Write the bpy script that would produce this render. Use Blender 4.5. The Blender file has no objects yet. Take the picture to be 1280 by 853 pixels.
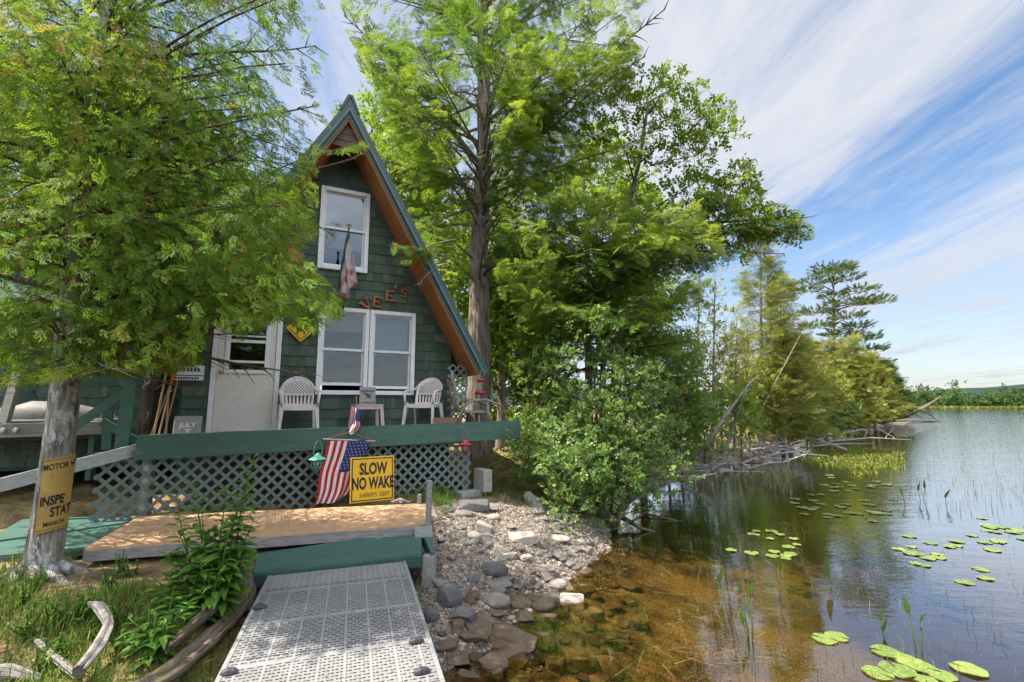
import bpy, math, random
import numpy as np
from mathutils import Matrix, Vector, Euler
random.seed(7); RNG = np.random.default_rng(11)
R = math.radians
C = bpy.context.scene.collection
# ------------------------------------------------------------------ camera maths (metres, camera 2.1 m above the lake)
CAMH = 2.1; FPX = 590.0; PITCH = R(7.6); IW, IH = 1280, 853
_F = np.array([0, math.cos(PITCH), math.sin(PITCH)]); _U = np.array([0, -math.sin(PITCH), math.cos(PITCH)])
AX = np.array([math.sin(R(64)), math.cos(R(64)), 0.0]); NX = np.array([-AX[1], AX[0], 0.0])   # along / into the cabin front
HOUSE_ROT = R(26)
def ray(px, py): return np.array([(px-IW/2)/FPX, 0, 0]) - (py-IH/2)/FPX*_U + _F
CAM = np.array([0, 0, CAMH])
def at_z(px, py, z):
    r = ray(px, py); return CAM + r*((z-CAMH)/r[2])
def at_D(px, py, D):
    r = ray(px, py); return CAM + r*(D/(NX@r))
def at_y(px, py, y):
    r = ray(px, py); return CAM + r*(y/r[1])
def L(s, D, z): q = AX*s + NX*D; return np.array([q[0], q[1], z])
def sD(q): q = np.asarray(q); return float(q@AX), float(q@NX)
def project(P):
    q = np.asarray(P) - CAM; d = np.maximum(q@_F, 1e-3)
    return IW/2 + FPX*q[..., 0]/d, IH/2 - FPX*(q@_U)/d
# ------------------------------------------------------------------ numpy value noise
_PERM = RNG.permutation(4096)
def _h(i, j, k): return _PERM[(_PERM[(_PERM[i & 4095] + j) & 4095] + k) & 4095]/4096.0
def vnoise(x, y, z=None):
    x = np.asarray(x, float); y = np.asarray(y, float); z = np.zeros_like(x) if z is None else np.asarray(z, float)
    i, j, k = np.floor(x).astype(int), np.floor(y).astype(int), np.floor(z).astype(int)
    fx, fy, fz = x-i, y-j, z-k
    fx, fy, fz = [t*t*(3-2*t) for t in (fx, fy, fz)]
    o = 0
    for a in (0, 1):
        for b in (0, 1):
            for c in (0, 1):
                o = o + (fx if a else 1-fx)*(fy if b else 1-fy)*(fz if c else 1-fz)*_h(i+a, j+b, k+c)
    return o*2-1
def fbm(x, y, z=None, n=4):
    o = 0; a = 1; f = 1
    for q in range(n):
        o = o + a*vnoise(np.asarray(x)*f+q*17.3, np.asarray(y)*f-q*9.1, None if z is None else np.asarray(z)*f); a *= .5; f *= 2
    return o
# ------------------------------------------------------------------ objects
def wmat(o):
    m = o.matrix_basis.copy()
    while o.parent: o = o.parent; m = o.matrix_basis @ m
    return m
def tag(o, label=None, cat=None, group=None, kind=None):
    if label: o['label'] = label
    if cat: o['category'] = cat
    if group: o['group'] = group
    if kind: o['kind'] = kind
    return o
def thing(name, label, cat, loc=(0, 0, 0), rotz=0, group=None):
    o = bpy.data.objects.new(name, None); C.objects.link(o); o.empty_display_size = .1
    o.location = tuple(float(v) for v in loc); o.rotation_euler = (0, 0, rotz)
    return tag(o, label, cat, group)
def link(name, me, m, parent=None, smooth=False):
    ms = m if isinstance(m, (list, tuple)) else [m]
    for x in ms: me.materials.append(x)
    if len(me.polygons): me.polygons.foreach_set('use_smooth', [bool(smooth)]*len(me.polygons))
    me.name = name
    o = bpy.data.objects.new(name, me); C.objects.link(o)
    if parent is not None: o.parent = parent
    return o
def copy_tree(o, parent=None, label=None):
    c = o.copy(); C.objects.link(c)
    if parent is not None: c.parent = parent
    if label: c['label'] = label
    for ch in list(o.children): copy_tree(ch, c)
    return c
class MB:
    def __init__(s): s.v = []; s.f = []; s.mi = []
    def add(s, vs, fs, mi=0):
        b = len(s.v); s.v.extend([tuple(float(t) for t in q) for q in vs])
        for f in fs: s.f.append([b+i for i in f]); s.mi.append(mi)
    def box(s, c, size, rot=None, mi=0):
        x, y, z = [t/2 for t in size]
        vs = [Vector((a*x, b*y, d*z)) for a in (-1, 1) for b in (-1, 1) for d in (-1, 1)]
        if rot is not None:
            M = rot if isinstance(rot, Matrix) else Euler(rot).to_matrix()
            vs = [M @ q for q in vs]
        s.add([q+Vector(c) for q in vs], [(0, 1, 3, 2), (4, 6, 7, 5), (0, 4, 5, 1), (2, 3, 7, 6), (0, 2, 6, 4), (1, 5, 7, 3)], mi); return s
    def b2(s, lo, hi, mi=0):
        return s.box([(a+b)/2 for a, b in zip(lo, hi)], [abs(b-a) for a, b in zip(lo, hi)], None, mi)
    def bar(s, p, q, w, h, up=(0, 0, 1), mi=0):
        p, q = Vector(p), Vector(q); d = (q-p); ln = d.length; d.normalize(); u = Vector(up)
        sd = d.cross(u)
        if sd.length < 1e-4: sd = d.cross(Vector((1, 0, 0)))
        sd.normalize(); u = sd.cross(d)
        M = Matrix((d, sd, u)).transposed()
        return s.box((p+q)/2, (ln, w, h), M, mi)
    def tube(s, pts, rad, seg=8, cap=True, mi=0, flat=1.0):
        pts = [Vector(p) for p in pts]; n = len(pts)
        rad = [rad]*n if not isinstance(rad, (list, tuple, np.ndarray)) else rad
        vs = []; ref = None
        for i, p in enumerate(pts):
            t = (pts[min(i+1, n-1)]-pts[max(i-1, 0)]).normalized()
            if ref is None:
                ref = t.orthogonal().normalized()
            ref = (ref - t*ref.dot(t))
            ref = ref.normalized() if ref.length > 1e-5 else t.orthogonal().normalized()
            bn = t.cross(ref)
            for k in range(seg):
                a = 2*math.pi*k/seg; vs.append(p+ref*(math.cos(a)*rad[i])+bn*(math.sin(a)*rad[i]*flat))
        fs = [(i*seg+k, i*seg+(k+1) % seg, (i+1)*seg+(k+1) % seg, (i+1)*seg+k) for i in range(n-1) for k in range(seg)]
        if cap: fs += [tuple(range(seg-1, -1, -1)), tuple((n-1)*seg+k for k in range(seg))]
        s.add(vs, fs, mi); return s
    def lathe(s, prof, c=(0, 0, 0), seg=16, mi=0):
        vs = [(c[0]+r*math.cos(2*math.pi*k/seg), c[1]+r*math.sin(2*math.pi*k/seg), c[2]+z) for r, z in prof for k in range(seg)]
        n = len(prof)
        fs = [(i*seg+k, i*seg+(k+1) % seg, (i+1)*seg+(k+1) % seg, (i+1)*seg+k) for i in range(n-1) for k in range(seg)]
        fs += [tuple(range(seg-1, -1, -1)), tuple((n-1)*seg+k for k in range(seg))]
        s.add(vs, fs, mi); return s
    def prism(s, poly, y0, y1, mi=0):            # poly in (x, z), extruded along y
        n = len(poly); vs = [(x, y0, z) for x, z in poly]+[(x, y1, z) for x, z in poly]
        fs = [tuple(range(n)), tuple(range(2*n-1, n-1, -1))]+[(i, i+n, (i+1) % n+n, (i+1) % n) for i in range(n)]
        s.add(vs, fs, mi); return s
    def build(s, name, m, parent=None, world=False, smooth=False, bevel=0):
        vs = s.v
        if world and parent is not None:
            I = wmat(parent).inverted(); vs = [tuple(I @ Vector(q)) for q in vs]
        me = bpy.data.meshes.new(name); me.from_pydata(vs, [], s.f); me.update()
        o = link(name, me, m, parent, smooth)
        if isinstance(m, (list, tuple)): me.polygons.foreach_set('material_index', s.mi)
        if bevel:
            b = o.modifiers.new('bevel', 'BEVEL'); b.width = bevel; b.segments = 2; b.limit_method = 'ANGLE'
        return o
def npmesh(name, V, Fq, m, parent=None, attrs=None, smooth=False, world=True):
    """V (n,3); Fq (k,3 or 4)"""
    V = np.asarray(V, np.float64)
    if parent is not None and world:
        I = np.array(wmat(parent).inverted()); V = V@I[:3, :3].T + I[:3, 3]
    Fq = np.asarray(Fq, np.int32); k, w = Fq.shape
    me = bpy.data.meshes.new(name)
    me.vertices.add(len(V)); me.vertices.foreach_set('co', V.astype(np.float32).ravel())
    me.loops.add(k*w); me.loops.foreach_set('vertex_index', Fq.ravel())
    me.polygons.add(k); me.polygons.foreach_set('loop_start', np.arange(0, k*w, w, dtype=np.int32))
    for an, av in (attrs or {}).items():
        a = me.attributes.new(an, 'FLOAT', 'POINT'); a.data.foreach_set('value', np.asarray(av, np.float32))
    me.update(calc_edges=True)
    me.polygons.foreach_set('use_smooth', np.full(k, bool(smooth)))
    for x in (m if isinstance(m, (list, tuple)) else [m]): me.materials.append(x)
    o = bpy.data.objects.new(name, me); C.objects.link(o)
    if parent is not None: o.parent = parent
    return o
def text_mesh(txt, size, depth=.002, sx=1.0, bold=0.0, align='CENTER'):
    cu = bpy.data.curves.new('lettering', 'FONT'); cu.body = txt; cu.size = size; cu.extrude = depth; cu.offset = bold
    cu.align_x = align; cu.align_y = 'CENTER'; cu.resolution_u = 3
    o = bpy.data.objects.new('lettering', cu); C.objects.link(o)
    bpy.context.view_layer.update()
    me = bpy.data.meshes.new_from_object(o.evaluated_get(bpy.context.evaluated_depsgraph_get()))
    bpy.data.objects.remove(o); bpy.data.curves.remove(cu)
    vs = [(v.co.x*sx, -v.co.z, v.co.y) for v in me.vertices]; fs = [tuple(p.vertices) for p in me.polygons]
    bpy.data.meshes.remove(me); return vs, fs
# ------------------------------------------------------------------ materials
class NT:
    def __init__(s, name):
        s.m = bpy.data.materials.new(name); s.m.use_nodes = True; s.t = s.m.node_tree; s.t.nodes.clear()
        s.out = s.t.nodes.new('ShaderNodeOutputMaterial')
    def n(s, typ, **kw):
        nd = s.t.nodes.new(typ)
        for k, v in kw.items():
            if k.startswith('i_'):
                key = k[2:]; key = int(key) if key.isdigit() else key.replace('_', ' ')
                s.set(nd.inputs[key], v)
            else: setattr(nd, k, v)
        return nd
    def set(s, inp, v):
        if isinstance(v, bpy.types.NodeSocket): s.t.links.new(v, inp)
        elif isinstance(v, bpy.types.Node): s.t.links.new(v.outputs[0], inp)
        else:
            if isinstance(v, (tuple, list)) and len(v) == 3 and inp.type == 'RGBA': v = (*v, 1)
            inp.default_value = v
    def ramp(s, fac, stops, interp='LINEAR'):
        nd = s.n('ShaderNodeValToRGB'); e = nd.color_ramp.elements; nd.color_ramp.interpolation = interp
        while len(e) < len(stops): e.new(.5)
        for a, (p, c) in zip(e, stops):
            a.position = p; a.color = (c, c, c, 1) if isinstance(c, (int, float)) else (*c, 1)
        s.set(nd.inputs[0], fac); return nd.outputs[0]
    def mix(s, fac, a, b, mode='MIX'):
        nd = s.n('ShaderNodeMix', data_type='RGBA', blend_type=mode); s.set(nd.inputs[0], fac); s.set(nd.inputs[6], a); s.set(nd.inputs[7], b)
        return nd.outputs[2]
    def math(s, op, a, b=0.0, clamp=False):
        nd = s.n('ShaderNodeMath', operation=op, use_clamp=clamp); s.set(nd.inputs[0], a); s.set(nd.inputs[1], b); return nd.outputs[0]
    def coord(s, kind='Object', scale=(1, 1, 1), rot=(0, 0, 0)):
        tc = s.n('ShaderNodeTexCoord'); mp = s.n('ShaderNodeMapping'); s.set(mp.inputs[0], tc.outputs[kind])
        mp.inputs['Scale'].default_value = scale; mp.inputs['Rotation'].default_value = rot; return mp.outputs[0]
    def noise(s, vec, scale, detail=4, rough=.55, out=0):
        nd = s.n('ShaderNodeTexNoise'); s.set(nd.inputs['Vector'], vec); nd.inputs['Scale'].default_value = scale
        nd.inputs['Detail'].default_value = detail; nd.inputs['Roughness'].default_value = rough; return nd.outputs[out]
    def vor(s, vec, scale, feature='F1', out=0):
        nd = s.n('ShaderNodeTexVoronoi', feature=feature); s.set(nd.inputs['Vector'], vec); nd.inputs['Scale'].default_value = scale; return nd.outputs[out]
    def bump(s, h, strength=.5, dist=.01, normal=None):
        nd = s.n('ShaderNodeBump'); s.set(nd.inputs['Height'], h); nd.inputs['Strength'].default_value = strength; nd.inputs['Distance'].default_value = dist
        if normal is not None: s.set(nd.inputs['Normal'], normal)
        return nd.outputs[0]
    def bsdf(s, col, rough=.6, spec=.4, metal=0., normal=None):
        nd = s.n('ShaderNodeBsdfPrincipled'); s.set(nd.inputs['Base Color'], col); s.set(nd.inputs['Roughness'], rough)
        s.set(nd.inputs['Specular IOR Level'], spec); s.set(nd.inputs['Metallic'], metal)
        if normal is not None: s.set(nd.inputs['Normal'], normal)
        return nd.outputs[0]
    def done(s, sh, disp=None): s.t.links.new(sh, s.out.inputs[0]); return s.m
    def attr(s, name): return s.n('ShaderNodeAttribute', attribute_name=name).outputs['Fac']
    def rnd(s): return s.n('ShaderNodeObjectInfo').outputs['Random']
def simple(name, c1, c2=None, rough=.6, scale=6, stretch=(1, 1, 1), spec=.4, metal=0., bump=.15, bscale=60, wear=None, wear_at=.62):
    """two-tone noise material with fine bump and optional worn patches"""
    t = NT(name); v = t.coord('Object', stretch); c2 = c2 or tuple(x*.75 for x in c1)
    col = t.mix(t.ramp(t.noise(v, scale, 5), [(.35, 0), (.65, 1)]), c1, c2)
    col = t.mix(t.ramp(t.noise(v, scale*9, 3), [(.4, 0), (.7, .25)]), col, tuple(x*.6 for x in c2))
    if wear: col = t.mix(t.ramp(t.noise(v, scale*2.3, 6, .7), [(wear_at, 0), (wear_at+.06, 1)]), col, wear)
    return t.done(t.bsdf(col, rough, spec, metal, t.bump(t.noise(v, bscale, 4), bump, .01)))
M = {}
M['green_paint'] = simple('green_paint', (.062, .138, .112), (.050, .112, .092), .55, 3, (.6, 4, 4), bump=.2, bscale=40, wear=(.115, .175, .15), wear_at=.60)
M['green_dark'] = simple('green_dark', (.035, .085, .062), (.027, .066, .049), .65, 4, bump=.2, wear=(.05, .08, .06), wear_at=.66)
M['lattice_paint'] = simple('lattice_paint', (.165, .205, .195), (.135, .17, .162), .6, 5, bump=.2, wear=(.15, .19, .17), wear_at=.62)
M['white_vinyl'] = simple('white_vinyl', (.84, .845, .86), (.79, .80, .825), .35, 5, bump=.03)
M['door_paint'] = simple('door_paint', (.76, .71, .655), (.70, .655, .60), .45, 2.2, bump=.05, wear=(.62, .56, .50), wear_at=.66)
M['chair_plastic'] = simple('chair_plastic', (.74, .68, .665), (.68, .62, .61), .45, 7, bump=.05)
M['stool_plastic'] = simple('stool_plastic', (.62, .51, .475), (.56, .46, .43), .5, 7, bump=.05)
M['brass'] = simple('brass', (.45, .32, .14), (.35, .24, .1), .3, 20, metal=1., bump=.03)
M['weathered'] = simple('weathered_wood', (.33, .31, .29), (.22, .20, .185), .85, 3, (.5, 12, 12), bump=.5, bscale=30, wear=(.42, .40, .37))
M['grey_wood'] = simple('grey_wood', (.34, .325, .31), (.22, .205, .19), .85, 3, (.35, 14, 14), bump=.5, bscale=26, wear=(.15, .13, .11), wear_at=.66)
M['soffit'] = simple('soffit_wood', (.50, .20, .07), (.39, .145, .05), .5, 2, (12, .4, 12), bump=.2, wear=(.28, .10, .04), wear_at=.64)
M['rusty_letter'] = simple('rusty_letter', (.46, .17, .07), (.36, .12, .05), .65, 14, bump=.3)
M['roof_metal'] = simple('roof_metal', (.028, .072, .060), (.022, .058, .05), .4, 2, bump=.05, spec=.5)
M['roof_edge'] = simple('roof_edge_light', (.11, .18, .18), (.085, .15, .15), .4, 4, bump=.05)
M['black'] = simple('black_paint', (.012, .012, .012), (.02, .02, .02), .6, 8, bump=.05)
M['dark_void'] = simple('void_shade', (.02, .018, .016), (.03, .026, .022), .9, 3, bump=.3)  # near-black colour standing in for the shade below the floor
M['interior'] = simple('interior_panel', (.10, .085, .075), (.07, .06, .05), .8, 2, (8, 8, .5), bump=.1)
M['blind'] = simple('white_blind', (.72, .73, .74), (.64, .65, .67), .8, 3, bump=.08)
M['red_paint'] = simple('red_paint', (.50, .035, .055), (.42, .03, .045), .35, 9, bump=.05)
M['pink_red'] = simple('faded_red', (.52, .09, .12), (.42, .06, .08), .45, 9, bump=.1)
M['teal_paint'] = simple('teal_paint', (.10, .36, .29), (.08, .29, .23), .4, 9, bump=.06)
M['flag_red'] = simple('flag_red', (.48, .02, .045), (.40, .016, .036), .8, 12, bump=.2, bscale=200)
M['flag_white'] = simple('flag_white', (.76, .75, .76), (.70, .69, .71), .8, 12, bump=.2, bscale=200)
M['flag_blue'] = simple('flag_blue', (.03, .04, .15), (.025, .032, .12), .8, 12, bump=.2, bscale=200)
M['sign_yellow'] = simple('sign_yellow', (.78, .47, .015), (.68, .40, .012), .4, 4, bump=.05, wear=(.50, .32, .05), wear_at=.64)
M['old_yellow'] = simple('old_yellow', (.46, .30, .075), (.38, .23, .05), .6, 6, bump=.15, wear=(.22, .19, .15), wear_at=.57)
M['alu'] = simple('aluminium', (.46, .47, .48), (.36, .37, .38), .45, 5, (.6, 8, 8), metal=.5, bump=.1)
M['steel'] = simple('galvanised', (.45, .46, .47), (.36, .37, .38), .45, 12, metal=.7, bump=.1)
M['rubber'] = simple('black_strap', (.05, .05, .055), (.035, .035, .04), .6, 10, bump=.2)
M['concrete'] = simple('concrete', (.40, .39, .37), (.31, .30, .285), .9, 6, bump=.5, bscale=80, wear=(.24, .23, .2))
M['terracotta'] = simple('terracotta', (.30, .12, .07), (.24, .09, .05), .8, 9, bump=.2)
M['plaque'] = simple('plaque_grey', (.36, .33, .33), (.30, .27, .275), .7, 9, bump=.2, wear=(.42, .32, .33))
M['ply'] = simple('cedar_box', (.30, .19, .11), (.22, .13, .07), .8, 4, (.5, 9, 9), bump=.3)
M['bed_straw'] = simple('broom_wood', (.48, .33, .18), (.36, .22, .11), .7, 8, (1, 1, .3), bump=.1)
M['orange_plastic'] = simple('orange_plastic', (.62, .10, .02), (.5, .08, .02), .4, 8, bump=.05)
M['tarp'] = simple('silver_hull', (.26, .25, .245), (.14, .13, .125), .55, 3, (1, 3, 1), bump=.3, wear=(.38, .37, .36), wear_at=.6)
def glass(name, tint=(.9, .95, .95), k=1.0):
    t = NT(name); fr = t.n('ShaderNodeFresnel', i_IOR=1.5); g = t.n('ShaderNodeBsdfGlossy', i_Roughness=.01); tr = t.n('ShaderNodeBsdfTransparent', i_Color=tint)
    f = t.math('MULTIPLY_ADD', fr.outputs[0], k); f.node.inputs[2].default_value = .04*k
    v = t.coord('Object'); nb = t.bump(t.noise(v, 2.2, 2), .02, .05); t.set(g.inputs['Normal'], nb)
    mx = t.n('ShaderNodeMixShader'); t.set(mx.inputs[0], f); t.set(mx.inputs[1], tr); t.set(mx.inputs[2], g); return t.done(mx.outputs[0])
M['glass'] = glass('window_glass', (.75, .8, .82), 1.7)
M['clear'] = glass('clear_glass', (.9, .95, .93), 1.0)
t = NT('warm_lamp'); e = t.n('ShaderNodeEmission', i_Color=(1, .72, .38), i_Strength=3.0); M['lamp'] = t.done(e.outputs[0])
def shingle_mat():
    t = NT('green_shingle'); v = t.coord('Object', (1, 1, 1)); g = t.attr('rnd')
    base = t.ramp(g, [(0, (.064, .090, .068)), (.5, (.088, .120, .092)), (1, (.120, .155, .122))])
    vs = t.coord('Object', (22, 22, 1.6)); gr = t.noise(vs, 3, 5, .6)
    col = t.mix(t.ramp(gr, [(.38, 0), (.72, .5)]), base, (.05, .078, .058))
    col = t.mix(t.ramp(t.noise(v, 3.1, 6, .7), [(.58, 0), (.72, .6)]), col, (.125, .155, .13))
    return t.done(t.bsdf(col, .85, .15))
M['shingle'] = shingle_mat()
def tan_mat():
    t = NT('tan_deck_mat'); v = t.coord('Object'); w = t.n('ShaderNodeTexWave', wave_type='BANDS', bands_direction='X'); t.set(w.inputs[0], v)
    w.inputs['Scale'].default_value = 9; w.inputs['Distortion'].default_value = .15
    n = t.noise(v, 2.0, 6, .65); n2 = t.noise(t.coord('Object', (3, 30, 30)), 3, 3)
    col = t.mix(t.ramp(n, [(.35, 0), (.65, 1)]), (.60, .39, .235), (.50, .305, .175))
    col = t.mix(t.ramp(n2, [(.45, 0), (.7, .5)]), col, (.38, .225, .125))
    col = t.mix(t.ramp(t.noise(v, 5.3, 6, .7), [(.6, 0), (.68, .6)]), col, (.52, .38, .26))
    h = t.math('ADD', w.outputs['Fac'], n2)
    return t.done(t.bsdf(col, .85, .2, 0, t.bump(h, .35, .012)))
M['tan_deck'] = tan_mat()
def bark(name, c1, c2, lichen=None, lich_at=.56, sc=1.0):
    t = NT(name); v = t.coord('Object', (sc*7, sc*7, sc*.9)); n = t.noise(v, 2.2, 7, .7); vv = t.vor(v, 2.6, 'F1')
    h = t.math('ADD', t.math('MULTIPLY', n, .8), t.math('MULTIPLY', vv, .5))
    col = t.mix(t.ramp(h, [(.38, 0), (.75, 1)]), c2, c1)
    if lichen:
        ln = t.noise(t.coord('Object', (sc*2.2, sc*2.2, sc*1.1)), 2.4, 8, .72); fine = t.noise(t.coord('Object', (sc*9, sc*9, sc*4)), 5, 4, .7)
        f = t.math('ADD', ln, t.math('MULTIPLY', fine, .28)); f = t.math('SUBTRACT', f, .14)
        col = t.mix(t.math('MULTIPLY', t.ramp(f, [(lich_at, 0), (lich_at+.035, 1)]), t.ramp(h, [(.36, 0), (.5, 1)])), col, lichen)
    return t.done(t.bsdf(col, .95, .15, 0, t.bump(h, 1.0, .035)))
M['cedar_bark'] = bark('cedar_bark', (.36, .32, .285), (.075, .06, .05), (.54, .55, .57), .535, 1.5)
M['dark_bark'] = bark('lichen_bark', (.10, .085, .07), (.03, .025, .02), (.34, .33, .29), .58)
M['hemlock_bark'] = bark('hemlock_bark', (.33, .275, .225), (.085, .065, .05), (.40, .41, .36), .60)
M['limb_bark'] = bark('limb_bark', (.17, .135, .10), (.07, .055, .042), (.28, .28, .23), .66, 2)
M['twig'] = simple('twig', (.20, .16, .12), (.12, .09, .07), .9, 9, bump=.2)
def grain(name, c1, c2, c3):
    t = NT(name); cb = t.n('ShaderNodeCombineXYZ'); t.set(cb.inputs[0], t.math('MULTIPLY', t.attr('gx'), 2.6)); t.set(cb.inputs[1], t.math('MULTIPLY', t.attr('gy'), 2.6)); t.set(cb.inputs[2], t.math('MULTIPLY', t.attr('gu'), 1.3))
    n = t.noise(cb.outputs[0], 2.4, 7, .68); n2 = t.noise(t.coord('Object'), 5, 5, .65)
    col = t.mix(t.ramp(n, [(.36, 0), (.62, 1)]), c2, c1); col = t.mix(t.ramp(n2, [(.52, 0), (.66, .7)]), col, c3)
    return t.done(t.bsdf(col, .92, .15, 0, t.bump(n, 1.0, .02)))
M['dead'] = grain('driftwood_grain', (.54, .50, .46), (.17, .15, .13), (.30, .27, .235)); M['dead_brown'] = grain('dead_brown_grain', (.30, .235, .185), (.06, .042, .03), (.13, .12, .045))
M['dead_plain'] = bark('grey_dead_bark', (.36, .33, .30), (.15, .13, .11), None, 1, 1.6)
M['birch'] = bark('birch_bark', (.55, .52, .48), (.2, .17, .15), (.62, .6, .57), .5, 1)
def leaf(name, stops, trans=.35, rough=.6, spec=.16, tcol=None):
    t = NT(name); g = t.attr('rnd'); col = t.ramp(g, stops)
    p = t.bsdf(col, rough, spec); tl = t.n('ShaderNodeBsdfTranslucent')
    t.set(tl.inputs[0], t.mix(1.0, col, tcol or (1.3, 1.3, .75), 'MULTIPLY'))
    mx = t.n('ShaderNodeMixShader', i_0=trans); t.set(mx.inputs[1], p); t.set(mx.inputs[2], tl.outputs[0]); return t.done(mx.outputs[0])
M['cedar_leaf'] = leaf('cedar_leaf', [(0, (.075, .15, .024)), (.45, (.145, .25, .034)), (.8, (.235, .34, .05)), (.965, (.31, .335, .07)), (1, (.36, .19, .07))], .52)
M['hemlock_leaf'] = leaf('hemlock_leaf', [(0, (.058, .125, .025)), (.5, (.135, .225, .038)), (1, (.32, .39, .07))], .46)
M['hemlock_deep'] = leaf('hemlock_deep_leaf', [(0, (.045, .10, .025)), (.6, (.085, .17, .035)), (1, (.15, .24, .05))], .40)
M['broad_leaf'] = leaf('broad_leaf', [(0, (.085, .155, .022)), (.5, (.165, .25, .03)), (.9, (.275, .34, .045)), (1, (.40, .27, .06))], .46)
M['shrub_leaf'] = leaf('shrub_leaf', [(0, (.10, .19, .05)), (.5, (.18, .29, .075)), (.85, (.28, .38, .13)), (1, (.48, .52, .30))], .36, .42, .4)
M['pale_leaf'] = leaf('pale_leaf', [(0, (.13, .22, .04)), (.5, (.22, .32, .055)), (1, (.34, .40, .09))], .5)
M['shore_leaf'] = leaf('shore_leaf', [(0, (.13, .17, .034)), (.5, (.26, .285, .06)), (.85, (.39, .385, .11)), (1, (.44, .34, .19))], .38)
M['pine_leaf'] = leaf('pine_leaf', [(0, (.05, .09, .022)), (.6, (.095, .145, .034)), (1, (.17, .21, .05))], .3)
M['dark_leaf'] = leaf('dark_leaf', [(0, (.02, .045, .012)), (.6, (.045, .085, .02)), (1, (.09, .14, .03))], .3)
M['dry_leaf'] = leaf('dry_leaf', [(0, (.24, .15, .10)), (.6, (.33, .22, .15)), (1, (.30, .27, .13))], .3)
M['herb_leaf'] = leaf('herb_leaf', [(0, (.06, .15, .025)), (.6, (.11, .23, .035)), (1, (.20, .33, .05))], .36, .4, .4)
M['grass'] = leaf('grass_blade', [(0, (.055, .12, .02)), (.45, (.12, .20, .035)), (.7, (.24, .27, .07)), (1, (.42, .31, .15))], .35)
M['marsh'] = leaf('marsh_grass', [(0, (.09, .15, .022)), (.5, (.19, .23, .04)), (.8, (.30, .29, .08)), (1, (.34, .22, .10))], .35)
M['reed'] = leaf('reed_blade', [(0, (.08, .10, .05)), (.6, (.15, .17, .08)), (1, (.28, .28, .15))], .25)
M['weed'] = leaf('water_weed', [(0, (.14, .13, .03)), (.6, (.25, .22, .07)), (1, (.36, .33, .14))], .2)
M['pad'] = leaf('lily_pad', [(0, (.20, .33, .06)), (.6, (.28, .42, .07)), (1, (.40, .47, .10))], .2, .35, .45)
M['pickerel'] = leaf('pickerelweed', [(0, (.05, .12, .02)), (1, (.13, .24, .035))], .3, .35, .5)
M['far_forest'] = leaf('far_forest', [(0, (.028, .06, .02)), (.5, (.055, .11, .028)), (1, (.11, .17, .04))], .2)
def rock_mat(name, a, b, wet=None):
    t = NT(name); v = t.coord('Object'); r = t.rnd()
    base = t.mix(r, a, b); n = t.noise(v, 9, 7, .7)
    col = t.mix(t.ramp(n, [(.35, 0), (.7, .65)]), base, tuple(x*.45 for x in a))
    col = t.mix(t.ramp(t.noise(v, 40, 4, .7), [(.55, 0), (.75, .5)]), col, tuple(min(1, x*1.5) for x in b))
    return t.done(t.bsdf(col, wet or .85, .3, 0, t.bump(t.noise(v, 24, 7, .7), .7, .02)))
M['rock_grey'] = rock_mat('rock_grey', (.20, .185, .17), (.31, .275, .24))
M['rock_dark'] = rock_mat('rock_dark', (.11, .11, .112), (.155, .15, .15))
M['rock_pale'] = rock_mat('rock_pale', (.42, .355, .30), (.50, .44, .385))
M['rock_wet'] = rock_mat('rock_wet', (.15, .105, .07), (.20, .145, .10), .42)
M['gable_wood'] = simple('gable_wood', (.17, .12, .095), (.11, .08, .065), .85, 4, (.5, 10, 12), bump=.4)
# ================================================================== CABIN  (local: x along the front, y into the house, z up; origin on the front wall)
DW = 8.8; APS, APZ = .80, 7.02                      # apex of the wall
def wall_half(z):                                    # half width of the front wall at height z
    return min(2.16, max(0.0, (APZ-z)/1.775))
cab = thing('a_frame_cabin', 'dark green shingled A-frame cabin with steep green metal roof and orange wood under its eaves', 'cabin', L(0, DW, 0), HOUSE_ROT)
OPEN = [(-1.01, -.03, 1.60, 3.70), (.45, 1.31, 4.48, 6.02), (.53, 1.385, 2.26, 3.81), (1.395, 2.235, 2.26, 3.81)]
def sub_rect(r, o):
    x0, x1, z0, z1 = r; a, b, c, d = o
    if x1 <= a or x0 >= b or z1 <= c or z0 >= d: return [r]
    out = []
    if x0 < a: out.append((x0, a, z0, z1))
    if x1 > b: out.append((b, x1, z0, z1))
    m0, m1 = max(x0, a), min(x1, b)
    if z0 < c: out.append((m0, m1, z0, c))
    if z1 > d: out.append((m0, m1, d, z1))
    return out
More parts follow.
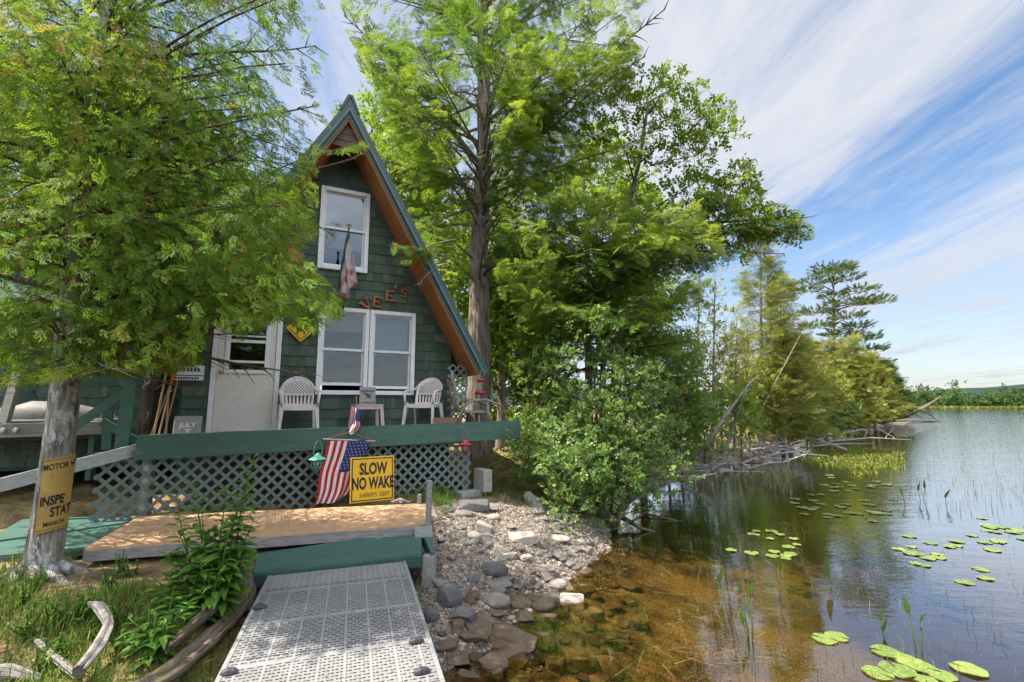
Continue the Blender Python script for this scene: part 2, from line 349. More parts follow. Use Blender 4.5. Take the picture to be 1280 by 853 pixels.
def shingles(name, s0, s1, z0, z1, half, openings, parent, yb=0.0, exp=.178):
    V = []; F = []; A = []
    z = z0
    while z < z1:
        zt = z+exp
        x = s0-random.uniform(0, .15)
        off = random.uniform(-.012, .012)
        while x < s1:
            w = random.choice([.09, .13, .17, .21, .26, .3]); g = random.random(); th = random.choice([.017, .02, .02, .024]); dz = random.choice([0, 0, 0, 0, -.005, .005, -.012])
            rs = [(x, x+w-.005, z+off+dz, zt+.02)]
            for o in openings: rs = [q for r in rs for q in sub_rect(r, o)]
            for a, b, c, d in rs:
                if half is not None:
                    def cl(xx, zz): h = half(zz); return min(max(xx, APS-h), APS+h)
                else:
                    def cl(xx, zz): return min(max(xx, s0), s1)
                p = [(cl(a, c), c), (cl(b, c), c), (cl(b, d), d), (cl(a, d), d)]
                if p[1][0]-p[0][0] < .01: continue
                f0 = (d-c)/(exp+.02); t0 = th; t1 = th*(1-f0)+.004*f0
                bs = len(V)
                V += [(p[0][0], yb-t0, p[0][1]), (p[1][0], yb-t0, p[1][1]), (p[2][0], yb-t1, p[2][1]), (p[3][0], yb-t1, p[3][1]),
                      (p[0][0], yb+.004, p[0][1]), (p[1][0], yb+.004, p[1][1]), (p[2][0], yb+.004, p[2][1]), (p[3][0], yb+.004, p[3][1])]
                F += [(bs, bs+1, bs+2, bs+3), (bs, bs+4, bs+5, bs+1), (bs+1, bs+5, bs+6, bs+2), (bs, bs+3, bs+7, bs+4), (bs+3, bs+2, bs+6, bs+7)]
                A += [g]*8
            x += w
        z += exp
    o = npmesh(name, V, F, M['shingle'], parent, {'rnd': A}, world=False)
    return o
fw = shingles('front_wall', -1.4, 3.0, 1.5, 6.95, wall_half, OPEN, cab)
# sheathing behind the shingles, with the same openings
m = MB()
zs = sorted(set([.7, 1.5, 2.26, 2.9, 3.70, 3.81, 4.32, 4.48, 5.2, 6.02, 6.5, APZ]+[o[2] for o in OPEN]+[o[3] for o in OPEN]))
for z0, z1 in zip(zs[:-1], zs[1:]):
    cuts = [(a, b) for a, b, c, d in OPEN if c < (z0+z1)/2 < d]
    x = APS-2.2; segs = []
    for a, b in sorted(cuts): segs.append((x, a)); x = b
    segs.append((x, APS+2.2))
    for a, b in segs:
        if b-a < .02: continue
        q = []
        for xx, zz in ((a, z0), (b, z0), (b, z1), (a, z1)):
            h = wall_half(zz); q.append((min(max(xx, APS-h), APS+h), zz))
        if abs(q[0][0]-q[1][0]) < 1e-3: continue
        if abs(q[2][0]-q[3][0]) < 1e-3: q = q[:3]
        m.prism(q, .006, .12)
m.build('sheathing', M['green_dark'], fw)
# roof slabs
RD0, RD1 = -.70, 6.6          # front overhang / back end (local y)
th = .16
def slab(side):
    """cross-section of one roof plane in (x, z); side=-1 left, +1 right"""
    ex = 2.62; ez = 2.72-.0
    nx, nz = math.sin(R(60.6)), math.cos(R(60.6))
    outer = [(APS, 7.37), (APS+side*ex, ez)]
    inner = [(APS+side*(ex-nx*th), ez-nz*th), (APS, 7.37-th/nz*1.0)]
    return outer+inner
rf = None
for sd in (-1, 1):
    p = slab(sd)
    m = MB(); m.prism(p, RD0, RD1)
    r = m.build('roof', M['roof_metal'], cab)
    # orange soffit boards just below the slab
    nx, nz = math.sin(R(60.6))*sd, math.cos(R(60.6))
    a = (p[3][0]-nx*.003, p[3][1]-nz*.003); b = (p[2][0]-nx*.003, p[2][1]-nz*.003)
    m = MB()
    for k in range(7):
        y0 = RD0+.02+k*.118; y1 = y0+.112
        m.prism([a, b, (b[0]-nx*.02, b[1]-nz*.02), (a[0], a[1]-.04)], y0, y1)
    m.build('soffit', M['soffit'], r)
    # rake trim (two steps: dark green metal, paler drip line below)
    m = MB(); o0 = (APS, 7.40); o1 = (APS+sd*2.66, 2.70)
    m.prism([o0, o1, (o1[0]-nx*.13, o1[1]-nz*.13), (APS, 7.40-.13/nz)], RD0-.03, RD0-.002)
    m.build('rake_trim', M['roof_metal'], r)
    m = MB(); m.prism([(o0[0], o0[1]-.085/nz), (o1[0]-nx*.085, o1[1]-nz*.085), (o1[0]-nx*.115, o1[1]-nz*.115), (o0[0], o0[1]-.115/nz)], RD0-.042, RD0-.031)
    m.build('drip_edge', M['roof_edge'], r)
    if sd == 1:
        m = MB()
        for k in range(14):
            y = RD0+.25+k*.5
            m.bar((APS+.06, y, 7.30), (APS+2.63, y, 2.735), .03, .035, up=(nx, 0, nz))
        m.build('roof_rib', M['roof_metal'], r)
m = MB(); m.prism([(APS-.17, 7.13), (APS-.04, 7.445), (APS+.04, 7.445), (APS+.17, 7.13), (APS+.14, 7.13), (APS, 7.42), (APS-.14, 7.13)], RD0-.05, RD1+.02)
m.build('ridge_cap', M['roof_metal'], cab)
m = MB()
for k in range(4):
    z0 = 6.54+k*.12; h0 = (7.06-z0)/1.775; h1 = max(.012, (7.06-z0-.11)/1.775)
    m.prism([(APS-h0, z0), (APS+h0, z0), (APS+h1, z0+.11), (APS-h1, z0+.11)], RD0+.10, RD0+.13)
m.build('gable_board', M['gable_wood'], cab)
# interior: side shell, floor and a back wall whose window looks out into the trees
m = MB()
m.b2((-1.3, .14, 1.56), (2.9, 6.4, 1.62)); m.b2((-1.3, .14, 4.05), (2.9, 3.4, 4.12))
m.b2((-1.32, .14, 1.62), (-1.26, 6.4, 4.0)); m.b2((2.86, .14, 1.62), (2.92, 6.4, 4.0))
m.b2((-1.26, 6.3, 1.62), (.2, 6.4, 6)); m.b2((1.1, 6.3, 1.62), (2.86, 6.4, 6)); m.b2((.2, 6.3, 1.62), (1.1, 6.4, 2.5)); m.b2((.2, 6.3, 3.3), (1.1, 6.4, 6))
m.b2((-1.26, 3.3, 4.12), (2.86, 3.36, 6.2))
m.build('room_shell', M['interior'], cab)
for (x, y) in ((.86, 1.6), (.62, 1.25)):
    m = MB(); m.lathe([(.0, 0), (.075, 0), (.07, .03), (.0, .03)], (x, y, 4.012), 16); m.build('ceiling_lamp', M['lamp'], cab)
# foundation posts in the dark below
for x in (-1.2, .8, 2.7):
    for y in (.2, 3, 6): m = MB(); m.b2((x-.1, y, .2), (x+.1, y+.2, 1.56)); m.build('foundation_post', M['weathered'], cab)
# windows
def window(x0, x1, z0, z1, rail, parent, blind=None, sash_gap=0.0, fr=.075):
    f = MB(); yo, yi = -.05, .10
    f.b2((x0, yo, z0), (x0+fr, yi, z1)); f.b2((x1-fr, yo, z0), (x1, yi, z1)); f.b2((x0+fr, yo, z1-fr), (x1-fr, yi, z1)); f.b2((x0+fr, yo-.012, z0), (x1-fr, yi, z0+fr))
    w = f.build('window', M['white_vinyl'], parent, bevel=.008)
    a, b, c, d = x0+fr, x1-fr, z0+fr, z1-fr; zr = c+(d-c)*rail; s = .042
    u = MB(); u.b2((a, .005, zr), (b, .035, zr+s)); u.b2((a, .005, d-.028), (b, .035, d)); u.b2((a, .005, zr+s), (a+.028, .035, d-.028)); u.b2((b-.028, .005, zr+s), (b, .035, d-.028))
    u.build('upper_sash', M['white_vinyl'], w)
    lo = c+sash_gap
    l = MB(); l.b2((a, .04, lo), (b, .07, lo+.05)); l.b2((a, .04, zr+.0), (b, .07, zr+s)); l.b2((a, .04, lo+.05), (a+.03, .07, zr)); l.b2((b-.03, .04, lo+.05), (b, .07, zr))
    l.build('lower_sash', M['white_vinyl'], w)
    g = MB(); g.b2((a+.028, .018, zr+s), (b-.028, .022, d-.028)); g.b2((a+.03, .053, lo+.05), (b-.03, .057, zr)); g.build('pane', M['glass'], w)
    if blind:
        k = MB(); zb = c+(d-c)*blind
        k.b2((a+.01, .085, zb), (b-.01, .09, d-.01)); k.b2((a+.01, .08, zb-.02), (b-.01, .095, zb)); k.build('blind', M['blind'], w)
    return w
window(*OPEN[1], .50, cab, .27)
window(*OPEN[2], .50, cab, None, .09)
window(*OPEN[3], .50, cab, None, .04)
k = MB()
k.b2((1.49, .20, 3.10), (2.14, .205, 3.70))
k.b2((1.47, .125, 3.70), (2.16, .155, 3.745)); k.build('roller_blind', M['blind'], cab)
k = MB(); k.b2((.62, .16, 3.40), (1.30, .165, 3.74)); k.build('curtain', M['blind'], cab)
# door: frame, leaf, half light with sash rails, knob and deadbolt
x0, x1, z0, z1 = OPEN[0]
f = MB(); f.b2((x0, -.05, z0), (x0+.075, .12, z1)); f.b2((x1-.075, -.05, z0), (x1, .12, z1)); f.b2((x0+.075, -.05, z1-.08), (x1-.075, .12, z1)); f.b2((x0+.075, -.04, z0), (x1-.075, .12, z0+.07))
df = f.build('door_frame', M['white_vinyl'], cab, bevel=.006)
a, b, c, d = x0+.08, x1-.08, z0+.075, z1-.085
ga, gb, gc, gd = a+.13, b-.12, 2.62, 3.46
f = MB(); f.b2((a, -.02, c), (b, .03, gc)); f.b2((a, -.02, gd), (b, .03, d)); f.b2((a, -.02, gc), (ga, .03, gd)); f.b2((gb, -.02, gc), (b, .03, gd))
door = f.build('door', M['door_paint'], cab)
f = MB()
for q in ((ga-.03, gc-.03, ga+.035, gd+.03), (gb-.035, gc-.03, gb+.03, gd+.03), (ga+.035, gc-.03, gb-.035, gc+.03), (ga+.035, gd-.03, gb-.035, gd+.03)):
    f.b2((q[0], -.045, q[1]), (q[2], -.0205, q[3]))
f.b2((ga+.035, -.035, 2.76), (gb-.035, -.01, 2.80)); f.b2((ga+.035, -.035, 3.09), (gb-.035, -.01, 3.14)); f.b2((ga+.035, -.035, 3.19), (gb-.035, -.01, 3.215))
f.build('door_window_frame', M['white_vinyl'], door, bevel=.004)
f = MB(); f.b2((ga+.036, -.006, gc+.031), (gb-.036, -.002, gd-.031)); f.build('pane', M['glass'], door)
f = MB(); f.lathe([(0, 0), (.03, 0), (.028, .01), (.012, .015), (.012, .04), (.028, .05), (.03, .065), (.02, .078), (0, .08)], seg=14)
f.v = [(a+.065+x, -.02-z, 2.605+y) for x, y, z in f.v]; f.build('door_knob', M['brass'], door, smooth=True)
f = MB(); f.lathe([(0, 0), (.03, 0), (.03, .015), (.02, .02), (.018, .03), (0, .03)], seg=14)
f.v = [(a+.065+x, -.02-z, 2.77+y) for x, y, z in f.v]; f.build('deadbolt', M['brass'], door, smooth=True)
# set-back annex on the left: shingled wall, eave and dark crawl space
shingles('annex_wall', -7.5, -1.28, 1.15, 3.5, None, [], cab, yb=1.1)
m = MB(); m.b2((-7.5, 1.12, 1.1), (-1.3, 1.25, 3.7)); m.build('annex_sheathing', M['green_dark'], cab)
m = MB(); m.box((-4.2, 1.7, 4.0), (6.6, 2.4, .09), (R(24), 0, 0)); m.build('annex_roof', M['roof_metal'], cab)
m = MB(); m.b2((-1.42, .13, 1.5), (-1.27, 1.1, 4.6)); m.build('corner_wall', M['green_dark'], cab)
m = MB(); m.b2((-7.5, 2.2, .3), (3.0, 2.26, 1.6)); m.build('crawl_shade_sheet', M['dark_void'], cab)  # near-black sheet put in for the shade under the cabin
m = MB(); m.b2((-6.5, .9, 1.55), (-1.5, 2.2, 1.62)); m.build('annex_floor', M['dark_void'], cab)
# ------------------------------------------------------------------ letters on the wall
def letter(poly_boxes, px, py, rot, label, h=.2):
    q = at_D(px, py, DW-.045); t = thing('wall_letter', label, 'letter', q, HOUSE_ROT, 'rusty letters on the cabin wall')
    m = MB(); Mr = Matrix.Rotation(rot, 3, 'Y')
    for (p, r_, w) in poly_boxes:
        p, r_ = Vector((p[0]*h, 0, p[1]*h)), Vector((r_[0]*h, 0, r_[1]*h)); m.bar(Mr @ p, Mr @ r_, .022, w*h, up=(0, 0, 1) if abs((r_-p).x) > abs((r_-p).z) else (1, 0, 0))
    m.build('letter_face', M['rusty_letter'], t, bevel=.003)
Eb = [((-.28, -.5), (-.28, .5), .2), ((-.4, .44), (.38, .44), .13), ((-.4, -.44), (.4, -.44), .13), ((-.2, 0), (.16, 0), .12), ((.34, .28), (.34, .46), .1), ((.36, -.46), (.36, -.24), .1), ((.14, -.12), (.14, .12), .08)]
Vb = [((-.36, .45), (0, -.48), .19), ((.36, .45), (0, -.48), .1), ((-.55, .46), (-.15, .46), .1), ((.18, .46), (.55, .46), .1)]
Sb = [((.3, .42), (-.2, .46), .14), ((-.26, .46), (-.3, .12), .16), ((-.28, .12), (.26, -.1), .17), ((.28, -.06), (.28, -.42), .17), ((.28, -.44), (-.3, -.46), .14), ((.32, .22), (.32, .5), .08), ((-.32, -.22), (-.32, -.5), .08)]
letter(Vb, 458, 380.5, R(-42), 'rusty letter V tipped sideways at the window top, first of the word', .2)
letter(Eb, 471.5, 377.5, R(6), 'rusty letter E beside the tipped V, lower of the two Es', .2)
letter(Eb, 487.5, 370, R(0), 'rusty letter E nearest the S, higher of the two Es', .2)
letter(Sb, 505, 366.5, R(10), 'small rusty letter S ending the word on the shingles', .15)
letter([((0, -.5), (0, .5), .45)], 494.5, 358.5, R(12), 'tiny rusty apostrophe mark above the gap before the letter S', .085)
# ------------------------------------------------------------------ porch deck
bL, bR = at_D(173.4, 543.4, 7.6), at_D(649.5, 526, 7.6)
deck = thing('porch_deck', 'wooden porch deck with a wide green front board below the cabin door', 'porch', L(0, 7.6, 1.3), HOUSE_ROT)
m = MB(); m.bar(L(-1.6, 7.6, 1.71-.16), L(3.86, 7.6, 1.81-.155), .05, .315); m.build('front_board', M['green_paint'], deck, world=True, bevel=.004)
m = MB()
for k in range(9):
    y = 7.64+k*.137; m.bar(L(-1.62, y+.03, 1.62), L(3.75, y+.03, 1.66), .128, .03)
m.build('floor', M['weathered'], deck, world=True)
m = MB()
for s in (-1.3, -.2, .9, 2.0, 2.9): m.bar(L(s, 7.72, 1.5), L(s, 8.78, 1.5), .05, .19)
m.build('joist', M['weathered'], deck, world=True)
for s in (-1.5, 1.0, 2.95):
    m = MB(); m.bar(L(s, 7.85, .35), L(s, 7.85, 1.42), .1, .1); m.build('support_post', M['weathered'], deck, world=True)
# ------------------------------------------------------------------ lattice
def lattice(name, label, x0, x1, z0, z1, root_loc, rot, cat, pitch=.115, w=.042, mat_='lattice_paint', frame=True):
    t = thing(name, label, cat, root_loc, rot)
    def clip(p, q):
        # clip 2-D segment to rect
        x, z = p; dx, dz = q[0]-p[0], q[1]-p[1]; t0, t1 = 0, 1
        for pp, qq in ((-dx, x-x0), (dx, x1-x), (-dz, z-z0), (dz, z1-z)):
            if abs(pp) < 1e-9:
                if qq < 0: return None
            else:
                r = qq/pp
                if pp < 0: t0 = max(t0, r)
                else: t1 = min(t1, r)
        return None if t0 >= t1 else ((x+dx*t0, z+dz*t0), (x+dx*t1, z+dz*t1))
    for i, sg in enumerate((1, -1)):
        m = MB(); H = z1-z0; st = pitch*math.sqrt(2); x = x0-H-.5
        while x < x1+H+.5:
            c = clip((x, z0), (x+sg*H*1.0, z1)) if sg == 1 else clip((x+H, z0), (x, z1))
            if c and math.dist(*c) > .03:
                j = random.uniform(-.004, .004)
                m.bar((c[0][0], i*.009+j*.1, c[0][1]), (c[1][0], i*.009+j*.1, c[1][1]), .0085, w*random.uniform(.93, 1.05), up=(sg*-1, 0, 1))
            x += st
        m.build('slat_layer', M[mat_], t)
    if frame:
        m = MB(); m.b2((x0-.03, -.014, z1-.045), (x1+.03, -.006, z1+.02)); m.build('top_rail', M[mat_], t)
    return t
lattice('lattice_skirt', 'grey-green wooden lattice skirt closing the space under the porch', -2.02, 2.98, .10, 1.0, L(0, 7.72, .48), HOUSE_ROT, 'lattice')
# ================================================================== THINGS ON AND AROUND THE PORCH
DECKZ = 1.655
def plastic_chair(label):
    t = thing('plastic_chair', label, 'chair', (0, 0, 0), 0, 'white plastic porch chairs')
    pm = M['chair_plastic']
    m = MB()                                             # seat: dished slab with a rolled front
    n = 8; V = []; F = []
    for i in range(n+1):
        for j in range(n+1):
            u, v = i/n*2-1, j/n
            x = u*(.235-.03*v); y = -.22+.43*v; z = .43-.03*v-.012*(1-u*u)-.05*max(0, .15-v)/.15
            V.append((x, y, z))
    for zoff in (0, -.022): m.v += [(x, y, z+zoff) for x, y, z in V]
    N1 = (n+1)**2
    for i in range(n):
        for j in range(n):
            a = i*(n+1)+j; m.f.append([a, a+n+1, a+n+2, a+1]); m.f.append([N1+a, N1+a+1, N1+a+n+2, N1+a+n+1])
    for k in range(n):
        for a, b in ((k, k+1), (n*(n+1)+k, n*(n+1)+k+1), (k*(n+1), (k+1)*(n+1)), (k*(n+1)+n, (k+1)*(n+1)+n)): m.f.append([a, b, N1+b, N1+a])
    m.mi = [0]*len(m.f)
    # apron under the seat
    m.b2((-.215, -.215, .345), (.215, -.2, .41)); m.b2((-.215, -.2, .36), (-.2, .19, .41)); m.b2((.2, -.2, .36), (.215, .19, .41))
    m.build('seat', pm, t, smooth=False)
    # backrest
    def bp(u, z):                                        # a point on the curved reclined back: u across (-1..1), z height
        k = (z-.40)/.45
        return Vector((u*(.205+.02*math.sin(k*3.1)), .20+.16*k-.055*u*u, z))
    def top(u): return .875-.12*abs(u)**2.6
    m = MB()
    pts = [bp(-1, .40+.36*i/6) for i in range(6)]+[bp(u, top(u)) for u in np.linspace(-1, 1, 15)]+[bp(1, .40+.36*(5-i)/6) for i in range(6)]
    m.tube(pts, .026, 8, flat=.6)
    m.bar(bp(-.98, .60), bp(.98, .60), .012, .03); m.bar(bp(-.95, .43), bp(.95, .43), .014, .04)
    for u in np.linspace(-.75, .75, 7): m.bar(bp(u, .42), bp(u*1.05, .61), .010, .030, up=(1, 0, 0))
    for k in range(-7, 8):
        for sg in (1, -1):
            pts = []
            for q in range(13):
                z = .61+.26*q/12; u = k*.19+sg*(q/12-.5)*1.05
                if abs(u) < .97 and z < top(u)-.012: pts.append(bp(u, z))
            for p, r_ in zip(pts[:-1], pts[1:]): m.bar(p, r_, .009, .013, up=(1, 0, .5))
    for u0, u1 in zip(np.linspace(-.9, .9, 10)[:-1], np.linspace(-.9, .9, 10)[1:]):
        m.bar(bp(u0, top(u0)-.03), bp(u1, top(u1)-.03), .010, .05)
    m.build('backrest', pm, t, smooth=False)
    for sx in (-1, 1):
        m = MB()
        pts = [bp(sx, .74)+Vector((sx*.01, 0, 0)), Vector((sx*.262, .16, .675)), Vector((sx*.285, .03, .645)), Vector((sx*.288, -.12, .64)), Vector((sx*.28, -.20, .625)), Vector((sx*.268, -.235, .57)), Vector((sx*.262, -.235, .50)), Vector((sx*.258, -.23, .42))]
        m.tube(pts, [.02, .024, .03, .032, .03, .026, .024, .024], 8, flat=.75); m.build('armrest', pm, t, smooth=True)
        for sy in (-1, 1):
            m = MB(); top_ = Vector((sx*.245, -.21 if sy < 0 else .185, .44)); bot = Vector((sx*.275, -.265 if sy < 0 else .275, 0))
            dx = (bot-top_)
            for (ox, oy, w1, w2) in ((0, .0, .05, .012), (-sx*.02, sy*.02*-1, .012, .05)):
                p = [top_+Vector((ox, oy, 0)), bot+Vector((ox*.6, oy*.6, 0))]
                vs = []
                for q, sc in ((p[0], 1.15), (p[1], .75)):
                    for a in (-1, 1):
                        for b in (-1, 1): vs.append(q+Vector((a*w1*sc/2, b*w2*sc/2, 0)))
                m.add(vs, [(0, 1, 3, 2), (4, 6, 7, 5), (0, 4, 5, 1), (2, 3, 7, 6), (0, 2, 6, 4), (1, 5, 7, 3)])
            m.build('leg', pm, t)
    return t
ch = plastic_chair('white plastic lattice-back armchair facing forward beside the white door')
q = L(.27, 8.28, DECKZ+.0); ch.location = q; ch.rotation_euler.z = HOUSE_ROT+R(3)
c2 = copy_tree(ch, None, 'white plastic lattice-back armchair turned sideways right of the small table')
q = L(2.30, 8.28, DECKZ+.03); c2.location = q; c2.rotation_euler.z = HOUSE_ROT-R(38)
# little table
tb = thing('side_table', 'low pinkish white plastic table between the two porch chairs', 'table', L(1.33, 8.33, DECKZ+.01), HOUSE_ROT+R(4))
m = MB(); m.b2((-.23, -.2, .40), (.23, .2, .425)); m.b2((-.215, -.19, .345), (.215, -.175, .40)); m.b2((-.215, .175, .345), (.215, .19, .40)); m.b2((-.22, -.175, .35), (-.205, .175, .4)); m.b2((.205, -.175, .35), (.22, .175, .4))
m.build('table_top', M['stool_plastic'], tb, bevel=.008)
for sx in (-1, 1):
    for sy in (-1, 1):
        m = MB(); a = Vector((sx*.2, sy*.165, .41)); b = Vector((sx*.235, sy*.19, 0)); m.bar(a, b, .055, .016, up=(0, 1, 0)); m.bar(a-Vector((sx*.02, 0, 0)), b-Vector((sx*.02, 0, 0)), .016, .05, up=(0, 1, 0)); m.build('leg', M['stool_plastic'], tb)
# plaque with a dragonfly on the table
pq = thing('table_plaque', 'small grey plaque with a dark moose mark leaning up on the plastic table', 'plaque', L(1.34, 8.38, DECKZ+.436), HOUSE_ROT)
m = MB(); m.box((0, 0, .15), (.265, .025, .295), (R(-8), 0, 0)); m.build('board', M['plaque'], pq, bevel=.004)
def on_board(vs, tilt, off, dy=-.0165): 
    Mx = Matrix.Rotation(R(-tilt), 3, 'X'); return [Mx @ Vector((x+off[0], dy+y*.5, z+off[1]))+Vector((0, 0, .15)) for x, y, z in vs]
for txt, sz, dz in (('SIMPLIFY', .046, .075), ('LIFE IS GOOD', .03, -.115)):
    pass
m = MB()
for k in range(9): m.box((-.1+.025*k, 0, .078), (.016, .004, .026))
for k in range(11): m.box((-.1+.02*k, 0, -.118), (.012, .004, .018))
for p, r_, w in (((-.03, .03), (.02, .0), .03), ((0, 0), (-.03, -.055), .016), ((.02, 0), (.03, -.055), .016), ((-.05, .03), (-.02, .01), .016), ((.02, 0), (.06, .035), .016), ((.06, -.035), (.035, -.02), .014), ((-.05, .035), (-.075, .055), .012)):
    m.bar((p[0], 0, p[1]), (r_[0], 0, r_[1]), .004, w)
m.v = [tuple(q) for q in on_board(m.v, 8, (0, 0))]; m.build('moose_mark', M['black'], pq)
# JULY plaque
q = at_D(234, 540, 8.45); q[2] = DECKZ-.02
pj = thing('month_plaque', 'grey stone plaque reading JULY leaning on the wall left of the door', 'plaque', q, HOUSE_ROT)
m = MB(); m.box((0, 0, .14), (.35, .03, .30), (R(-10), 0, 0)); m.build('board', M['plaque'], pj, bevel=.012)
vs, fs = text_mesh('JULY', .095, .003, 1.05, .003); m = MB(); m.add(on_board(vs, 10, (0, .0), -.017), fs); m.build('lettering', M['white_vinyl'], pj)
m = MB(); m.bar((0, 0, -.055), (.012, 0, -.105), .004, .03); m.bar((-.03, 0, -.06), (.05, 0, -.06), .004, .018); m.v = [tuple(q) for q in on_board(m.v, 10, (0, 0), -.017)]; m.build('ornament', M['white_vinyl'], pj)
# white two-line sign on the wall left of the door
q = at_D(238, 465, 8.74)
ws = thing('wall_sign', 'white two-line board sign half hidden by leaves left of the door', 'sign', q, HOUSE_ROT)
m = MB(); m.b2((-.21, -.01, -.05), (.18, .01, .10)); m.b2((-.21, -.01, -.13), (.18, .01, -.065)); m.build('board', M['white_vinyl'], ws)
m = MB()
for k in range(9): m.box((-.18+.036*k, -.013, -.098), (.024, .004, .03))
for k in range(7): m.box((-.17+.046*k, -.013, .03), (.03, .004, .05))
m.build('lettering', M['black'], ws)
# yellow diamond sign
q = at_D(376.5, 411, 8.72)
dg = thing('diamond_sign', 'yellow diamond warning sign on the shingles right of the door', 'sign', q, HOUSE_ROT)
m = MB(); m.box((0, 0, 0), (.33, .012, .33), (0, R(45), 0)); m.build('plate', M['sign_yellow'], dg, bevel=.003)
m = MB()
for p, r_, w in (((-.15, .04), (.0, .19), .012), ((0, .19), (.15, .04), .012), ((-.19, 0), (0, -.19), .01), ((.19, 0), (0, -.19), .01), ((-.06, -.02), (.06, -.02), .05), ((-.05, -.04), (-.06, -.1), .022), ((.05, -.04), (.05, -.1), .022), ((.06, 0), (.1, .05), .03)):
    m.bar((p[0], -.009, p[1]), (r_[0], -.009, r_[1]), .004, w)
m.build('symbol', M['black'], dg)
# ---------------- flag pole on the wall
pf = at_D(436.5, 283, 8.02); pb = at_D(421, 372, 8.62)
fp = thing('house_flag', 'hanging garden flag with pink flowers on an angled green pole by the upper window', 'flag', pb, HOUSE_ROT)
m = MB(); m.tube([pb, pf], .013, 8); m.build('pole', M['green_paint'], fp, world=True)
m = MB(); m.lathe([(0, -.05), (.014, -.05), (.02, -.03), (.012, -.01), (.03, .012), (.034, .03), (.026, .05), (0, .062)], tuple(pf), 12); m.build('finial', M['brass'], fp, world=True, smooth=True)
t_ = NT('garden_flag'); v = t_.coord('Generated'); sx = t_.n('ShaderNodeSeparateXYZ'); t_.set(sx.inputs[0], v)
nz_ = t_.noise(v, 6, 4); fl = t_.vor(t_.coord('Object', (7, 7, 5)), 1.0)
col = t_.mix(t_.ramp(nz_, [(.42, 0), (.62, 1)]), (.62, .57, .62), (.40, .33, .40))
red = t_.math('MULTIPLY', t_.ramp(fl, [(.22, 1), (.5, 0)]), t_.ramp(sx.outputs[2], [(.12, 1), (.55, 1), (.66, 0)]))
col = t_.mix(red, col, (.42, .06, .075)); col = t_.mix(t_.ramp(sx.outputs[2], [(.13, 1), (.16, 0)]), col, (.02, .09, .05))
M['garden_flag'] = t_.done(t_.bsdf(col, .85, .2))
V = []; F = []; nr, ncl = 24, 14
a0, a1 = Vector(pf)-Vector((0, 0, .06)), Vector(pf)*.12+Vector(pb)*.88
for i in range(nr+1):
    for j in range(ncl+1):
        u, v_ = j/ncl, i/nr; base = a0.lerp(a1, u*.80)
        drop = .05+.86*v_*(1.0-.36*u)
        fold = .05*math.sin(u*15)*min(1, v_*3+.15)
        V.append((base.x+fold*.75+.16*(1-u)*v_+.03*u*v_, base.y+fold*.5, base.z-drop+.05*math.sin(u*7)*v_))
for i in range(nr):
    for j in range(ncl): a = i*(ncl+1)+j; F.append((a, a+1, a+ncl+2, a+ncl+1))
cl = npmesh('cloth', V, F, M['garden_flag'], fp, smooth=True)
m = MB(); m.tube([a0.lerp(a1, k/12)+Vector((.0, 0, -.035-.006*(k % 2))) for k in range(12)], [.02]+[.035]*10+[.02], 7, flat=.5); m.build('sleeve', M['green_paint'], fp, world=True)
# ---------------- American flag hanging on the front board
def us_flag(name, label, origin, rot, wid, hgt, parent_fn, lean, seed, droop=0.0):
    t = thing(name, label, 'flag', origin, rot)
    nr, sub = 34, 4; ncl = 13*sub
    def P(u, v_):       # u across the dowel 0..1 (stripes), v_ downwards 0..1
        gather = 1-.25*v_
        x = (u-.5)*wid*gather + lean*v_*wid + .02*math.sin(v_*9+seed)*v_
        y = -.02-.055*math.sin(u*9.5+v_*2.2+seed)*(.25+.75*v_)-.03*v_
        z = -.012-hgt*v_*(1.0-.14*u*v_)-droop*u+.02*math.sin(u*6+1)*v_
        return (x*(1), y, z)
    V = [P(j/ncl, i/nr) for i in range(nr+1) for j in range(ncl+1)]; F = []; mi = []
    for i in range(nr):
        for j in range(ncl):
            a = i*(ncl+1)+j; F.append((a, a+1, a+ncl+2, a+ncl+1)); st = j//sub
            mi.append(2 if (st >= 6 and i < nr*.48) else (0 if st % 2 == 0 else 1))
    m = MB(); m.v = [tuple(q) for q in V]; m.f = [list(f) for f in F]; m.mi = mi
    for r_ in range(9):
        for c in range(6 if r_ % 2 == 0 else 5):
            u = (6.55+(c+(0 if r_ % 2 == 0 else .5))*1.16)/13; v_ = .48*(r_+.75)/9.6; q = P(u, v_)
            for dy in (-.004, .006):
                k = len(m.v); rr = wid*.0165; m.v += [(q[0]+rr*(1 if e % 2 == 0 else .42)*math.sin(e*math.pi/5), q[1]+dy, q[2]+rr*(1 if e % 2 == 0 else .42)*math.cos(e*math.pi/5)) for e in range(10)]
                m.f.append(list(range(k, k+10))); m.mi.append(1)
    m.build('cloth', [M['flag_red'], M['flag_white'], M['flag_blue']], t, smooth=True)
    return t
o_ = at_D(437, 549.5, 7.50); hw = .36
uf = us_flag('american_flag', 'striped American flag hanging by its dowel from the green porch board', o_, HOUSE_ROT+R(-2), .62, .92, None, -.36, .6, .0)
m = MB(); m.tube([(-.37, -.02, .02), (.37, -.02, -.035)], .009, 8); m.build('dowel', M['stool_plastic'], uf)
m = MB(); m.tube([(-.33, -.02, .02), (-.02, -.015, .105), (.04, -.015, .105), (.34, -.02, -.03)], .004, 5); m.build('cord', M['orange_plastic'], uf)
m = MB(); m.lathe([(0, 0), (.036, 0), (.036, .012), (.02, .02), (0, .02)], seg=18); m.v = [(x+.02, -z+.005, y+.105) for x, y, z in m.v]; m.build('hook_disc', M['white_vinyl'], uf)
o_ = at_D(446, 527, 7.53)
sf = us_flag('stick_flag', 'tiny American flag drooping from a short stick on top of the porch board', at_D(446, 506, 7.56), HOUSE_ROT, .17, .37, None, -.18, 2.0, .08)
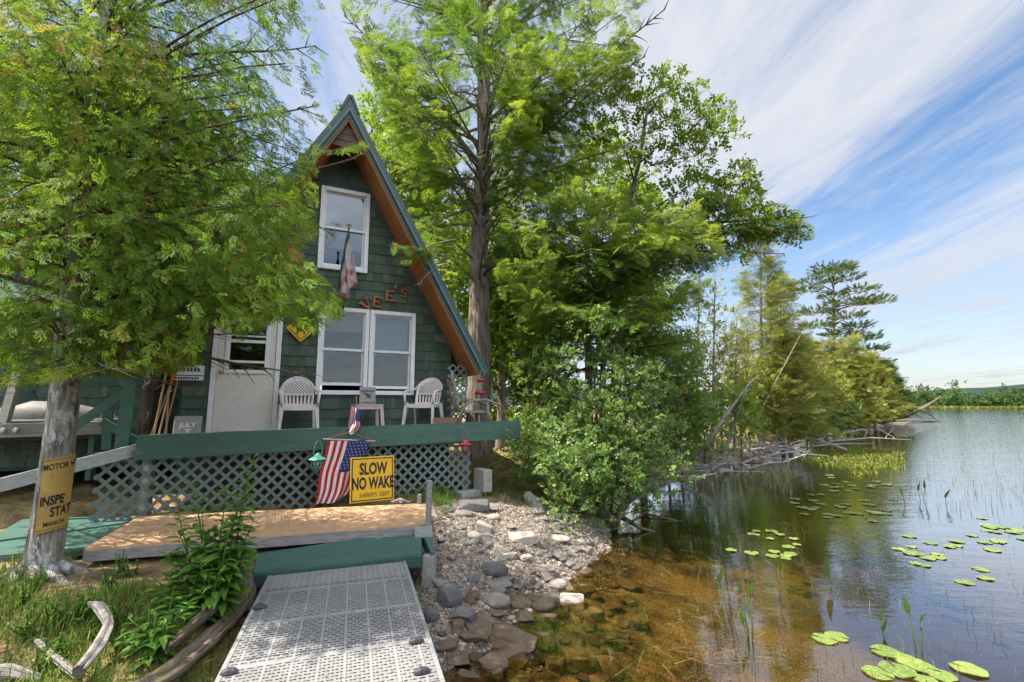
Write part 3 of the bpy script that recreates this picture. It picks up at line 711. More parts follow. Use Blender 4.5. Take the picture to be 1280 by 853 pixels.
m = MB(); q0 = Vector((.02, .02, -.33)); m.tube([q0, (.0, -.01, .0), (-.015, -.02, .09)], .006, 6); m.build('stick', M['bed_straw'], sf)
m = MB(); m.lathe([(0, 0), (.012, 0), (.010, .03), (0, .045)], (-.015, -.02, .085), 8); m.build('finial', M['brass'], sf)
# ---------------- SLOW NO WAKE
bl = at_z(437, 630.0, .705); br = at_z(492.5, 624.5, .705)
ctr = (bl+br)/2; ang = math.atan2(br[1]-bl[1], br[0]-bl[0]); W_ = float(np.linalg.norm(br-bl))
H_ = 52.5/FPX*float(ctr@_F)*1.0
sg = thing('no_wake_sign', 'yellow metal sign reading SLOW NO WAKE standing on the tan platform', 'sign', ctr, ang)
m = MB(); Rx = R(-7)
def tiltp(vs): Mx = Matrix.Rotation(Rx, 3, 'X'); return [tuple(Mx @ Vector(q)) for q in vs]
m.b2((-W_/2, -.004, 0), (W_/2, .004, H_)); m.v = tiltp(m.v); m.build('plate', M['sign_yellow'], sg, bevel=.003)
m = MB(); e = .03*W_; w = .022*W_
m.b2((-W_/2+e, -.007, e), (-W_/2+e+w, -.0045, H_-e)); m.b2((W_/2-e-w, -.007, e), (W_/2-e, -.0045, H_-e)); m.b2((-W_/2+e+w, -.007, e), (W_/2-e-w, -.0045, e+w)); m.b2((-W_/2+e+w, -.007, H_-e-w), (W_/2-e-w, -.0045, H_-e))
m.v = tiltp(m.v); m.build('border', M['black'], sg)
for txt, sz, sx, z, bd in (('SLOW', .36, .62, .72, .008), ('NO WAKE', .36, .56, .40, .008), ("SHERIFF'S  DEPT", .135, .72, .145, .0)):
    vs, fs = text_mesh(txt, sz*H_, .001, sx, bd); m = MB(); m.add([(x+(.01 if z > .2 else .03), y-.006, zz+z*H_) for x, y, zz in vs], fs); m.v = tiltp(m.v); m.build('lettering', M['black'], sg)
# ---------------- lanterns
def lantern(label, px, py, D, mt, sc=1.0):
    q = at_D(px, py, D); t = thing('hanging_lantern', label, 'lantern', q, HOUSE_ROT, 'small lanterns hung from the porch board')
    S = sc*.1
    m = MB(); m.lathe([(.0, .95), (.2, .95), (.28, .85), (.5, .5), (1.05, .22), (1.1, .16), (1.0, .16), (.5, .2), (0, .2)], seg=20); m.v = [(x*S, y*S, z*S) for x, y, z in m.v]; m.build('hood', mt, t)
    m = MB()
    for k in range(6):
        a = k*math.pi/3; c, s = math.cos(a), math.sin(a)
        m.tube([(c*r_*S, s*r_*S, z*S) for r_, z in ((.62, .18), (.72, -.2), (.66, -.65), (.4, -1.05), (.1, -1.22))], .07*S, 5)
    for r_, z in ((.73, -.2), (.58, -.8)): m.tube([(r_*S*math.cos(a), r_*S*math.sin(a), z*S) for a in np.linspace(0, 2*math.pi, 17)], .06*S, 5)
    m.lathe([(0, -1.1), (.35, -1.12), (.2, -1.25), (.08, -1.4), (0, -1.45)], seg=10); m.v = m.v[:-50]+[(x*S, y*S, z*S) for x, y, z in m.v[-50:]]; m.build('cage', mt, t)
    m = MB(); m.lathe([(.0, .15), (.5, .12), (.6, -.25), (.5, -.75), (.25, -1.05), (0, -1.08)], seg=16); m.v = [(x*S, y*S, z*S) for x, y, z in m.v]; m.build('globe', M['clear'], t, smooth=True)
    m = MB(); m.lathe([(0, 0), (.16, 0), (.2, -.3), (.12, -.6), (0, -.7)], seg=10); m.v = [(x*S, y*S, z*S) for x, y, z in m.v]; m.build('bulb', M['white_vinyl'], t, smooth=True)
    m = MB(); m.tube([(-.45*S, 0, .5*S), (-.5*S, 0, 1.4*S), (-.3*S, 0, 2.2*S), (0, 0, 2.5*S), (.3*S, 0, 2.2*S), (.5*S, 0, 1.4*S), (.45*S, 0, .5*S)], .05*S, 5); m.build('handle', mt, t)
lantern('teal green lantern hanging left of the American flag', 397, 576, 7.48, M['teal_paint'], 1.15)
lantern('faded red lantern hanging near the right end of the porch board', 581.5, 557, 7.48, M['pink_red'], 1.0)
# ---------------- hummingbird feeder
q = at_D(601, 482, 8.05)
hf = thing('hummingbird_feeder', 'red and clear hummingbird feeder hanging from the roof corner', 'feeder', q, HOUSE_ROT)
S = .11
for nm, prof, mt in (('cap', [(0, 1.2), (.25, 1.18), (.75, 1.0), (.8, .75), (.55, .7), (0, .7)], 'red_paint'), ('bottle', [(0, .72), (.5, .7), (.62, .3), (.45, -.3), (.3, -.75), (.3, -.9), (0, -.9)], 'clear'), ('base', [(0, -.85), (.4, -.86), (1.0, -1.05), (1.1, -1.2), (.95, -1.4), (.5, -1.5), (0, -1.5)], 'red_paint')):
    m = MB(); m.lathe([(r_*S, z*S) for r_, z in prof], seg=18); m.build(nm, M[mt], hf, smooth=True)
m = MB(); m.tube([(0, 0, 1.2*S), (0, 0, 2.6*S)], .004, 5); m.build('hook', M['steel'], hf)
# ---------------- little upright trellis and bentwood chair, planter, pot
lattice('porch_trellis', 'small grey lattice trellis standing on the porch under the roof corner', -.19, .19, 0, 1.18, L(2.98, 8.45, DECKZ), HOUSE_ROT+R(0), 'trellis', .105, .03, 'lattice_paint', False)
bc = thing('twig_chair', 'rustic bentwood driftwood chair at the right end of the porch', 'chair', L(3.0, 8.1, DECKZ+.04), HOUSE_ROT)
rng = random.Random(3)
def sticks(root, name, segs, mt, r0=.022):
    m = MB()
    for p, q in segs:
        p, q = Vector(p), Vector(q); n_ = 6; pts = []
        for i in range(n_): pts.append(p.lerp(q, i/(n_-1))+Vector((rng.uniform(-.015, .015), rng.uniform(-.015, .015), rng.uniform(-.015, .015))))
        m.tube(pts, [r0*rng.uniform(.75, 1.2)*(1-.25*i/n_) for i in range(n_)], 7)
    return m.build(name, mt, root, smooth=True)
sticks(bc, 'backrest', [((-.16, -.2, .25), (-.32, -.22, .85)), ((-.1, .0, .25), (-.26, -.02, 1.0)), ((-.12, .2, .25), (-.27, .2, .86)), ((-.3, -.22, .78), (-.24, .2, .82)), ((-.2, -.1, .3), (-.3, -.12, .95)), ((-.22, -.24, .5), (-.19, .22, .52))], M['dead_plain'])
sticks(bc, 'seat', [((-.12, y, .27), (.38, y+.02, .25)) for y in np.linspace(-.2, .2, 7)]+[((.38, -.24, .25), (.38, .24, .25)), ((-.12, -.24, .27), (-.12, .24, .27))], M['grey_wood'], .025)
for sy in (-1, 1):
    m = MB(); m.tube([(-.2, sy*.22, .05), (-.1, sy*.26, .38), (.05, sy*.28, .47), (.3, sy*.28, .48), (.55, sy*.27, .40), (.62, sy*.27, .34)], [.024, .026, .028, .026, .022, .016], 7); m.tube([(.36, sy*.27, .02), (.33, sy*.275, .46)], .022, 7); m.build('armrest', M['dead_plain'], bc, smooth=True)
for sx, sy in ((-.16, -.2), (-.16, .2), (.38, -.2), (.38, .2)): sticks(bc, 'leg', [((sx, sy, .27), (sx*1.12, sy*1.1, 0))], M['dead_plain'], .028)
pl = thing('stone_planter', 'wooden trough of pale stones and small plants beside the turned chair', 'planter', L(2.62, 8.0, DECKZ+.04), HOUSE_ROT)
m = MB(); m.b2((-.26, -.1, 0), (.26, -.08, .17)); m.b2((-.26, .08, 0), (.26, .1, .17)); m.b2((-.26, -.08, 0), (-.24, .08, .17)); m.b2((.24, -.08, 0), (.26, .08, .17)); m.b2((-.24, -.08, .01), (.24, .08, .12)); m.build('trough', M['ply'], pl)
# ---------------- broom and sticks bundle in the corner left of the door
sb = thing('stick_bundle', 'bundle of tool handles and canes leaning in the corner by the trunk', 'tool bundle', L(-1.50, 8.55, DECKZ), HOUSE_ROT)
m = MB()
for (x0_, x1_, zt, r_) in ((-.12, -.02, 1.25, .016), (-.05, .05, .95, .013), (-.16, .06, .9, .014), (.0, .1, .8, .012), (.04, .0, .7, .014)): m.tube([(x0_, rng.uniform(-.1, .05), -.04), (x1_, .05, zt)], r_, 7)
m.build('handle', M['bed_straw'], sb)
m = MB(); m.tube([(.03, .0, .72), (.06, .02, .95)], [.02, .03], 7); m.build('grip', M['orange_plastic'], sb)
# ================================================================== LEFT SIDE CLUTTER
fr_ = thing('stair_frame', 'dark green wooden stair frame with slanting braces left of the porch', 'stair frame', L(-2.0, 8.3, .6), HOUSE_ROT)
def pb(px, py, D): return at_D(px, py, D)
for nm, segs in (('post', [((151, 566), (166, 455), 8.2, .15), ((133, 562), (136, 500), 8.5, .11)]), ('rail', [((0, 506), (44, 493), 8.6, .14), ((80, 487), (150, 468), 8.6, .14), ((150, 468), (196, 470), 8.7, .1)]), ('brace', [((82, 541), (156, 491), 8.3, .11), ((128, 527), (178, 556), 8.4, .1)])):
    for p, q, D, w in segs:
        m = MB(); m.bar(pb(*p, D), pb(*q, D), .05, w, up=NX if False else (0, 0, 1) if nm != 'post' else tuple(AX)); m.build(nm, M['green_dark' if nm == 'rail' else 'green_paint'], fr_, world=True)
sh_ = thing('work_shelf', 'grey weathered plank shelf with bolts behind the big cedar trunk', 'shelf', L(-3.4, 8.6, 1.5), HOUSE_ROT)
m = MB(); m.bar(pb(-60, 541, 8.5), pb(129, 535, 8.5), .04, .17); m.build('front_plank', M['grey_wood'], sh_, world=True)
m = MB(); m.bar(pb(-60, 533, 8.8), pb(129, 528, 8.8), .5, .04); m.build('shelf_top', M['grey_wood'], sh_, world=True)
m = MB()
for px in (4, 20):
    q = pb(px, 538, 8.46); m.lathe([(0, 0), (.035, 0), (.03, .02), (0, .025)], (0, 0, 0), 10); m.v[-40:] = [tuple(Vector(q)+Vector((x, -z, y))) for x, y, z in m.v[-40:]]
m.build('bolt', M['steel'], sh_, world=True)
for px in (70, 118):
    m = MB(); m.bar(pb(px, 545, 8.7), pb(px-6, 600, 8.7), .08, .08, up=(1, 0, 0)); m.build('leg', M['green_dark'], sh_, world=True)
cv = thing('covered_canoe', 'upturned silvery boat hull lying on the plank shelf behind the cedar', 'boat', pb(50, 520, 8.95), HOUSE_ROT)
V = []; F = []; nu, nv = 26, 12
for i in range(nu+1):
    u = i/nu*2-1; w = max(0.0, (1-abs(u)**2.6))
    for j in range(nv+1):
        a = math.pi*j/nv; V.append((u*1.25-.35, -.28*w*math.cos(a), .27*(w**.7)*math.sin(a)-.06))
for i in range(nu):
    for j in range(nv): a = i*(nv+1)+j; F.append((a, a+1, a+nv+2, a+nv+1))
npmesh('hull', V, F, M['tarp'], cv, smooth=True, world=False)
m = MB(); m.tube([(u*1.26-.35, -.285*max(0, 1-abs(u)**2.6), -.06) for u in np.linspace(-1, 1, 17)], .016, 6); m.build('gunwale', M['grey_wood'], cv)
ra = thing('ramp_rail', 'long grey aluminium channel rail sloping up to the left end of the porch', 'rail', pb(60, 590, 7.7), HOUSE_ROT)
p0, p1 = Vector(pb(-90, 630, 7.2)), Vector(pb(171, 562.5, 7.75))
m = MB(); m.bar(p0, p1, .05, .15)
for dz in (-.06, -.02, .02, .06): m.bar(p0+Vector((.0, -.03, dz)), p1+Vector((0, -.03, dz)), .016, .016)
m.build('channel', M['alu'], ra, world=True)
wp = thing('white_pole', 'thin weathered white pole leaning against the trees left of the cedar', 'pole', pb(5, 529, 8.3), 0)
m = MB(); m.bar(pb(5, 529, 8.3), pb(33, 432, 8.3), .06, .11, up=(1, 0, 0)); m.build('shaft', M['grey_wood'], wp, world=True)
m = MB(); m.bar(pb(33, 432, 8.3), pb(36, 422, 8.3), .065, .115, up=(1, 0, 0)); m.build('tip', M['black'], wp, world=True)
# ================================================================== PLATFORMS AND GANGWAY
def platform(name, label, cat, c4, thick, top_m, side_m, sides=True):
    ctr = np.mean(c4, axis=0); t = thing(name, label, cat, ctr, HOUSE_ROT)
    m = MB(); up = Vector((0, 0, .0)); n = 4
    tv = [Vector(p) for p in c4]; bv = [p-Vector((0, 0, .02)) for p in tv]
    m.add(tv+bv, [(0, 1, 2, 3), (7, 6, 5, 4)]+[(i, i+4, (i+1) % 4+4, (i+1) % 4) for i in range(4)]); m.build('top', top_m, t, world=True)
    if sides:
        m = MB(); cc = Vector(ctr)
        for i in range(4):
            a, b = tv[i], tv[(i+1) % 4]; a2, b2 = a.lerp(cc, .012), b.lerp(cc, .012); d = Vector((0, 0, -.021-thick/2)); m.bar(a2+d, b2+d, .045, thick)
        m.build('edge_board', side_m, t, world=True)
    return t
Lz = lambda s, D, z: L(s, D, z)
platform('tan_platform', 'tan boarded walkway platform laid in front of the lattice', 'platform', [L(-1.64, 6.18, .70), L(1.64, 5.66, .70), L(1.95, 6.80, .70), L(-1.51, 7.62, .70)], .10, M['tan_deck'], M['grey_wood'])
g0 = [at_z(-60, 700, .62), at_z(108, 684, .64), at_z(172, 645, .66), at_z(30, 648, .66)]
platform('green_platform', 'green painted walkway board behind the cedar trunk', 'platform', g0, .06, M['green_paint'], M['green_dark'])
gb = [at_z(317, 717, .535), at_z(527, 692.5, .555), at_z(525.5, 662, .60), at_z(322, 692, .60)]
gbx = platform('green_step', 'dark green sloping step board between the tan platform and the grey gangway', 'step', gb, .10, M['green_paint'], M['green_dark'])
e0 = Vector(at_z(530, 665, .60)); e1 = Vector(at_z(541, 690, .545))
m = MB(); m.bar(e0+Vector((.0, 0, -.065)), e1+Vector((0, 0, -.065)), .045, .13); m.build('end_board', M['green_paint'], gbx, world=True)
m = MB(); q = Vector(at_z(540, 693, .53)); m.bar(q+Vector((-.03, .03, -.8)), q+Vector((-.03, .03, -.02)), .13, .13, up=(1, 0, 0)); m.build('corner_post', M['grey_wood'], gbx, world=True)
# gangway: root at its far end, local y along it, x across
q0, q1 = at_z(340, 709, .5), at_z(505, 693, .5); mid = (q0+q1)/2; GANG = math.atan2(q1[1]-q0[1], q1[0]-q0[0])
gw = thing('gangway', 'grey perforated dock gangway leading up to the green step', 'gangway', (mid[0], mid[1], 0), GANG)
def grate_mat():
    t = NT('grating'); v = t.coord('Object'); sx = t.n('ShaderNodeSeparateXYZ'); t.set(sx.inputs[0], v); X, Y = sx.outputs[0], sx.outputs[1]
    def frac(a, per, off=0.0): return t.math('FRACT', t.math('ADD', t.math('DIVIDE', a, per), off+100))
    row = t.math('FLOOR', t.math('ADD', t.math('DIVIDE', Y, .036), 1000)); odd = t.math('MULTIPLY', t.math('FRACT', t.math('MULTIPLY', row, .5)), .5+.5)
    fy = frac(Y, .036); fx = t.math('FRACT', t.math('ADD', t.math('DIVIDE', X, .0517), t.math('ADD', odd, 100.0)))
    iny = t.math('MULTIPLY', t.math('GREATER_THAN', fy, .26), t.math('LESS_THAN', fy, .60)); inx = t.math('MULTIPLY', t.math('GREATER_THAN', fx, .12), t.math('LESS_THAN', fx, .84))
    px = frac(X, .155, .5); pan = t.math('MULTIPLY', t.math('GREATER_THAN', px, .055), t.math('LESS_THAN', px, .945))
    py = frac(Y, .61, .18); pay = t.math('MULTIPLY', t.math('GREATER_THAN', py, .035), t.math('LESS_THAN', py, .965))
    hole = t.math('MULTIPLY', t.math('MULTIPLY', iny, inx), t.math('MULTIPLY', pan, pay))
    far = t.math('GREATER_THAN', Y, -.62)                      # the last panel is close-moulded: small raised studs instead of slots
    hole_n = t.math('MULTIPLY', hole, t.math('SUBTRACT', 1.0, far))
    fx2 = frac(X, .0517, .2); fy2 = frac(Y, .053); stud = t.math('MULTIPLY', t.math('LESS_THAN', t.math('ABSOLUTE', t.math('SUBTRACT', fx2, .5)), .24), t.math('LESS_THAN', t.math('ABSOLUTE', t.math('SUBTRACT', fy2, .5)), .2)); stud = t.math('MULTIPLY', stud, far)
    n = t.noise(v, 5, 5, .65); col = t.mix(t.ramp(n, [(.35, 0), (.68, 1)]), (.25, .245, .245), (.185, .18, .18)); col = t.mix(t.ramp(t.noise(v, 26, 4, .7), [(.56, 0), (.7, .5)]), col, (.18, .17, .16))
    col = t.mix(stud, col, (.32, .31, .305)); ridge = t.math('SUBTRACT', 1.0, t.math('MULTIPLY', pan, pay))
    col = t.mix(t.math('MULTIPLY', ridge, .35), col, (.31, .31, .315))
    b = t.bsdf(col, .6, .35, 0, t.bump(t.math('ADD', t.math('ADD', ridge, stud), t.math('MULTIPLY', n, .3)), .5, .004)); tr = t.n('ShaderNodeBsdfTransparent')
    mx = t.n('ShaderNodeMixShader'); t.set(mx.inputs[0], hole_n); t.set(mx.inputs[1], b); t.set(mx.inputs[2], tr.outputs[0]); return t.done(mx.outputs[0])
M['grating'] = grate_mat()
GL = 6.2; hw = .62
k = -.02
while k > -GL:
    m = MB(); m.b2((-hw+.012, max(k-.60, -GL), .485), (hw-.012, k, .503)); m.build('panel', M['grating'], gw); k -= .61
for sx in (-1, 1):
    m = MB(); m.b2((sx*hw-.014, -GL, .36), (sx*hw+.014, 0, .508)); m.build('side_rail', M['alu'], gw)
m = MB()
for y in np.arange(-.35, -GL, -.61): m.b2((-hw+.02, y-.02, .40), (hw-.02, y+.02, .482))
m.b2((-hw+.02, -.02, .38), (hw-.02, .01, .482)); m.build('cross_bar', M['alu'], gw)
for px, py in ((325, 760), (287, 842), (521, 803), (528, 841)):
    q = at_z(px, py, .51); I = wmat(gw).inverted(); q = I @ Vector(q)
    m = MB(); m.tube([(q.x-.04, q.y, .503), (q.x-.035, q.y, .515), (q.x-.012, q.y, .522), (q.x+.018, q.y, .518), (q.x+.042, q.y, .503)], [.012, .014, .016, .015, .012], 8, flat=1.5); m.build('strap', M['rubber'], gw)
for y in (-2.4, -5.6):
    for sx in (-1, 1):
        m = MB(); m.tube([(sx*(hw-.08), y, -.5), (sx*(hw-.08), y, .47)], .03, 8); m.build('dock_leg', M['steel'], gw)
# bracket post at the right end of the platform
bp_ = thing('dock_post', 'weathered grey post with foot plate at the right end of the tan platform', 'post', at_z(533, 708, .42), HOUSE_ROT)
pt, pbm = Vector(at_y(537, 601, 5.75)), Vector(at_y(533.5, 708, 5.75))
m = MB(); m.bar(pbm, pt, .075, .06, up=(1, 0, 0)); m.build('upright', M['grey_wood'], bp_, world=True, bevel=.006)
m = MB(); m.box(pbm+Vector((.05, -.02, .01)), (.42, .2, .022), (0, 0, R(12))); m.build('foot_plate', M['steel'], bp_, world=True)
m = MB(); m.bar(Vector(at_y(519, 666, 5.7)), Vector(at_y(540, 664, 5.7)), .05, .12); m.build('clamp_board', M['alu'], bp_, world=True)
sp = thing('short_stake', 'short pale wooden stake at the back corner of the tan platform', 'stake', at_z(524, 629, .70), 0)
q = Vector(at_z(524, 630, .70)); m = MB(); m.bar(q-Vector((0, 0, .25)), q+Vector((0, 0, .13)), .06, .05, up=(1, 0, 0)); m.build('stake', M['grey_wood'], sp, world=True, bevel=.006)
wd = thing('wood_scrap', 'small brown driftwood scrap lying beside the yellow sign on the platform', 'wood', at_z(501, 628, .71), 0)
q = Vector(at_z(500, 628, .72)); m = MB(); m.tube([q+Vector((-.12, 0, 0)), q+Vector((0, .02, .03)), q+Vector((.14, .0, .0))], [.02, .03, .012], 6); m.tube([q, q+Vector((.05, -.06, .01))], [.02, .01], 6); m.build('scrap', M['grey_wood'], wd, world=True)
# concrete blocks beside the lattice
for (px, py, z, sx, sy, sz, rz, lab) in ((603.5, 600, .98, .17, .34, .36, 8, 'upright grey concrete block standing at the right end of the lattice'), (586, 620, .66, .40, .22, .17, 12, 'pale concrete block lying at the foot of the lattice')):
    D = 7.6; q = at_D(px, py, D)
    t = thing('concrete_block', lab, 'concrete block', q, HOUSE_ROT+R(rz), 'concrete blocks by the lattice'); m = MB(); m.box((0, 0, 0), (sx, sy, sz)); o = m.build('block', M['concrete'], t, bevel=.012)
    m = MB(); m.box((0, -sy/2-.001, .01 if sz > .3 else 0), (sx*.96, .006, .012)); m.build('joint', M['weathered'], t)
# ================================================================== GROUND, LAKE, SKY, CAMERA
SHORE = np.array([(-300, -60), (-40, -6), (-9, .6), (-5.5, 1.3), (-3.4, 1.7), (-2.3, 2.1), (-1.5, 2.9), (-.8, 3.75), (-.25, 4.35), (.0, 5.15), (.45, 5.8), (1.0, 6.55), (1.4, 7.5), (1.75, 8.8), (2.5, 10.6), (4.0, 12.9), (5.6, 14.6), (8.2, 17.3), (13.0, 23.3), (20, 31), (25, 36), (34, 45), (44, 55), (56, 67), (55, 74), (40, 84), (5, 110), (-80, 170), (-400, 260)])
def shore_d(x, y):
    """signed distance to the near shoreline, land positive"""
    P = np.stack([np.ravel(x), np.ravel(y)], 1); best = np.full(len(P), 1e9); ins = np.zeros(len(P), bool)
    poly = SHORE
    for i in range(len(poly)):
        a, b = poly[i], poly[(i+1) % len(poly)]
        ab = b-a; t = np.clip(((P-a)@ab)/(ab@ab), 0, 1); d = np.hypot(*(P-a-t[:, None]*ab).T)
        if i < len(poly)-1: best = np.minimum(best, d)
        c = ((a[1] > P[:, 1]) != (b[1] > P[:, 1])); xx = a[0]+(P[:, 1]-a[1])/(b[1]-a[1]+1e-12)*ab[0]; ins ^= c & (P[:, 0] < xx)
    return (np.where(ins, best, -best)).reshape(np.shape(x))
GM = np.array(mid[:2]); GD = np.array([-math.sin(GANG), math.cos(GANG)]); GS = np.array([math.cos(GANG), math.sin(GANG)])
def ground(x, y):
    x = np.asarray(x, float); y = np.asarray(y, float); d = shore_d(x, y)
    n1 = fbm(x*.9, y*.9, None, 4); n2 = fbm(x*4.1+5, y*4.1, None, 3)
    land = .60*(1-np.exp(-np.maximum(d, 0)/1.25))+.028*np.minimum(np.maximum(d, 0), 30)
    land += (.07*n1+.035*n2)*np.clip(d*1.2, 0, 1)
    left = np.clip((-2.0-x)/1.2, 0, 1)*np.clip((6.0-y)/1.5, 0, 1)
    land -= left*.04*np.clip(d, 0, 1)
    # bank that rises under the shrubs right of the cabin
    q = x*AX[0]+y*AX[1]; dd = x*NX[0]+y*NX[1]
    land += .55*np.exp(-(((q-5.6)/1.5)**2+((dd-10.0)/1.6)**2))*np.clip(d, 0, 1)
    bed = -(.42*(1-np.exp(np.minimum(d, 0)/1.8))+.07*np.minimum(-np.minimum(d, 0), 30))
    bed += .03*n1+.012*n2
    h = np.where(d > 0, land, bed)
    gm = (x < -3.7) & (x > -8.5) & (y > 4.6) & (y < 7.4) & (dd < 8.4) & (q < -1.4); h = np.where(gm, np.minimum(h, .56), h)
    # the platforms and the gangway stand clear of the soil
    pl_ = (q > -1.9) & (q < 2.1) & (dd > 5.2) & (dd < 7.6); h = np.where(pl_, np.minimum(h, .52), h)
    rx = x-GM[0]; ry = y-GM[1]; al = rx*GD[0]+ry*GD[1]; ac = np.abs(rx*GS[0]+ry*GS[1])
    k = np.clip((1.05-ac)/.4, 0, 1)*np.clip((.35-al)/.3, 0, 1); h = np.where(h > .16, h*(1-k)+.16*k, h)
    r = np.hypot(x, y-20); h = np.where(r > 300, np.minimum(-1.5+(r-300)*.16, .5), h)
    return h
def at_ground(px, py):
    z = .3; q = at_z(px, py, z)
    for _ in range(14):
        z = .5*z+.5*float(ground(np.array([q[0]]), np.array([q[1]]))[0]); q = at_z(px, py, z)
    return q
def g1(x, y): return float(ground(np.array([x]), np.array([y]))[0])
def axis(lo, hi, fine_lo, fine_hi, step, grow=1.13):
    a = list(np.arange(fine_lo, fine_hi, step)); s = step; v = fine_hi
    while v < hi: a.append(v); s *= grow; v += s
    a.append(hi); s = step; v = fine_lo-step; b = []
    while v > lo: b.append(v); s *= grow; v -= s
    b.append(lo); return np.array(b[::-1]+a)
xs = axis(-1800, 1800, -6.5, 6, .075); ys = axis(-1800, 1800, 1.2, 11.5, .075)
X, Y = np.meshgrid(xs, ys); Z = ground(X, Y); nx_, ny_ = len(xs), len(ys)
D_ = shore_d(X, Y); nz1 = fbm(X*.8, Y*.8, None, 4); nz2 = fbm(X*3+9, Y*3, None, 3)
q_ = X*AX[0]+Y*AX[1]
beach = np.clip((X+1.6+.25*nz2)/.7, 0, 1)*np.clip((8.4-Y+.5*nz1)/.9, 0, 1)*np.clip((2.7-D_+.5*nz2)/.5, 0, 1)
beach = np.maximum(beach, np.clip((.55-D_+.2*nz2)/.4, 0, 1)*np.clip((X-.4)/1, 0, 1))
moss = np.clip(nz1*1.2+.45, 0, 1)
I_ = np.arange(nx_*ny_).reshape(ny_, nx_)
F_ = np.stack([I_[:-1, :-1], I_[:-1, 1:], I_[1:, 1:], I_[1:, :-1]], -1).reshape(-1, 4)
def ground_mat():
    t = NT('ground_mat'); v = t.coord('Object'); be = t.attr('beach'); mo = t.attr('moss')
    sx = t.n('ShaderNodeSeparateXYZ'); t.set(sx.inputs[0], v); z = sx.outputs[2]
    n = t.noise(v, 2.2, 7, .65); nf = t.noise(v, 26, 6, .7); pe = t.vor(v, 34, 'F1', 1); pd = t.vor(v, 34, 'F1', 0); pf = t.vor(v, 85, 'F1', 1)
    # soil / moss / straw litter
    soil = t.ramp(nf, [(.30, (.075, .05, .03)), (.5, (.17, .115, .066)), (.72, (.30, .215, .125))])
    straw = t.ramp(nf, [(.3, (.22, .145, .075)), (.6, (.44, .31, .165)), (.75, (.54, .42, .25))]); mossc = t.ramp(nf, [(.3, (.05, .07, .012)), (.65, (.14, .165, .03)), (.8, (.24, .22, .05))])
    land = t.mix(t.ramp(n, [(.42, 0), (.60, 1)]), soil, straw); land = t.mix(t.math('MULTIPLY', mo, .62), land, mossc)
    # gravel
    g = t.n('ShaderNodeSeparateColor'); t.set(g.inputs[0], pe); g2 = t.n('ShaderNodeSeparateColor'); t.set(g2.inputs[0], pf)
    gv = t.ramp(t.math('ADD', t.math('MULTIPLY', g.outputs[0], .6), t.math('MULTIPLY', g2.outputs[1], .4)), [(.1, (.17, .15, .13)), (.5, (.31, .26, .215)), (.8, (.40, .33, .27)), (1, (.50, .44, .385))])
    gv = t.mix(t.ramp(n, [(.40, .0), (.62, .55)]), gv, (.33, .24, .17), 'MIX')
    gv = t.mix(t.ramp(pd, [(.45, 0), (.75, .7)]), gv, (.12, .11, .10))
    col = t.mix(be, land, gv)
    # lake bed: golden silt, dark weed and leaf litter, darkened with depth in the colour for light lost in the water
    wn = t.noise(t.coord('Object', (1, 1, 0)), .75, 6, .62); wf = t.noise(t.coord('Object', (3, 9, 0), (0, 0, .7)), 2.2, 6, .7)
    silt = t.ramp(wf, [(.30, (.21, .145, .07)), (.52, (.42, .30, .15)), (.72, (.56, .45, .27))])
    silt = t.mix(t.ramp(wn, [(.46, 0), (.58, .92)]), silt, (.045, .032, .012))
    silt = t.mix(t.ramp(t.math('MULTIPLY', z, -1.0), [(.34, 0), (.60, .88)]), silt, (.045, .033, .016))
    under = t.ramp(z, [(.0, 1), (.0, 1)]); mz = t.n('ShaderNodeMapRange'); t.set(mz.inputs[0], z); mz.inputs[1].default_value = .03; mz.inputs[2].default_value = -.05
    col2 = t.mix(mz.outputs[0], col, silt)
    # wet margin
    wm = t.n('ShaderNodeMapRange'); t.set(wm.inputs[0], z); wm.inputs[1].default_value = .13; wm.inputs[2].default_value = .03
    col2 = t.mix(t.math('MULTIPLY', wm.outputs[0], .45), col2, (.06, .045, .03))
    h = t.math('ADD', t.math('MULTIPLY', t.math('SUBTRACT', 1.0, pd), be), t.math('MULTIPLY', nf, .9))
    return t.done(t.bsdf(col2, .92, .2, 0, t.bump(h, .9, .03)))
gr = npmesh('ground', np.stack([X.ravel(), Y.ravel(), Z.ravel()], 1), F_, ground_mat(), None, {'beach': beach.ravel(), 'moss': moss.ravel()}, smooth=True)
tag(gr, kind='structure')
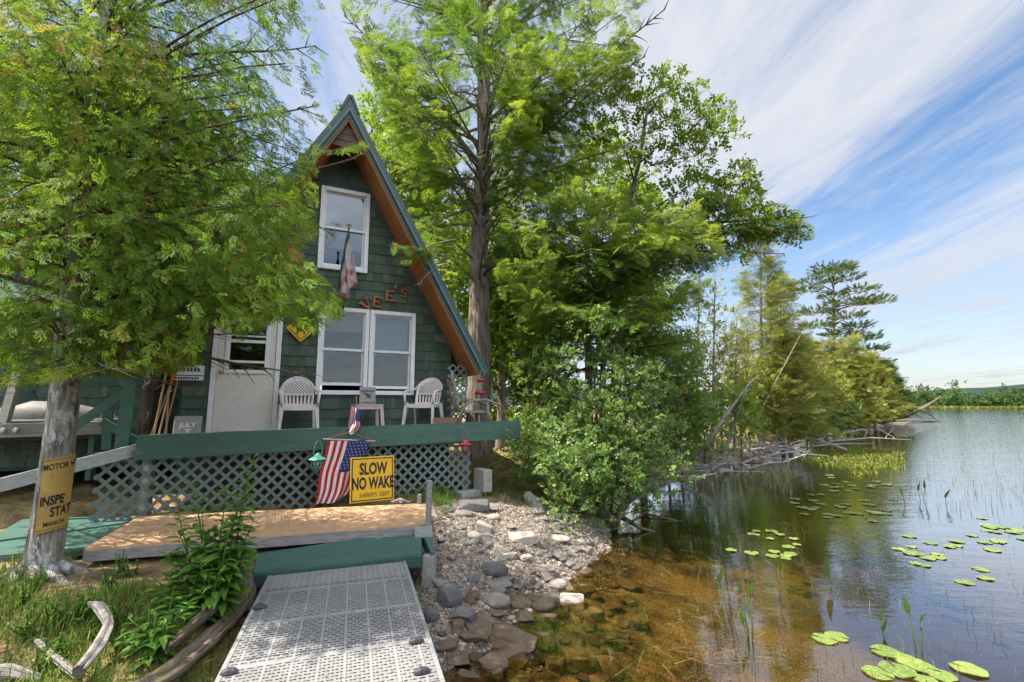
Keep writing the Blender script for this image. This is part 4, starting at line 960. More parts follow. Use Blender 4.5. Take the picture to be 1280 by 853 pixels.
# lake surface
def water_mat():
    t = NT('lake_water'); v = t.coord('Object'); geo = t.n('ShaderNodeNewGeometry')
    v1 = t.coord('Object', (1, 1, 1), (0, 0, R(20)))
    big = t.noise(t.coord('Object', (.9, 2.4, 1), (0, 0, R(-14))), 1.3, 4, .55); small = t.noise(t.coord('Object', (1, 2.0, 1), (0, 0, R(-20))), 7, 3, .5)
    wind = t.noise(t.coord('Object', (.02, .09, 1), (0, 0, R(-8))), 1, 3, .5)
    sx = t.n('ShaderNodeSeparateXYZ'); t.set(sx.inputs[0], v); far = t.n('ShaderNodeMapRange'); t.set(far.inputs[0], t.math('ADD', sx.outputs[0], t.math('MULTIPLY', sx.outputs[1], .35))); far.inputs[1].default_value = 4.0; far.inputs[2].default_value = 16.0
    h = t.math('ADD', big, t.math('MULTIPLY', small, .28))
    amp = t.math('ADD', .010, t.math('MULTIPLY', far.outputs[0], t.math('ADD', .02, t.math('MULTIPLY', wind, .12))))
    nb = t.n('ShaderNodeBump'); t.set(nb.inputs['Height'], h); t.set(nb.inputs['Strength'], amp); nb.inputs['Distance'].default_value = .22
    fr = t.n('ShaderNodeFresnel', i_IOR=1.333); t.set(fr.inputs['Normal'], nb.outputs[0])
    gl = t.n('ShaderNodeBsdfGlossy', i_Roughness=.004); t.set(gl.inputs['Normal'], nb.outputs[0])
    tr = t.n('ShaderNodeBsdfTransparent', i_Color=(.86, .72, .46, 1))
    f = t.math('MULTIPLY', fr.outputs[0], 3.1, True)
    mx = t.n('ShaderNodeMixShader'); t.set(mx.inputs[0], f); t.set(mx.inputs[1], tr.outputs[0]); t.set(mx.inputs[2], gl.outputs[0]); return t.done(mx.outputs[0])
xw = axis(-1800, 1800, -20, 60, 4, 1.3); Xw, Yw = np.meshgrid(xw, xw); nw = len(xw); Iw = np.arange(nw*nw).reshape(nw, nw)
wt = npmesh('lake_water', np.stack([Xw.ravel(), Yw.ravel(), np.zeros(nw*nw)], 1), np.stack([Iw[:-1, :-1], Iw[:-1, 1:], Iw[1:, 1:], Iw[1:, :-1]], -1).reshape(-1, 4), water_mat(), None, smooth=True)
tag(wt, kind='structure')
# far hills
az = np.radians(np.arange(-40, 230, 1.0)); V = []; F = []
for k, a in enumerate(az):
    hgt = 30+16*float(fbm(np.array([k*.09]), np.array([3.3]), None, 4)[0])+8*math.sin(k*.13+2)
    for r_, z in ((720, -1), (820, hgt*.55), (960, hgt*.9), (1080, hgt), (1500, -2)): V.append((r_*math.sin(a), r_*math.cos(a), z))
nr_ = 5
for k in range(len(az)-1):
    for j in range(nr_-1): a = k*nr_+j; F.append((a, a+nr_, a+nr_+1, a+1))
t = NT('far_hill'); v = t.coord('Object'); n = t.noise(v, .045, 6, .7); col = t.ramp(n, [(.3, (.018, .034, .024)), (.6, (.033, .055, .038)), (.75, (.05, .075, .048))])
M['hill'] = t.done(t.bsdf(col, .95, .1, 0, t.bump(n, 1, 6)))
tag(npmesh('far_hills', V, F, M['hill'], None, smooth=True), kind='structure')
# ------------------------------------------------------------------ sky, sun, camera
SUN_AZ, SUN_EL = R(-98), R(61)                        # azimuth clockwise from +y
sd = Vector((math.sin(SUN_AZ)*math.cos(SUN_EL), math.cos(SUN_AZ)*math.cos(SUN_EL), math.sin(SUN_EL)))
w = bpy.data.worlds.new('World'); bpy.context.scene.world = w; w.use_nodes = True; T = w.node_tree; T.nodes.clear()
class WT(NT):
    def __init__(s, tree): s.t = tree
t = WT(T)
out = T.nodes.new('ShaderNodeOutputWorld'); bg = T.nodes.new('ShaderNodeBackground'); sky = T.nodes.new('ShaderNodeTexSky')
sky.sky_type = 'NISHITA'; sky.sun_disc = False; sky.sun_elevation = SUN_EL; sky.sun_rotation = SUN_AZ; sky.air_density = 1.0; sky.dust_density = .5; sky.ozone_density = 1.6
tc = T.nodes.new('ShaderNodeTexCoord'); sx = t.n('ShaderNodeSeparateXYZ'); t.set(sx.inputs[0], tc.outputs['Generated'])
zc = t.math('ADD', t.math('MAXIMUM', sx.outputs[2], 0.0), .06)
U = t.math('DIVIDE', sx.outputs[0], zc); Vv = t.math('DIVIDE', sx.outputs[1], zc)
cb = t.n('ShaderNodeCombineXYZ'); t.set(cb.inputs[0], U); t.set(cb.inputs[1], Vv)
def cn(scale, rot, sc, det, rough, loc=(0, 0, 0), dist=0.0):
    mp = t.n('ShaderNodeMapping'); t.set(mp.inputs[0], cb.outputs[0]); mp.inputs['Scale'].default_value = scale; mp.inputs['Rotation'].default_value = (0, 0, rot); mp.inputs['Location'].default_value = loc
    nd = t.n('ShaderNodeTexNoise'); t.set(nd.inputs['Vector'], mp.outputs[0]); nd.inputs['Scale'].default_value = sc; nd.inputs['Detail'].default_value = det; nd.inputs['Roughness'].default_value = rough; nd.inputs['Distortion'].default_value = dist
    return nd.outputs[0]
streak = cn((1.0, .42, 1), R(-12), 1.1, 8, .62, CL1 if 'CL1' in globals() else (.3, .1, 0), .35)
patch = cn((.8, .35, 1), R(-10), .75, 4, .5, CL2 if 'CL2' in globals() else (1.7, .4, 0), .2)
fine = cn((2.0, .6, 1), R(6), 3.0, 7, .68, (0, 0, 0), .8)
warp = t.math('ADD', U, t.math('MULTIPLY', t.math('SUBTRACT', patch, .5), .9))
prof = t.ramp(t.math('DIVIDE', t.math('ADD', warp, 4.0), 12.0), [(0, .5), (.25, .55), (.335, .62), (.375, .92), (.415, .80), (.437, .34), (.462, .30), (.50, .62), (.545, .72), (.60, .58), (.66, .62), (.75, .55), (.9, .6)], 'EASE')
st2 = cn((2.6, .5, 1), R(-14), 1.5, 9, .68, (5, 2, 0), 1.3)
c = t.math('ADD', t.math('ADD', t.math('MULTIPLY', t.math('SUBTRACT', streak, .5), 1.2), t.math('MULTIPLY', t.math('SUBTRACT', st2, .5), 1.1)), t.math('ADD', t.math('MULTIPLY', t.math('SUBTRACT', fine, .5), .45), prof))
cloud = t.ramp(c, [(.18, 0), (.45, .38), (.75, .80), (1.0, 1)])
# a few flat cumulus bars low over the hills
mpv = t.n('ShaderNodeCombineXYZ'); t.set(mpv.inputs[0], t.math('ARCTAN2', sx.outputs[0], sx.outputs[1])); t.set(mpv.inputs[1], t.math('MULTIPLY', sx.outputs[2], 9.0))
cu = t.n('ShaderNodeTexNoise'); t.set(cu.inputs['Vector'], mpv.outputs[0]); cu.inputs['Scale'].default_value = 7; cu.inputs['Detail'].default_value = 5
band = t.math('MULTIPLY', t.ramp(sx.outputs[2], [(.02, 0), (.045, 1), (.07, 1), (.10, 0)]), t.ramp(cu.outputs[0], [(.52, 0), (.66, .8)]))
haze = t.ramp(sx.outputs[2], [(.0, .75), (.10, .5), (.35, 0)])
cl = t.math('MAXIMUM', cloud, band)
cl2 = t.math('MAXIMUM', cl, haze)
sat = t.n('ShaderNodeHueSaturation', i_Saturation=1.14, i_Value=.66); t.set(sat.inputs['Color'], sky.outputs[0])
def sstep(v, a, b):
    nd = t.n('ShaderNodeMapRange', interpolation_type='SMOOTHSTEP'); t.set(nd.inputs[0], v); nd.inputs[1].default_value = a; nd.inputs[2].default_value = b; return nd.outputs[0]
back_fill = t.math('MULTIPLY', sstep(sx.outputs[1], .15, -.55), sstep(sx.outputs[2], .12, .5))          # extra sky brightness added behind the viewer to fill the shaded cabin front
top_fill = t.math('MULTIPLY', sstep(sx.outputs[2], .72, .92), .5)  # more of the added fill brightness, near the zenith
gain = t.math('ADD', t.math('ADD', .80, t.math('MULTIPLY', sstep(sx.outputs[2], .02, .30), .20)), t.math('MULTIPLY', t.math('MAXIMUM', back_fill, top_fill), 2.3))
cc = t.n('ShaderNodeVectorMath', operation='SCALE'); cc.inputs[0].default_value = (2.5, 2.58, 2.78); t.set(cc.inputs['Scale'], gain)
cl2 = t.math('MAXIMUM', cl2, t.math('MULTIPLY', t.math('MAXIMUM', back_fill, top_fill), .85))
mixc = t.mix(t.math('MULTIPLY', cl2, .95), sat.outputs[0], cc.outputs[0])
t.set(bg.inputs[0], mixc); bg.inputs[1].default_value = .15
T.links.new(bg.outputs[0], out.inputs[0])
sl = bpy.data.lights.new('sun', 'SUN'); sl.energy = 5.0; sl.angle = R(.5); sl.color = (1, .93, .80)
so = bpy.data.objects.new('sun', sl); C.objects.link(so); so.rotation_euler = sd.to_track_quat('Z', 'Y').to_euler()
cd = bpy.data.cameras.new('camera'); co = bpy.data.objects.new('camera', cd); C.objects.link(co); bpy.context.scene.camera = co
cd.sensor_width = 36; cd.lens = 36*FPX/IW; cd.clip_end = 6000; cd.clip_start = .05
co.location = (0, 0, CAMH); co.rotation_euler = (R(90)+PITCH, 0, 0)
sc = bpy.context.scene
sc.view_settings.view_transform = 'Standard'; sc.view_settings.look = 'None'; sc.view_settings.exposure = 1.1; sc.view_settings.gamma = 1
sc.cycles.max_bounces = 8; sc.cycles.transparent_max_bounces = 16; sc.cycles.use_denoising = True; sc.cycles.sample_clamp_indirect = 6
sc.cycles.denoising_prefilter = 'FAST'; sc.cycles.caustics_reflective = False; sc.cycles.caustics_refractive = False
# ================================================================== FOLIAGE
def unit(v): return v/np.maximum(np.linalg.norm(v, axis=-1, keepdims=True), 1e-9)
def tpl_cedar(seed=1):
    r = np.random.default_rng(seed); V = []; Q = []
    def strip(p, q, w, z=0):
        p, q = np.array(p), np.array(q); d = q-p; n = np.array([-d[1], d[0], 0]); n = n/np.linalg.norm(n)*w; b = len(V); mid_ = p+d*.5
        V.extend([p-n*.35, mid_-n, q, mid_+n]); Q.append((b, b+1, b+2, b+3))
    strip((0, 0, 0), (.55, 0, 0), .012); strip((.5, 0, 0), (1, 0, -.03), .03)
    for i, t_ in enumerate(np.linspace(.10, .86, 6)):
        for sg in (1, -1):
            if r.random() < .14: continue
            ln = (.36*(1-t_)+.12)*r.uniform(.55, 1.25); an = math.radians(r.uniform(24, 46))*sg
            e = (t_+ln*math.cos(an), ln*math.sin(an), r.uniform(-.06, .03)); s = (t_, 0, 0); strip(s, e, .026)
            for f, sa in ((.45, 28), (.75, -30)):
                b = np.array(s)+(np.array(e)-np.array(s))*f; l2 = ln*.45; a2 = an+math.radians(sa*sg)
                strip(b, b+np.array([l2*math.cos(a2), l2*math.sin(a2), r.uniform(-.03, .02)]), .026)
    return np.array(V), np.array(Q)
def tpl_hemlock(seed=1, n=9):
    r = np.random.default_rng(seed); V = []; Q = []
    def strip(p, q, w):
        p, q = np.array(p), np.array(q); d = q-p; nn = np.array([-d[1], d[0], 0]); nn = nn/np.linalg.norm(nn)*w; b = len(V); mid_ = p+d*.45
        V.extend([p-nn*.3, mid_-nn, q, mid_+nn]); Q.append((b, b+1, b+2, b+3))
    strip((0, 0, 0), (.5, 0, .0), .01); strip((.45, 0, 0), (1.02, 0, -.10), .03)
    for i, t_ in enumerate(np.linspace(.08, .9, n)):
        for sg in (1, -1):
            ln = (.40*(1-t_)**.8+.09)*r.uniform(.75, 1.2); an = math.radians(r.uniform(48, 62))*sg; dz = -.10*t_*t_
            s = np.array((t_, 0, dz)); e = s+np.array([ln*math.cos(an), ln*math.sin(an), r.uniform(-.10, -.01)]); strip(s, e, .022)
            for f in (.35, .6, .82):
                b = s+(e-s)*f
                for s2 in (1, -1): a2 = an+math.radians(55*s2); l2 = .10*(1.2-f); strip(b, b+np.array([l2*math.cos(a2), l2*math.sin(a2), -.01]), .014)
    return np.array(V), np.array(Q)
def tpl_broad(seed=1, n=9, w=.34, ln=.34, up=.5):
    """a twig with n folded leaves"""
    r = np.random.default_rng(seed); V = []; Q = []
    V.extend([(0, -.006, 0), (.9, -.004, 0), (.9, .004, 0), (0, .006, 0)]); Q.append((0, 1, 2, 3))
    for i in range(n):
        t_ = .12+.88*(i+.5)/n; sg = 1 if i % 2 else -1; an = math.radians(r.uniform(30, 80))*sg; l2 = ln*r.uniform(.7, 1.2); ww = l2*w*r.uniform(.85, 1.15)
        d = np.array([math.cos(an), math.sin(an), r.uniform(-.6, up)]); d /= np.linalg.norm(d); sd_ = np.cross(d, [r.uniform(-.5, .5), r.uniform(-.5, .5), 1]); sd_ /= np.linalg.norm(sd_); nn = np.cross(sd_, d)
        s = np.array([t_, 0, r.uniform(-.02, .02)])+d*.05; b = len(V); m1 = s+d*l2*.42; tip = s+d*l2
        V.extend([s, m1+sd_*ww+nn*ww*.3, tip, m1-sd_*ww+nn*ww*.3, m1]); Q.append((b, b+4, b+2, b+1)); Q.append((b, b+3, b+2, b+4))
    return np.array(V), np.array(Q)
def tpl_pine(seed=1, n=34):
    r = np.random.default_rng(seed); V = []; Q = []
    for i in range(n):
        t_ = r.uniform(.0, .7); a = r.uniform(0, 6.28); sp = r.uniform(.25, .8); d = np.array([math.cos(sp), math.sin(sp)*math.cos(a), math.sin(sp)*math.sin(a)*.8+.1]); s = np.array([t_, 0, 0]); e = s+d*r.uniform(.3, .45)
        nn = np.cross(d, r.normal(size=3)); nn = nn/np.linalg.norm(nn)*.016; b = len(V); V.extend([s-nn, s+nn, e+nn*.4, e-nn*.4]); Q.append((b, b+1, b+2, b+3))
    return np.array(V), np.array(Q)
TPL = {'cedar': [tpl_cedar(i) for i in range(3)], 'hemlock': [tpl_hemlock(i) for i in range(3)], 'hemlock_lite': [tpl_hemlock(i+5, 6) for i in range(2)], 'broad': [tpl_broad(i) for i in range(4)], 'round': [tpl_broad(i+9, 10, .46, .30, .6) for i in range(4)], 'lite': [tpl_broad(i+20, 6, .42, .42, .5) for i in range(3)], 'pine': [tpl_pine(i) for i in range(2)]}
class Leaves:
    def __init__(s): s.P = []; s.Fd = []; s.U = []; s.S = []; s.G = []
    def add(s, P, Fd, U, S, G):
        P = np.atleast_2d(P); n = len(P)
        s.P.append(P); s.Fd.append(np.broadcast_to(Fd, (n, 3))); s.U.append(np.broadcast_to(U, (n, 3))); s.S.append(np.broadcast_to(S, (n,))); s.G.append(np.broadcast_to(G, (n,)))
    def count(s): return sum(len(p) for p in s.P)
    def build(s, name, tpl, m, parent, keep=None, jit=.24):
        P = np.concatenate(s.P); Fd = unit(np.concatenate(s.Fd)); U = np.concatenate(s.U); S = np.concatenate(s.S); G = np.concatenate(s.G)
        if keep is not None:
            k = keep(P+Fd*S[:, None]*.5) & keep(P+Fd*S[:, None]); P, Fd, U, S, G = P[k], Fd[k], U[k], S[k], G[k]
        Rt = unit(np.cross(U, Fd)); U = np.cross(Fd, Rt); ts = TPL[tpl]; which = RNG.integers(0, len(ts), len(P)); Vs = []; Fs = []; As = []; b = 0
        for i, (tv, tq) in enumerate(ts):
            k = which == i; n = k.sum()
            if not n: continue
            W = P[k][:, None, :]+S[k][:, None, None]*(tv[None, :, 0:1]*Fd[k][:, None, :]+tv[None, :, 1:2]*Rt[k][:, None, :]+tv[None, :, 2:3]*U[k][:, None, :])
            Vs.append(W.reshape(-1, 3)); Fs.append((tq[None]+(np.arange(n)*len(tv))[:, None, None]+b).reshape(-1, 4)); b += n*len(tv)
            As.append(np.clip(np.repeat(G[k], len(tv))+np.repeat(RNG.normal(0, jit, (n, 1)), len(tv), 1).ravel()*.6+RNG.normal(0, jit*.4, n*len(tv)), 0, 1))
        return npmesh(name, np.concatenate(Vs), np.concatenate(Fs), m, parent, {'rnd': np.concatenate(As)})
def polykeep(poly, inside=True):
    poly = np.array(poly, float)
    def f(P):
        x, y = project(P); ins = np.zeros(len(x), bool)
        for i in range(len(poly)):
            a, b = poly[i], poly[(i+1) % len(poly)]; c = ((a[1] > y) != (b[1] > y)); ins ^= c & (x < a[0]+(y-a[1])/(b[1]-a[1]+1e-9)*(b[0]-a[0]))
        return ins if inside else ~ins
    return f
def both(*fs):
    def f(P):
        k = np.ones(len(P), bool)
        for g in fs: k &= g(P)
        return k
    return f
def curve(p0, d, ln, n=8, droop=0.0, lift=0.0, wob=.06, rg=random):
    """a limb: starts along d, sags by droop, tip lifts"""
    p = np.array(p0, float); d = np.array(d, float); d /= np.linalg.norm(d); out = [p.copy()]; st = ln/(n-1)
    for i in range(1, n):
        t_ = i/(n-1); g = np.array([rg.gauss(0, wob), rg.gauss(0, wob), rg.gauss(0, wob*.6)-droop*(1-t_)*.9+lift*t_]); d = d+g*.5; d /= np.linalg.norm(d); p = p+d*st; out.append(p.copy())
    return np.array(out)
def tubes(mb, pts, r0, r1, seg=6):
    n = len(pts); mb.tube([tuple(p) for p in pts], [r0+(r1-r0)*(i/(n-1))**.8 for i in range(n)], seg, cap=True)
def trunk(root, pts, r0, r1, m, flare=0.0, seg=18, name='trunk', sub=12, rough=.03, parent_world=True, ridge=0.0):
    """round tapered trunk with fluted, root-flared base and uneven surface"""
    pts = np.array(pts, float); seglen = np.concatenate([[0], np.cumsum(np.linalg.norm(np.diff(pts, axis=0), axis=1))]); n = max(sub, int(seglen[-1]*(12 if ridge else 7))); s = np.linspace(0, seglen[-1], n)**1.0
    Cc = np.stack([np.interp(s, seglen, pts[:, i]) for i in range(3)], 1); V = []; th = np.linspace(0, 2*np.pi, seg, endpoint=False); ph = RNG.uniform(0, 6.28)
    for i in range(n):
        t_ = s[i]/seglen[-1]; r = r0+(r1-r0)*t_**.85; f = flare*math.exp(-s[i]/(r0*1.6))
        rr = r*(1+f*(.55+.45*np.cos(5*th+ph))+rough*2.2*vnoise(np.cos(th)*2.2+ph, np.sin(th)*2.2, np.full(seg, s[i]*1.6))+rough*np.cos(9*th+2*ph+s[i])+ridge*vnoise(np.cos(th)*6.5+ph, np.sin(th)*6.5, np.full(seg, s[i]*1.3))+ridge*.6*vnoise(np.cos(th)*13, np.sin(th)*13+ph, np.full(seg, s[i]*3)))
        V.append(np.stack([Cc[i, 0]+rr*np.cos(th), Cc[i, 1]+rr*np.sin(th), np.full(seg, Cc[i, 2])], 1))
    V = np.concatenate(V); F = [(i*seg+k, i*seg+(k+1) % seg, (i+1)*seg+(k+1) % seg, (i+1)*seg+k) for i in range(n-1) for k in range(seg)]
    return npmesh(name, V, F, m, root, smooth=True), Cc, s
def conifer(root, base, height, limbs, spec, leaf_m, limb_m, keep=None, extra=None, trunk_kw=None, seed=0, crown='crown', trunk_pts=None, trunk_m=None, tpl='hemlock', r0=.3, r1=.05):
    """limbs: (height, azimuth, length, elevation of the first metre); flat sprays on drooping limbs"""
    rg = random.Random(seed); pts = trunk_pts if trunk_pts is not None else [base, (base[0]+.1, base[1]+.1, base[2]+height*.5), (base[0], base[1], base[2]+height)]
    _, Cc, s = trunk(root, pts, r0, r1, trunk_m, **(trunk_kw or {}))
    lv = Leaves(); mb = MB(); zc = Cc[:, 2]
    for (hz, azm, ln, el) in limbs:
        k = int(np.argmin(abs(zc-hz))); p0 = Cc[k]; d = np.array([math.sin(azm)*math.cos(el), math.cos(azm)*math.cos(el), math.sin(el)])
        limb_leaves(lv, mb, p0, d, ln, spec, rg, limb_r=max(.012, .013*ln*spec.get('thick', 1)))
    if extra: extra(lv, mb, rg)
    mb.build('limbs', limb_m, root, world=True, smooth=True)
    return lv.build(crown, tpl, leaf_m, root, keep)
def limb_leaves(lv, mb, p0, d, ln, sp, rg, limb_r=.03, bare=None):
    L_ = curve(p0, d, ln, 9, sp['droop'], sp['lift'], sp.get('wob', .07), rg); tubes(mb, L_, limb_r, limb_r*.2)
    sl_ = np.linspace(0, 1, len(L_)); nt = max(4, int(ln/sp['tw_gap'])); up = np.array([0, 0, 1.0]); bare = sp.get('bare', .25) if bare is None else bare
    for i in range(nt):
        t_ = bare+(1-bare)*(i+rg.random())/nt; p = np.array([np.interp(t_, sl_, L_[:, c]) for c in range(3)]); j = min(int(t_*8), 7); ax = unit(L_[j+1]-L_[j]); sd_ = unit(np.cross(ax, up)); sg = 1 if i % 2 else -1
        tl = sp['tw_len']*ln**.5*(1.05-.75*t_)*rg.uniform(.7, 1.25)
        td = ax*rg.uniform(.5, .9)+sd_*sg*rg.uniform(.6, 1)+up*rg.uniform(-.22, .12)
        tw = curve(p, td, tl, 6, sp['tw_droop'], 0, .08, rg); tubes(mb, tw, max(.004, limb_r*.28), .003, 4)
        ns = max(2, int(tl/sp['sp_gap'])); G0 = rg.uniform(.15, .75)
        for q in range(ns):
            f = (q+.7)/ns; pp = np.array([np.interp(f, np.linspace(0, 1, 6), tw[:, c]) for c in range(3)]); k = min(int(f*5), 4); a2 = unit(tw[k+1]-tw[k]); s2 = unit(np.cross(a2, up)); sgg = (1 if q % 2 else -1)*(0 if q == ns-1 else 1)
            fd = a2*rg.uniform(.7, 1)+s2*sgg*rg.uniform(.4, .9)+up*(rg.gauss(sp.get('sp_up', -.12), .22)); uu = up*(1-sp.get('tilt', 0)*.6)+np.array([rg.gauss(0, .3+sp.get('tilt', 0)), rg.gauss(0, .3+sp.get('tilt', 0)), 0])
            lv.add(pp, fd, uu, sp['sp_size']*rg.uniform(.7, 1.3), np.clip(G0+.25*(f-.4)+rg.gauss(0, .08), 0, 1))
def fill(lv, mb, Cc, clumps, n_per, size, rg, down=-.5, tilt=.8, r_limb=.02, glo=.2, ghi=.75, zfac=.8):
    """sprays filling leafy masses, each mass carried by its own bough from the trunk"""
    rn = np.random.default_rng(rg.randint(0, 9999))
    for (x, y, z, r) in clumps:
        c = np.array([x, y, z]); d = np.linalg.norm(Cc[:, :2]-c[:2], axis=1); k = int(np.argmin(abs(Cc[:, 2]-(z-.15*d.min()))+.1*d)); p0 = Cc[k]; mm = (p0+c)/2+np.array([rg.gauss(0, .1), rg.gauss(0, .1), .18]); lr = r_limb*(.5+.25*np.linalg.norm(c-p0)); tubes(mb, np.array([p0, (p0+mm)/2+np.array([0, 0, .05]), mm, (mm+c)/2+np.array([0, 0, .03]), c]), lr, .006, 5)
        n = int(n_per*(r/.5)**2); u = unit(rn.normal(size=(n, 3))); P = c+u*(r*(.2+.8*rn.random(n)**.6))[:, None]*np.array([1, 1, zfac]); out = unit(P-p0+1e-6); P = P+0; Fd = out*.75+rn.normal(0, .42, (n, 3))+np.array([0, 0, down]); U = rn.normal(0, tilt, (n, 3))+np.array([0, 0, .75]); lv.add(P, Fd, U, size*rn.uniform(.7, 1.3, n), np.clip(rg.uniform(glo, ghi)+.3*(u[:, 2])*.4+rn.normal(0, .1, n), 0, 1))
def clumpy(root, base, trunk_pts, clumps, n_per, size, leaf_m, trunk_m, limb_m, tpl='broad', keep=None, r0=.15, r1=.03, seed=0, crown='crown', upb=.35, flat=.75, trunk_kw=None, limb_seg=5, r_limb=.035, smin=.65):
    """clumps: (x,y,z,r) leaf clusters; limbs run from the trunk to each cluster"""
    rg = random.Random(seed); rn = np.random.default_rng(seed+5); _, Cc, s = trunk(root, trunk_pts, r0, r1, trunk_m, **(trunk_kw or {})); mb = MB(); lv = Leaves()
    dist0 = lambda q: float(np.min(np.linalg.norm(Cc-np.array(q[:3]), axis=1))); nodes = []
    for (x, y, z, r) in sorted(clumps, key=dist0):
        c = np.array([x, y, z]); d = np.linalg.norm(Cc[:, :2]-c[:2], axis=1); tgt = z-.55*d.min()-.2; k = int(np.argmin(abs(Cc[:, 2]-tgt)+.2*d)); p0 = Cc[k]; dt = np.linalg.norm(c-p0)
        best = [(np.linalg.norm(c-q)+(.35 if q[2] > c[2]+.1 else 0), i) for i, q in enumerate(nodes)]
        if best and min(best)[0] < dt*.62: p0 = nodes[min(best)[1]]
        nodes.append(c); m1 = (p0+c)/2+np.array([rg.gauss(0, .1), rg.gauss(0, .1), .12*np.linalg.norm(c-p0)*rg.uniform(-.2, 1)]); pts = [p0, (p0*.6+m1*.4), m1, (m1+c)/2+rn.normal(0, .05, 3), c]; lr = min(r_limb*(.4+np.linalg.norm(c-p0)*.25), r0*.6); tubes(mb, np.array(pts), lr, lr*.3, limb_seg)
        n = int(n_per*(r/.6)**2); u = unit(rn.normal(size=(n, 3))); rad = r*(.35+.65*rn.random(n)**.5)[:, None]; P = c+u*rad*np.array([1, 1, flat]); gn = vnoise(P[:, 0]*1.7/r*.6, P[:, 1]*1.7/r*.6, P[:, 2]*2/r*.6)
        kp = gn > -.42; P, u = P[kp], u[kp]; n = len(P); Fd = u*.8+rn.normal(0, .45, (n, 3))+np.array([0, 0, upb*.4]); U = rn.normal(0, .45, (n, 3))+np.array([0, 0, 1.0])
        lv.add(P-unit(Fd)*size*.4, Fd, U, size*rn.uniform(smin, 1.3, n), np.clip(rg.uniform(.25, .6)+rn.normal(0, .14, n), 0, 1))
        for q in range(4):
            e = c+unit(rn.normal(size=3))*r*.8; tubes(mb, np.array([c, (c+e)/2+rn.normal(0, .04, 3), e]), lr*.3+.003, .003, 4)
    mb.build('limbs', limb_m, root, world=True, smooth=True)
    return lv.build(crown, tpl, leaf_m, root, keep)
def px_clumps(rg, poly, y0, y1, n, r, far=0.0):
    """n cluster centres whose outline, seen from the jetty, fills poly at depths y0..y1"""
    poly_ = np.array(poly, float); out = []; lo, hi = poly_.min(0), poly_.max(0)
    while len(out) < n:
        x, y = rg.uniform(lo[0], hi[0]), rg.uniform(lo[1], hi[1]); ins = False
        for i in range(len(poly_)):
            a, b = poly_[i], poly_[(i+1) % len(poly_)]
            if (a[1] > y) != (b[1] > y) and x < a[0]+(y-a[1])/(b[1]-a[1])*(b[0]-a[0]): ins = not ins
        if ins: q = at_y(x, y, rg.uniform(y0, y1)); out.append((*q, r*rg.uniform(.7, 1.3)))
    return out
# ------------------------------------------------------------------ the big cedar on the left bank
cb_ = at_ground(51, 718); T1 = thing('cedar_tree', 'big cedar with lichen-patched grey trunk and drooping sprays, yellow sign nailed to it', 'tree', cb_)
bx, by, bz = cb_
pts = [(bx, by, bz-.25), (bx+.02, by, bz+.6), (bx-.0, by+.02, bz+1.6), (bx-.10, by+.05, bz+3), (bx-.16, by+.05, bz+4.4), (bx-.14, by+.1, bz+5.6), (bx-.1, by+.1, bz+7.2)]
spec = dict(droop=.22, lift=.10, tw_gap=.13, tw_len=.48, tw_droop=.22, sp_gap=.07, sp_size=.165, bare=.18, sp_up=-.55, tilt=.9)
rg = random.Random(4); limbs = []
for i in range(46):
    hz = bz+1.95+5.1*(i/46)**1.05; az_ = i*2.399+rg.uniform(-.3, .3); ln = (2.7-.36*(hz-bz-2))*rg.uniform(.7, 1.12); limbs.append((hz, az_, max(.8, ln), R(rg.uniform(-6, 26))))
for px, py, dep, h0 in ((425, 392, 5.1, 2.5), (392, 405, 5.5, 2.3), (300, 412, 4.6, 2.15), (235, 440, 4.4, 2.0), (200, 455, 4.9, 1.9), (140, 455, 3.9, 1.9), (60, 455, 3.7, 1.9), (20, 450, 4.4, 2.0), (350, 370, 4.3, 2.6), (395, 290, 5.2, 3.2), (360, 330, 5.9, 2.9), (402, 150, 4.6, 4.4), (398, 60, 4.9, 5.2), (300, 200, 3.8, 3.6), (250, 300, 3.6, 2.9), (100, 380, 3.3, 2.5), (330, 100, 4.2, 4.6), (280, 360, 5.6, 2.5), (320, 300, 5.2, 3.0), (180, 380, 5.8, 2.4), (360, 240, 4.4, 3.8), (300, 260, 4.6, 3.3), (210, 350, 4.0, 2.7), (340, 180, 5.2, 4.2)):
    tp = at_y(px, py, dep); v = tp-np.array([bx+.03, by, bz+h0]); ln = float(np.linalg.norm(v)); limbs.append((bz+h0, math.atan2(v[0], v[1]), ln*1.06, math.asin(v[2]/ln)+.22))
keep1 = polykeep([(-900, -1500), (520, -1500), (440, -60), (412, 20), (405, 60), (412, 170), (396, 215), (404, 300), (372, 318), (402, 345), (438, 378), (428, 402), (396, 424), (352, 402), (305, 424), (262, 408), (254, 456), (216, 474), (120, 472), (40, 486), (-900, 540)])
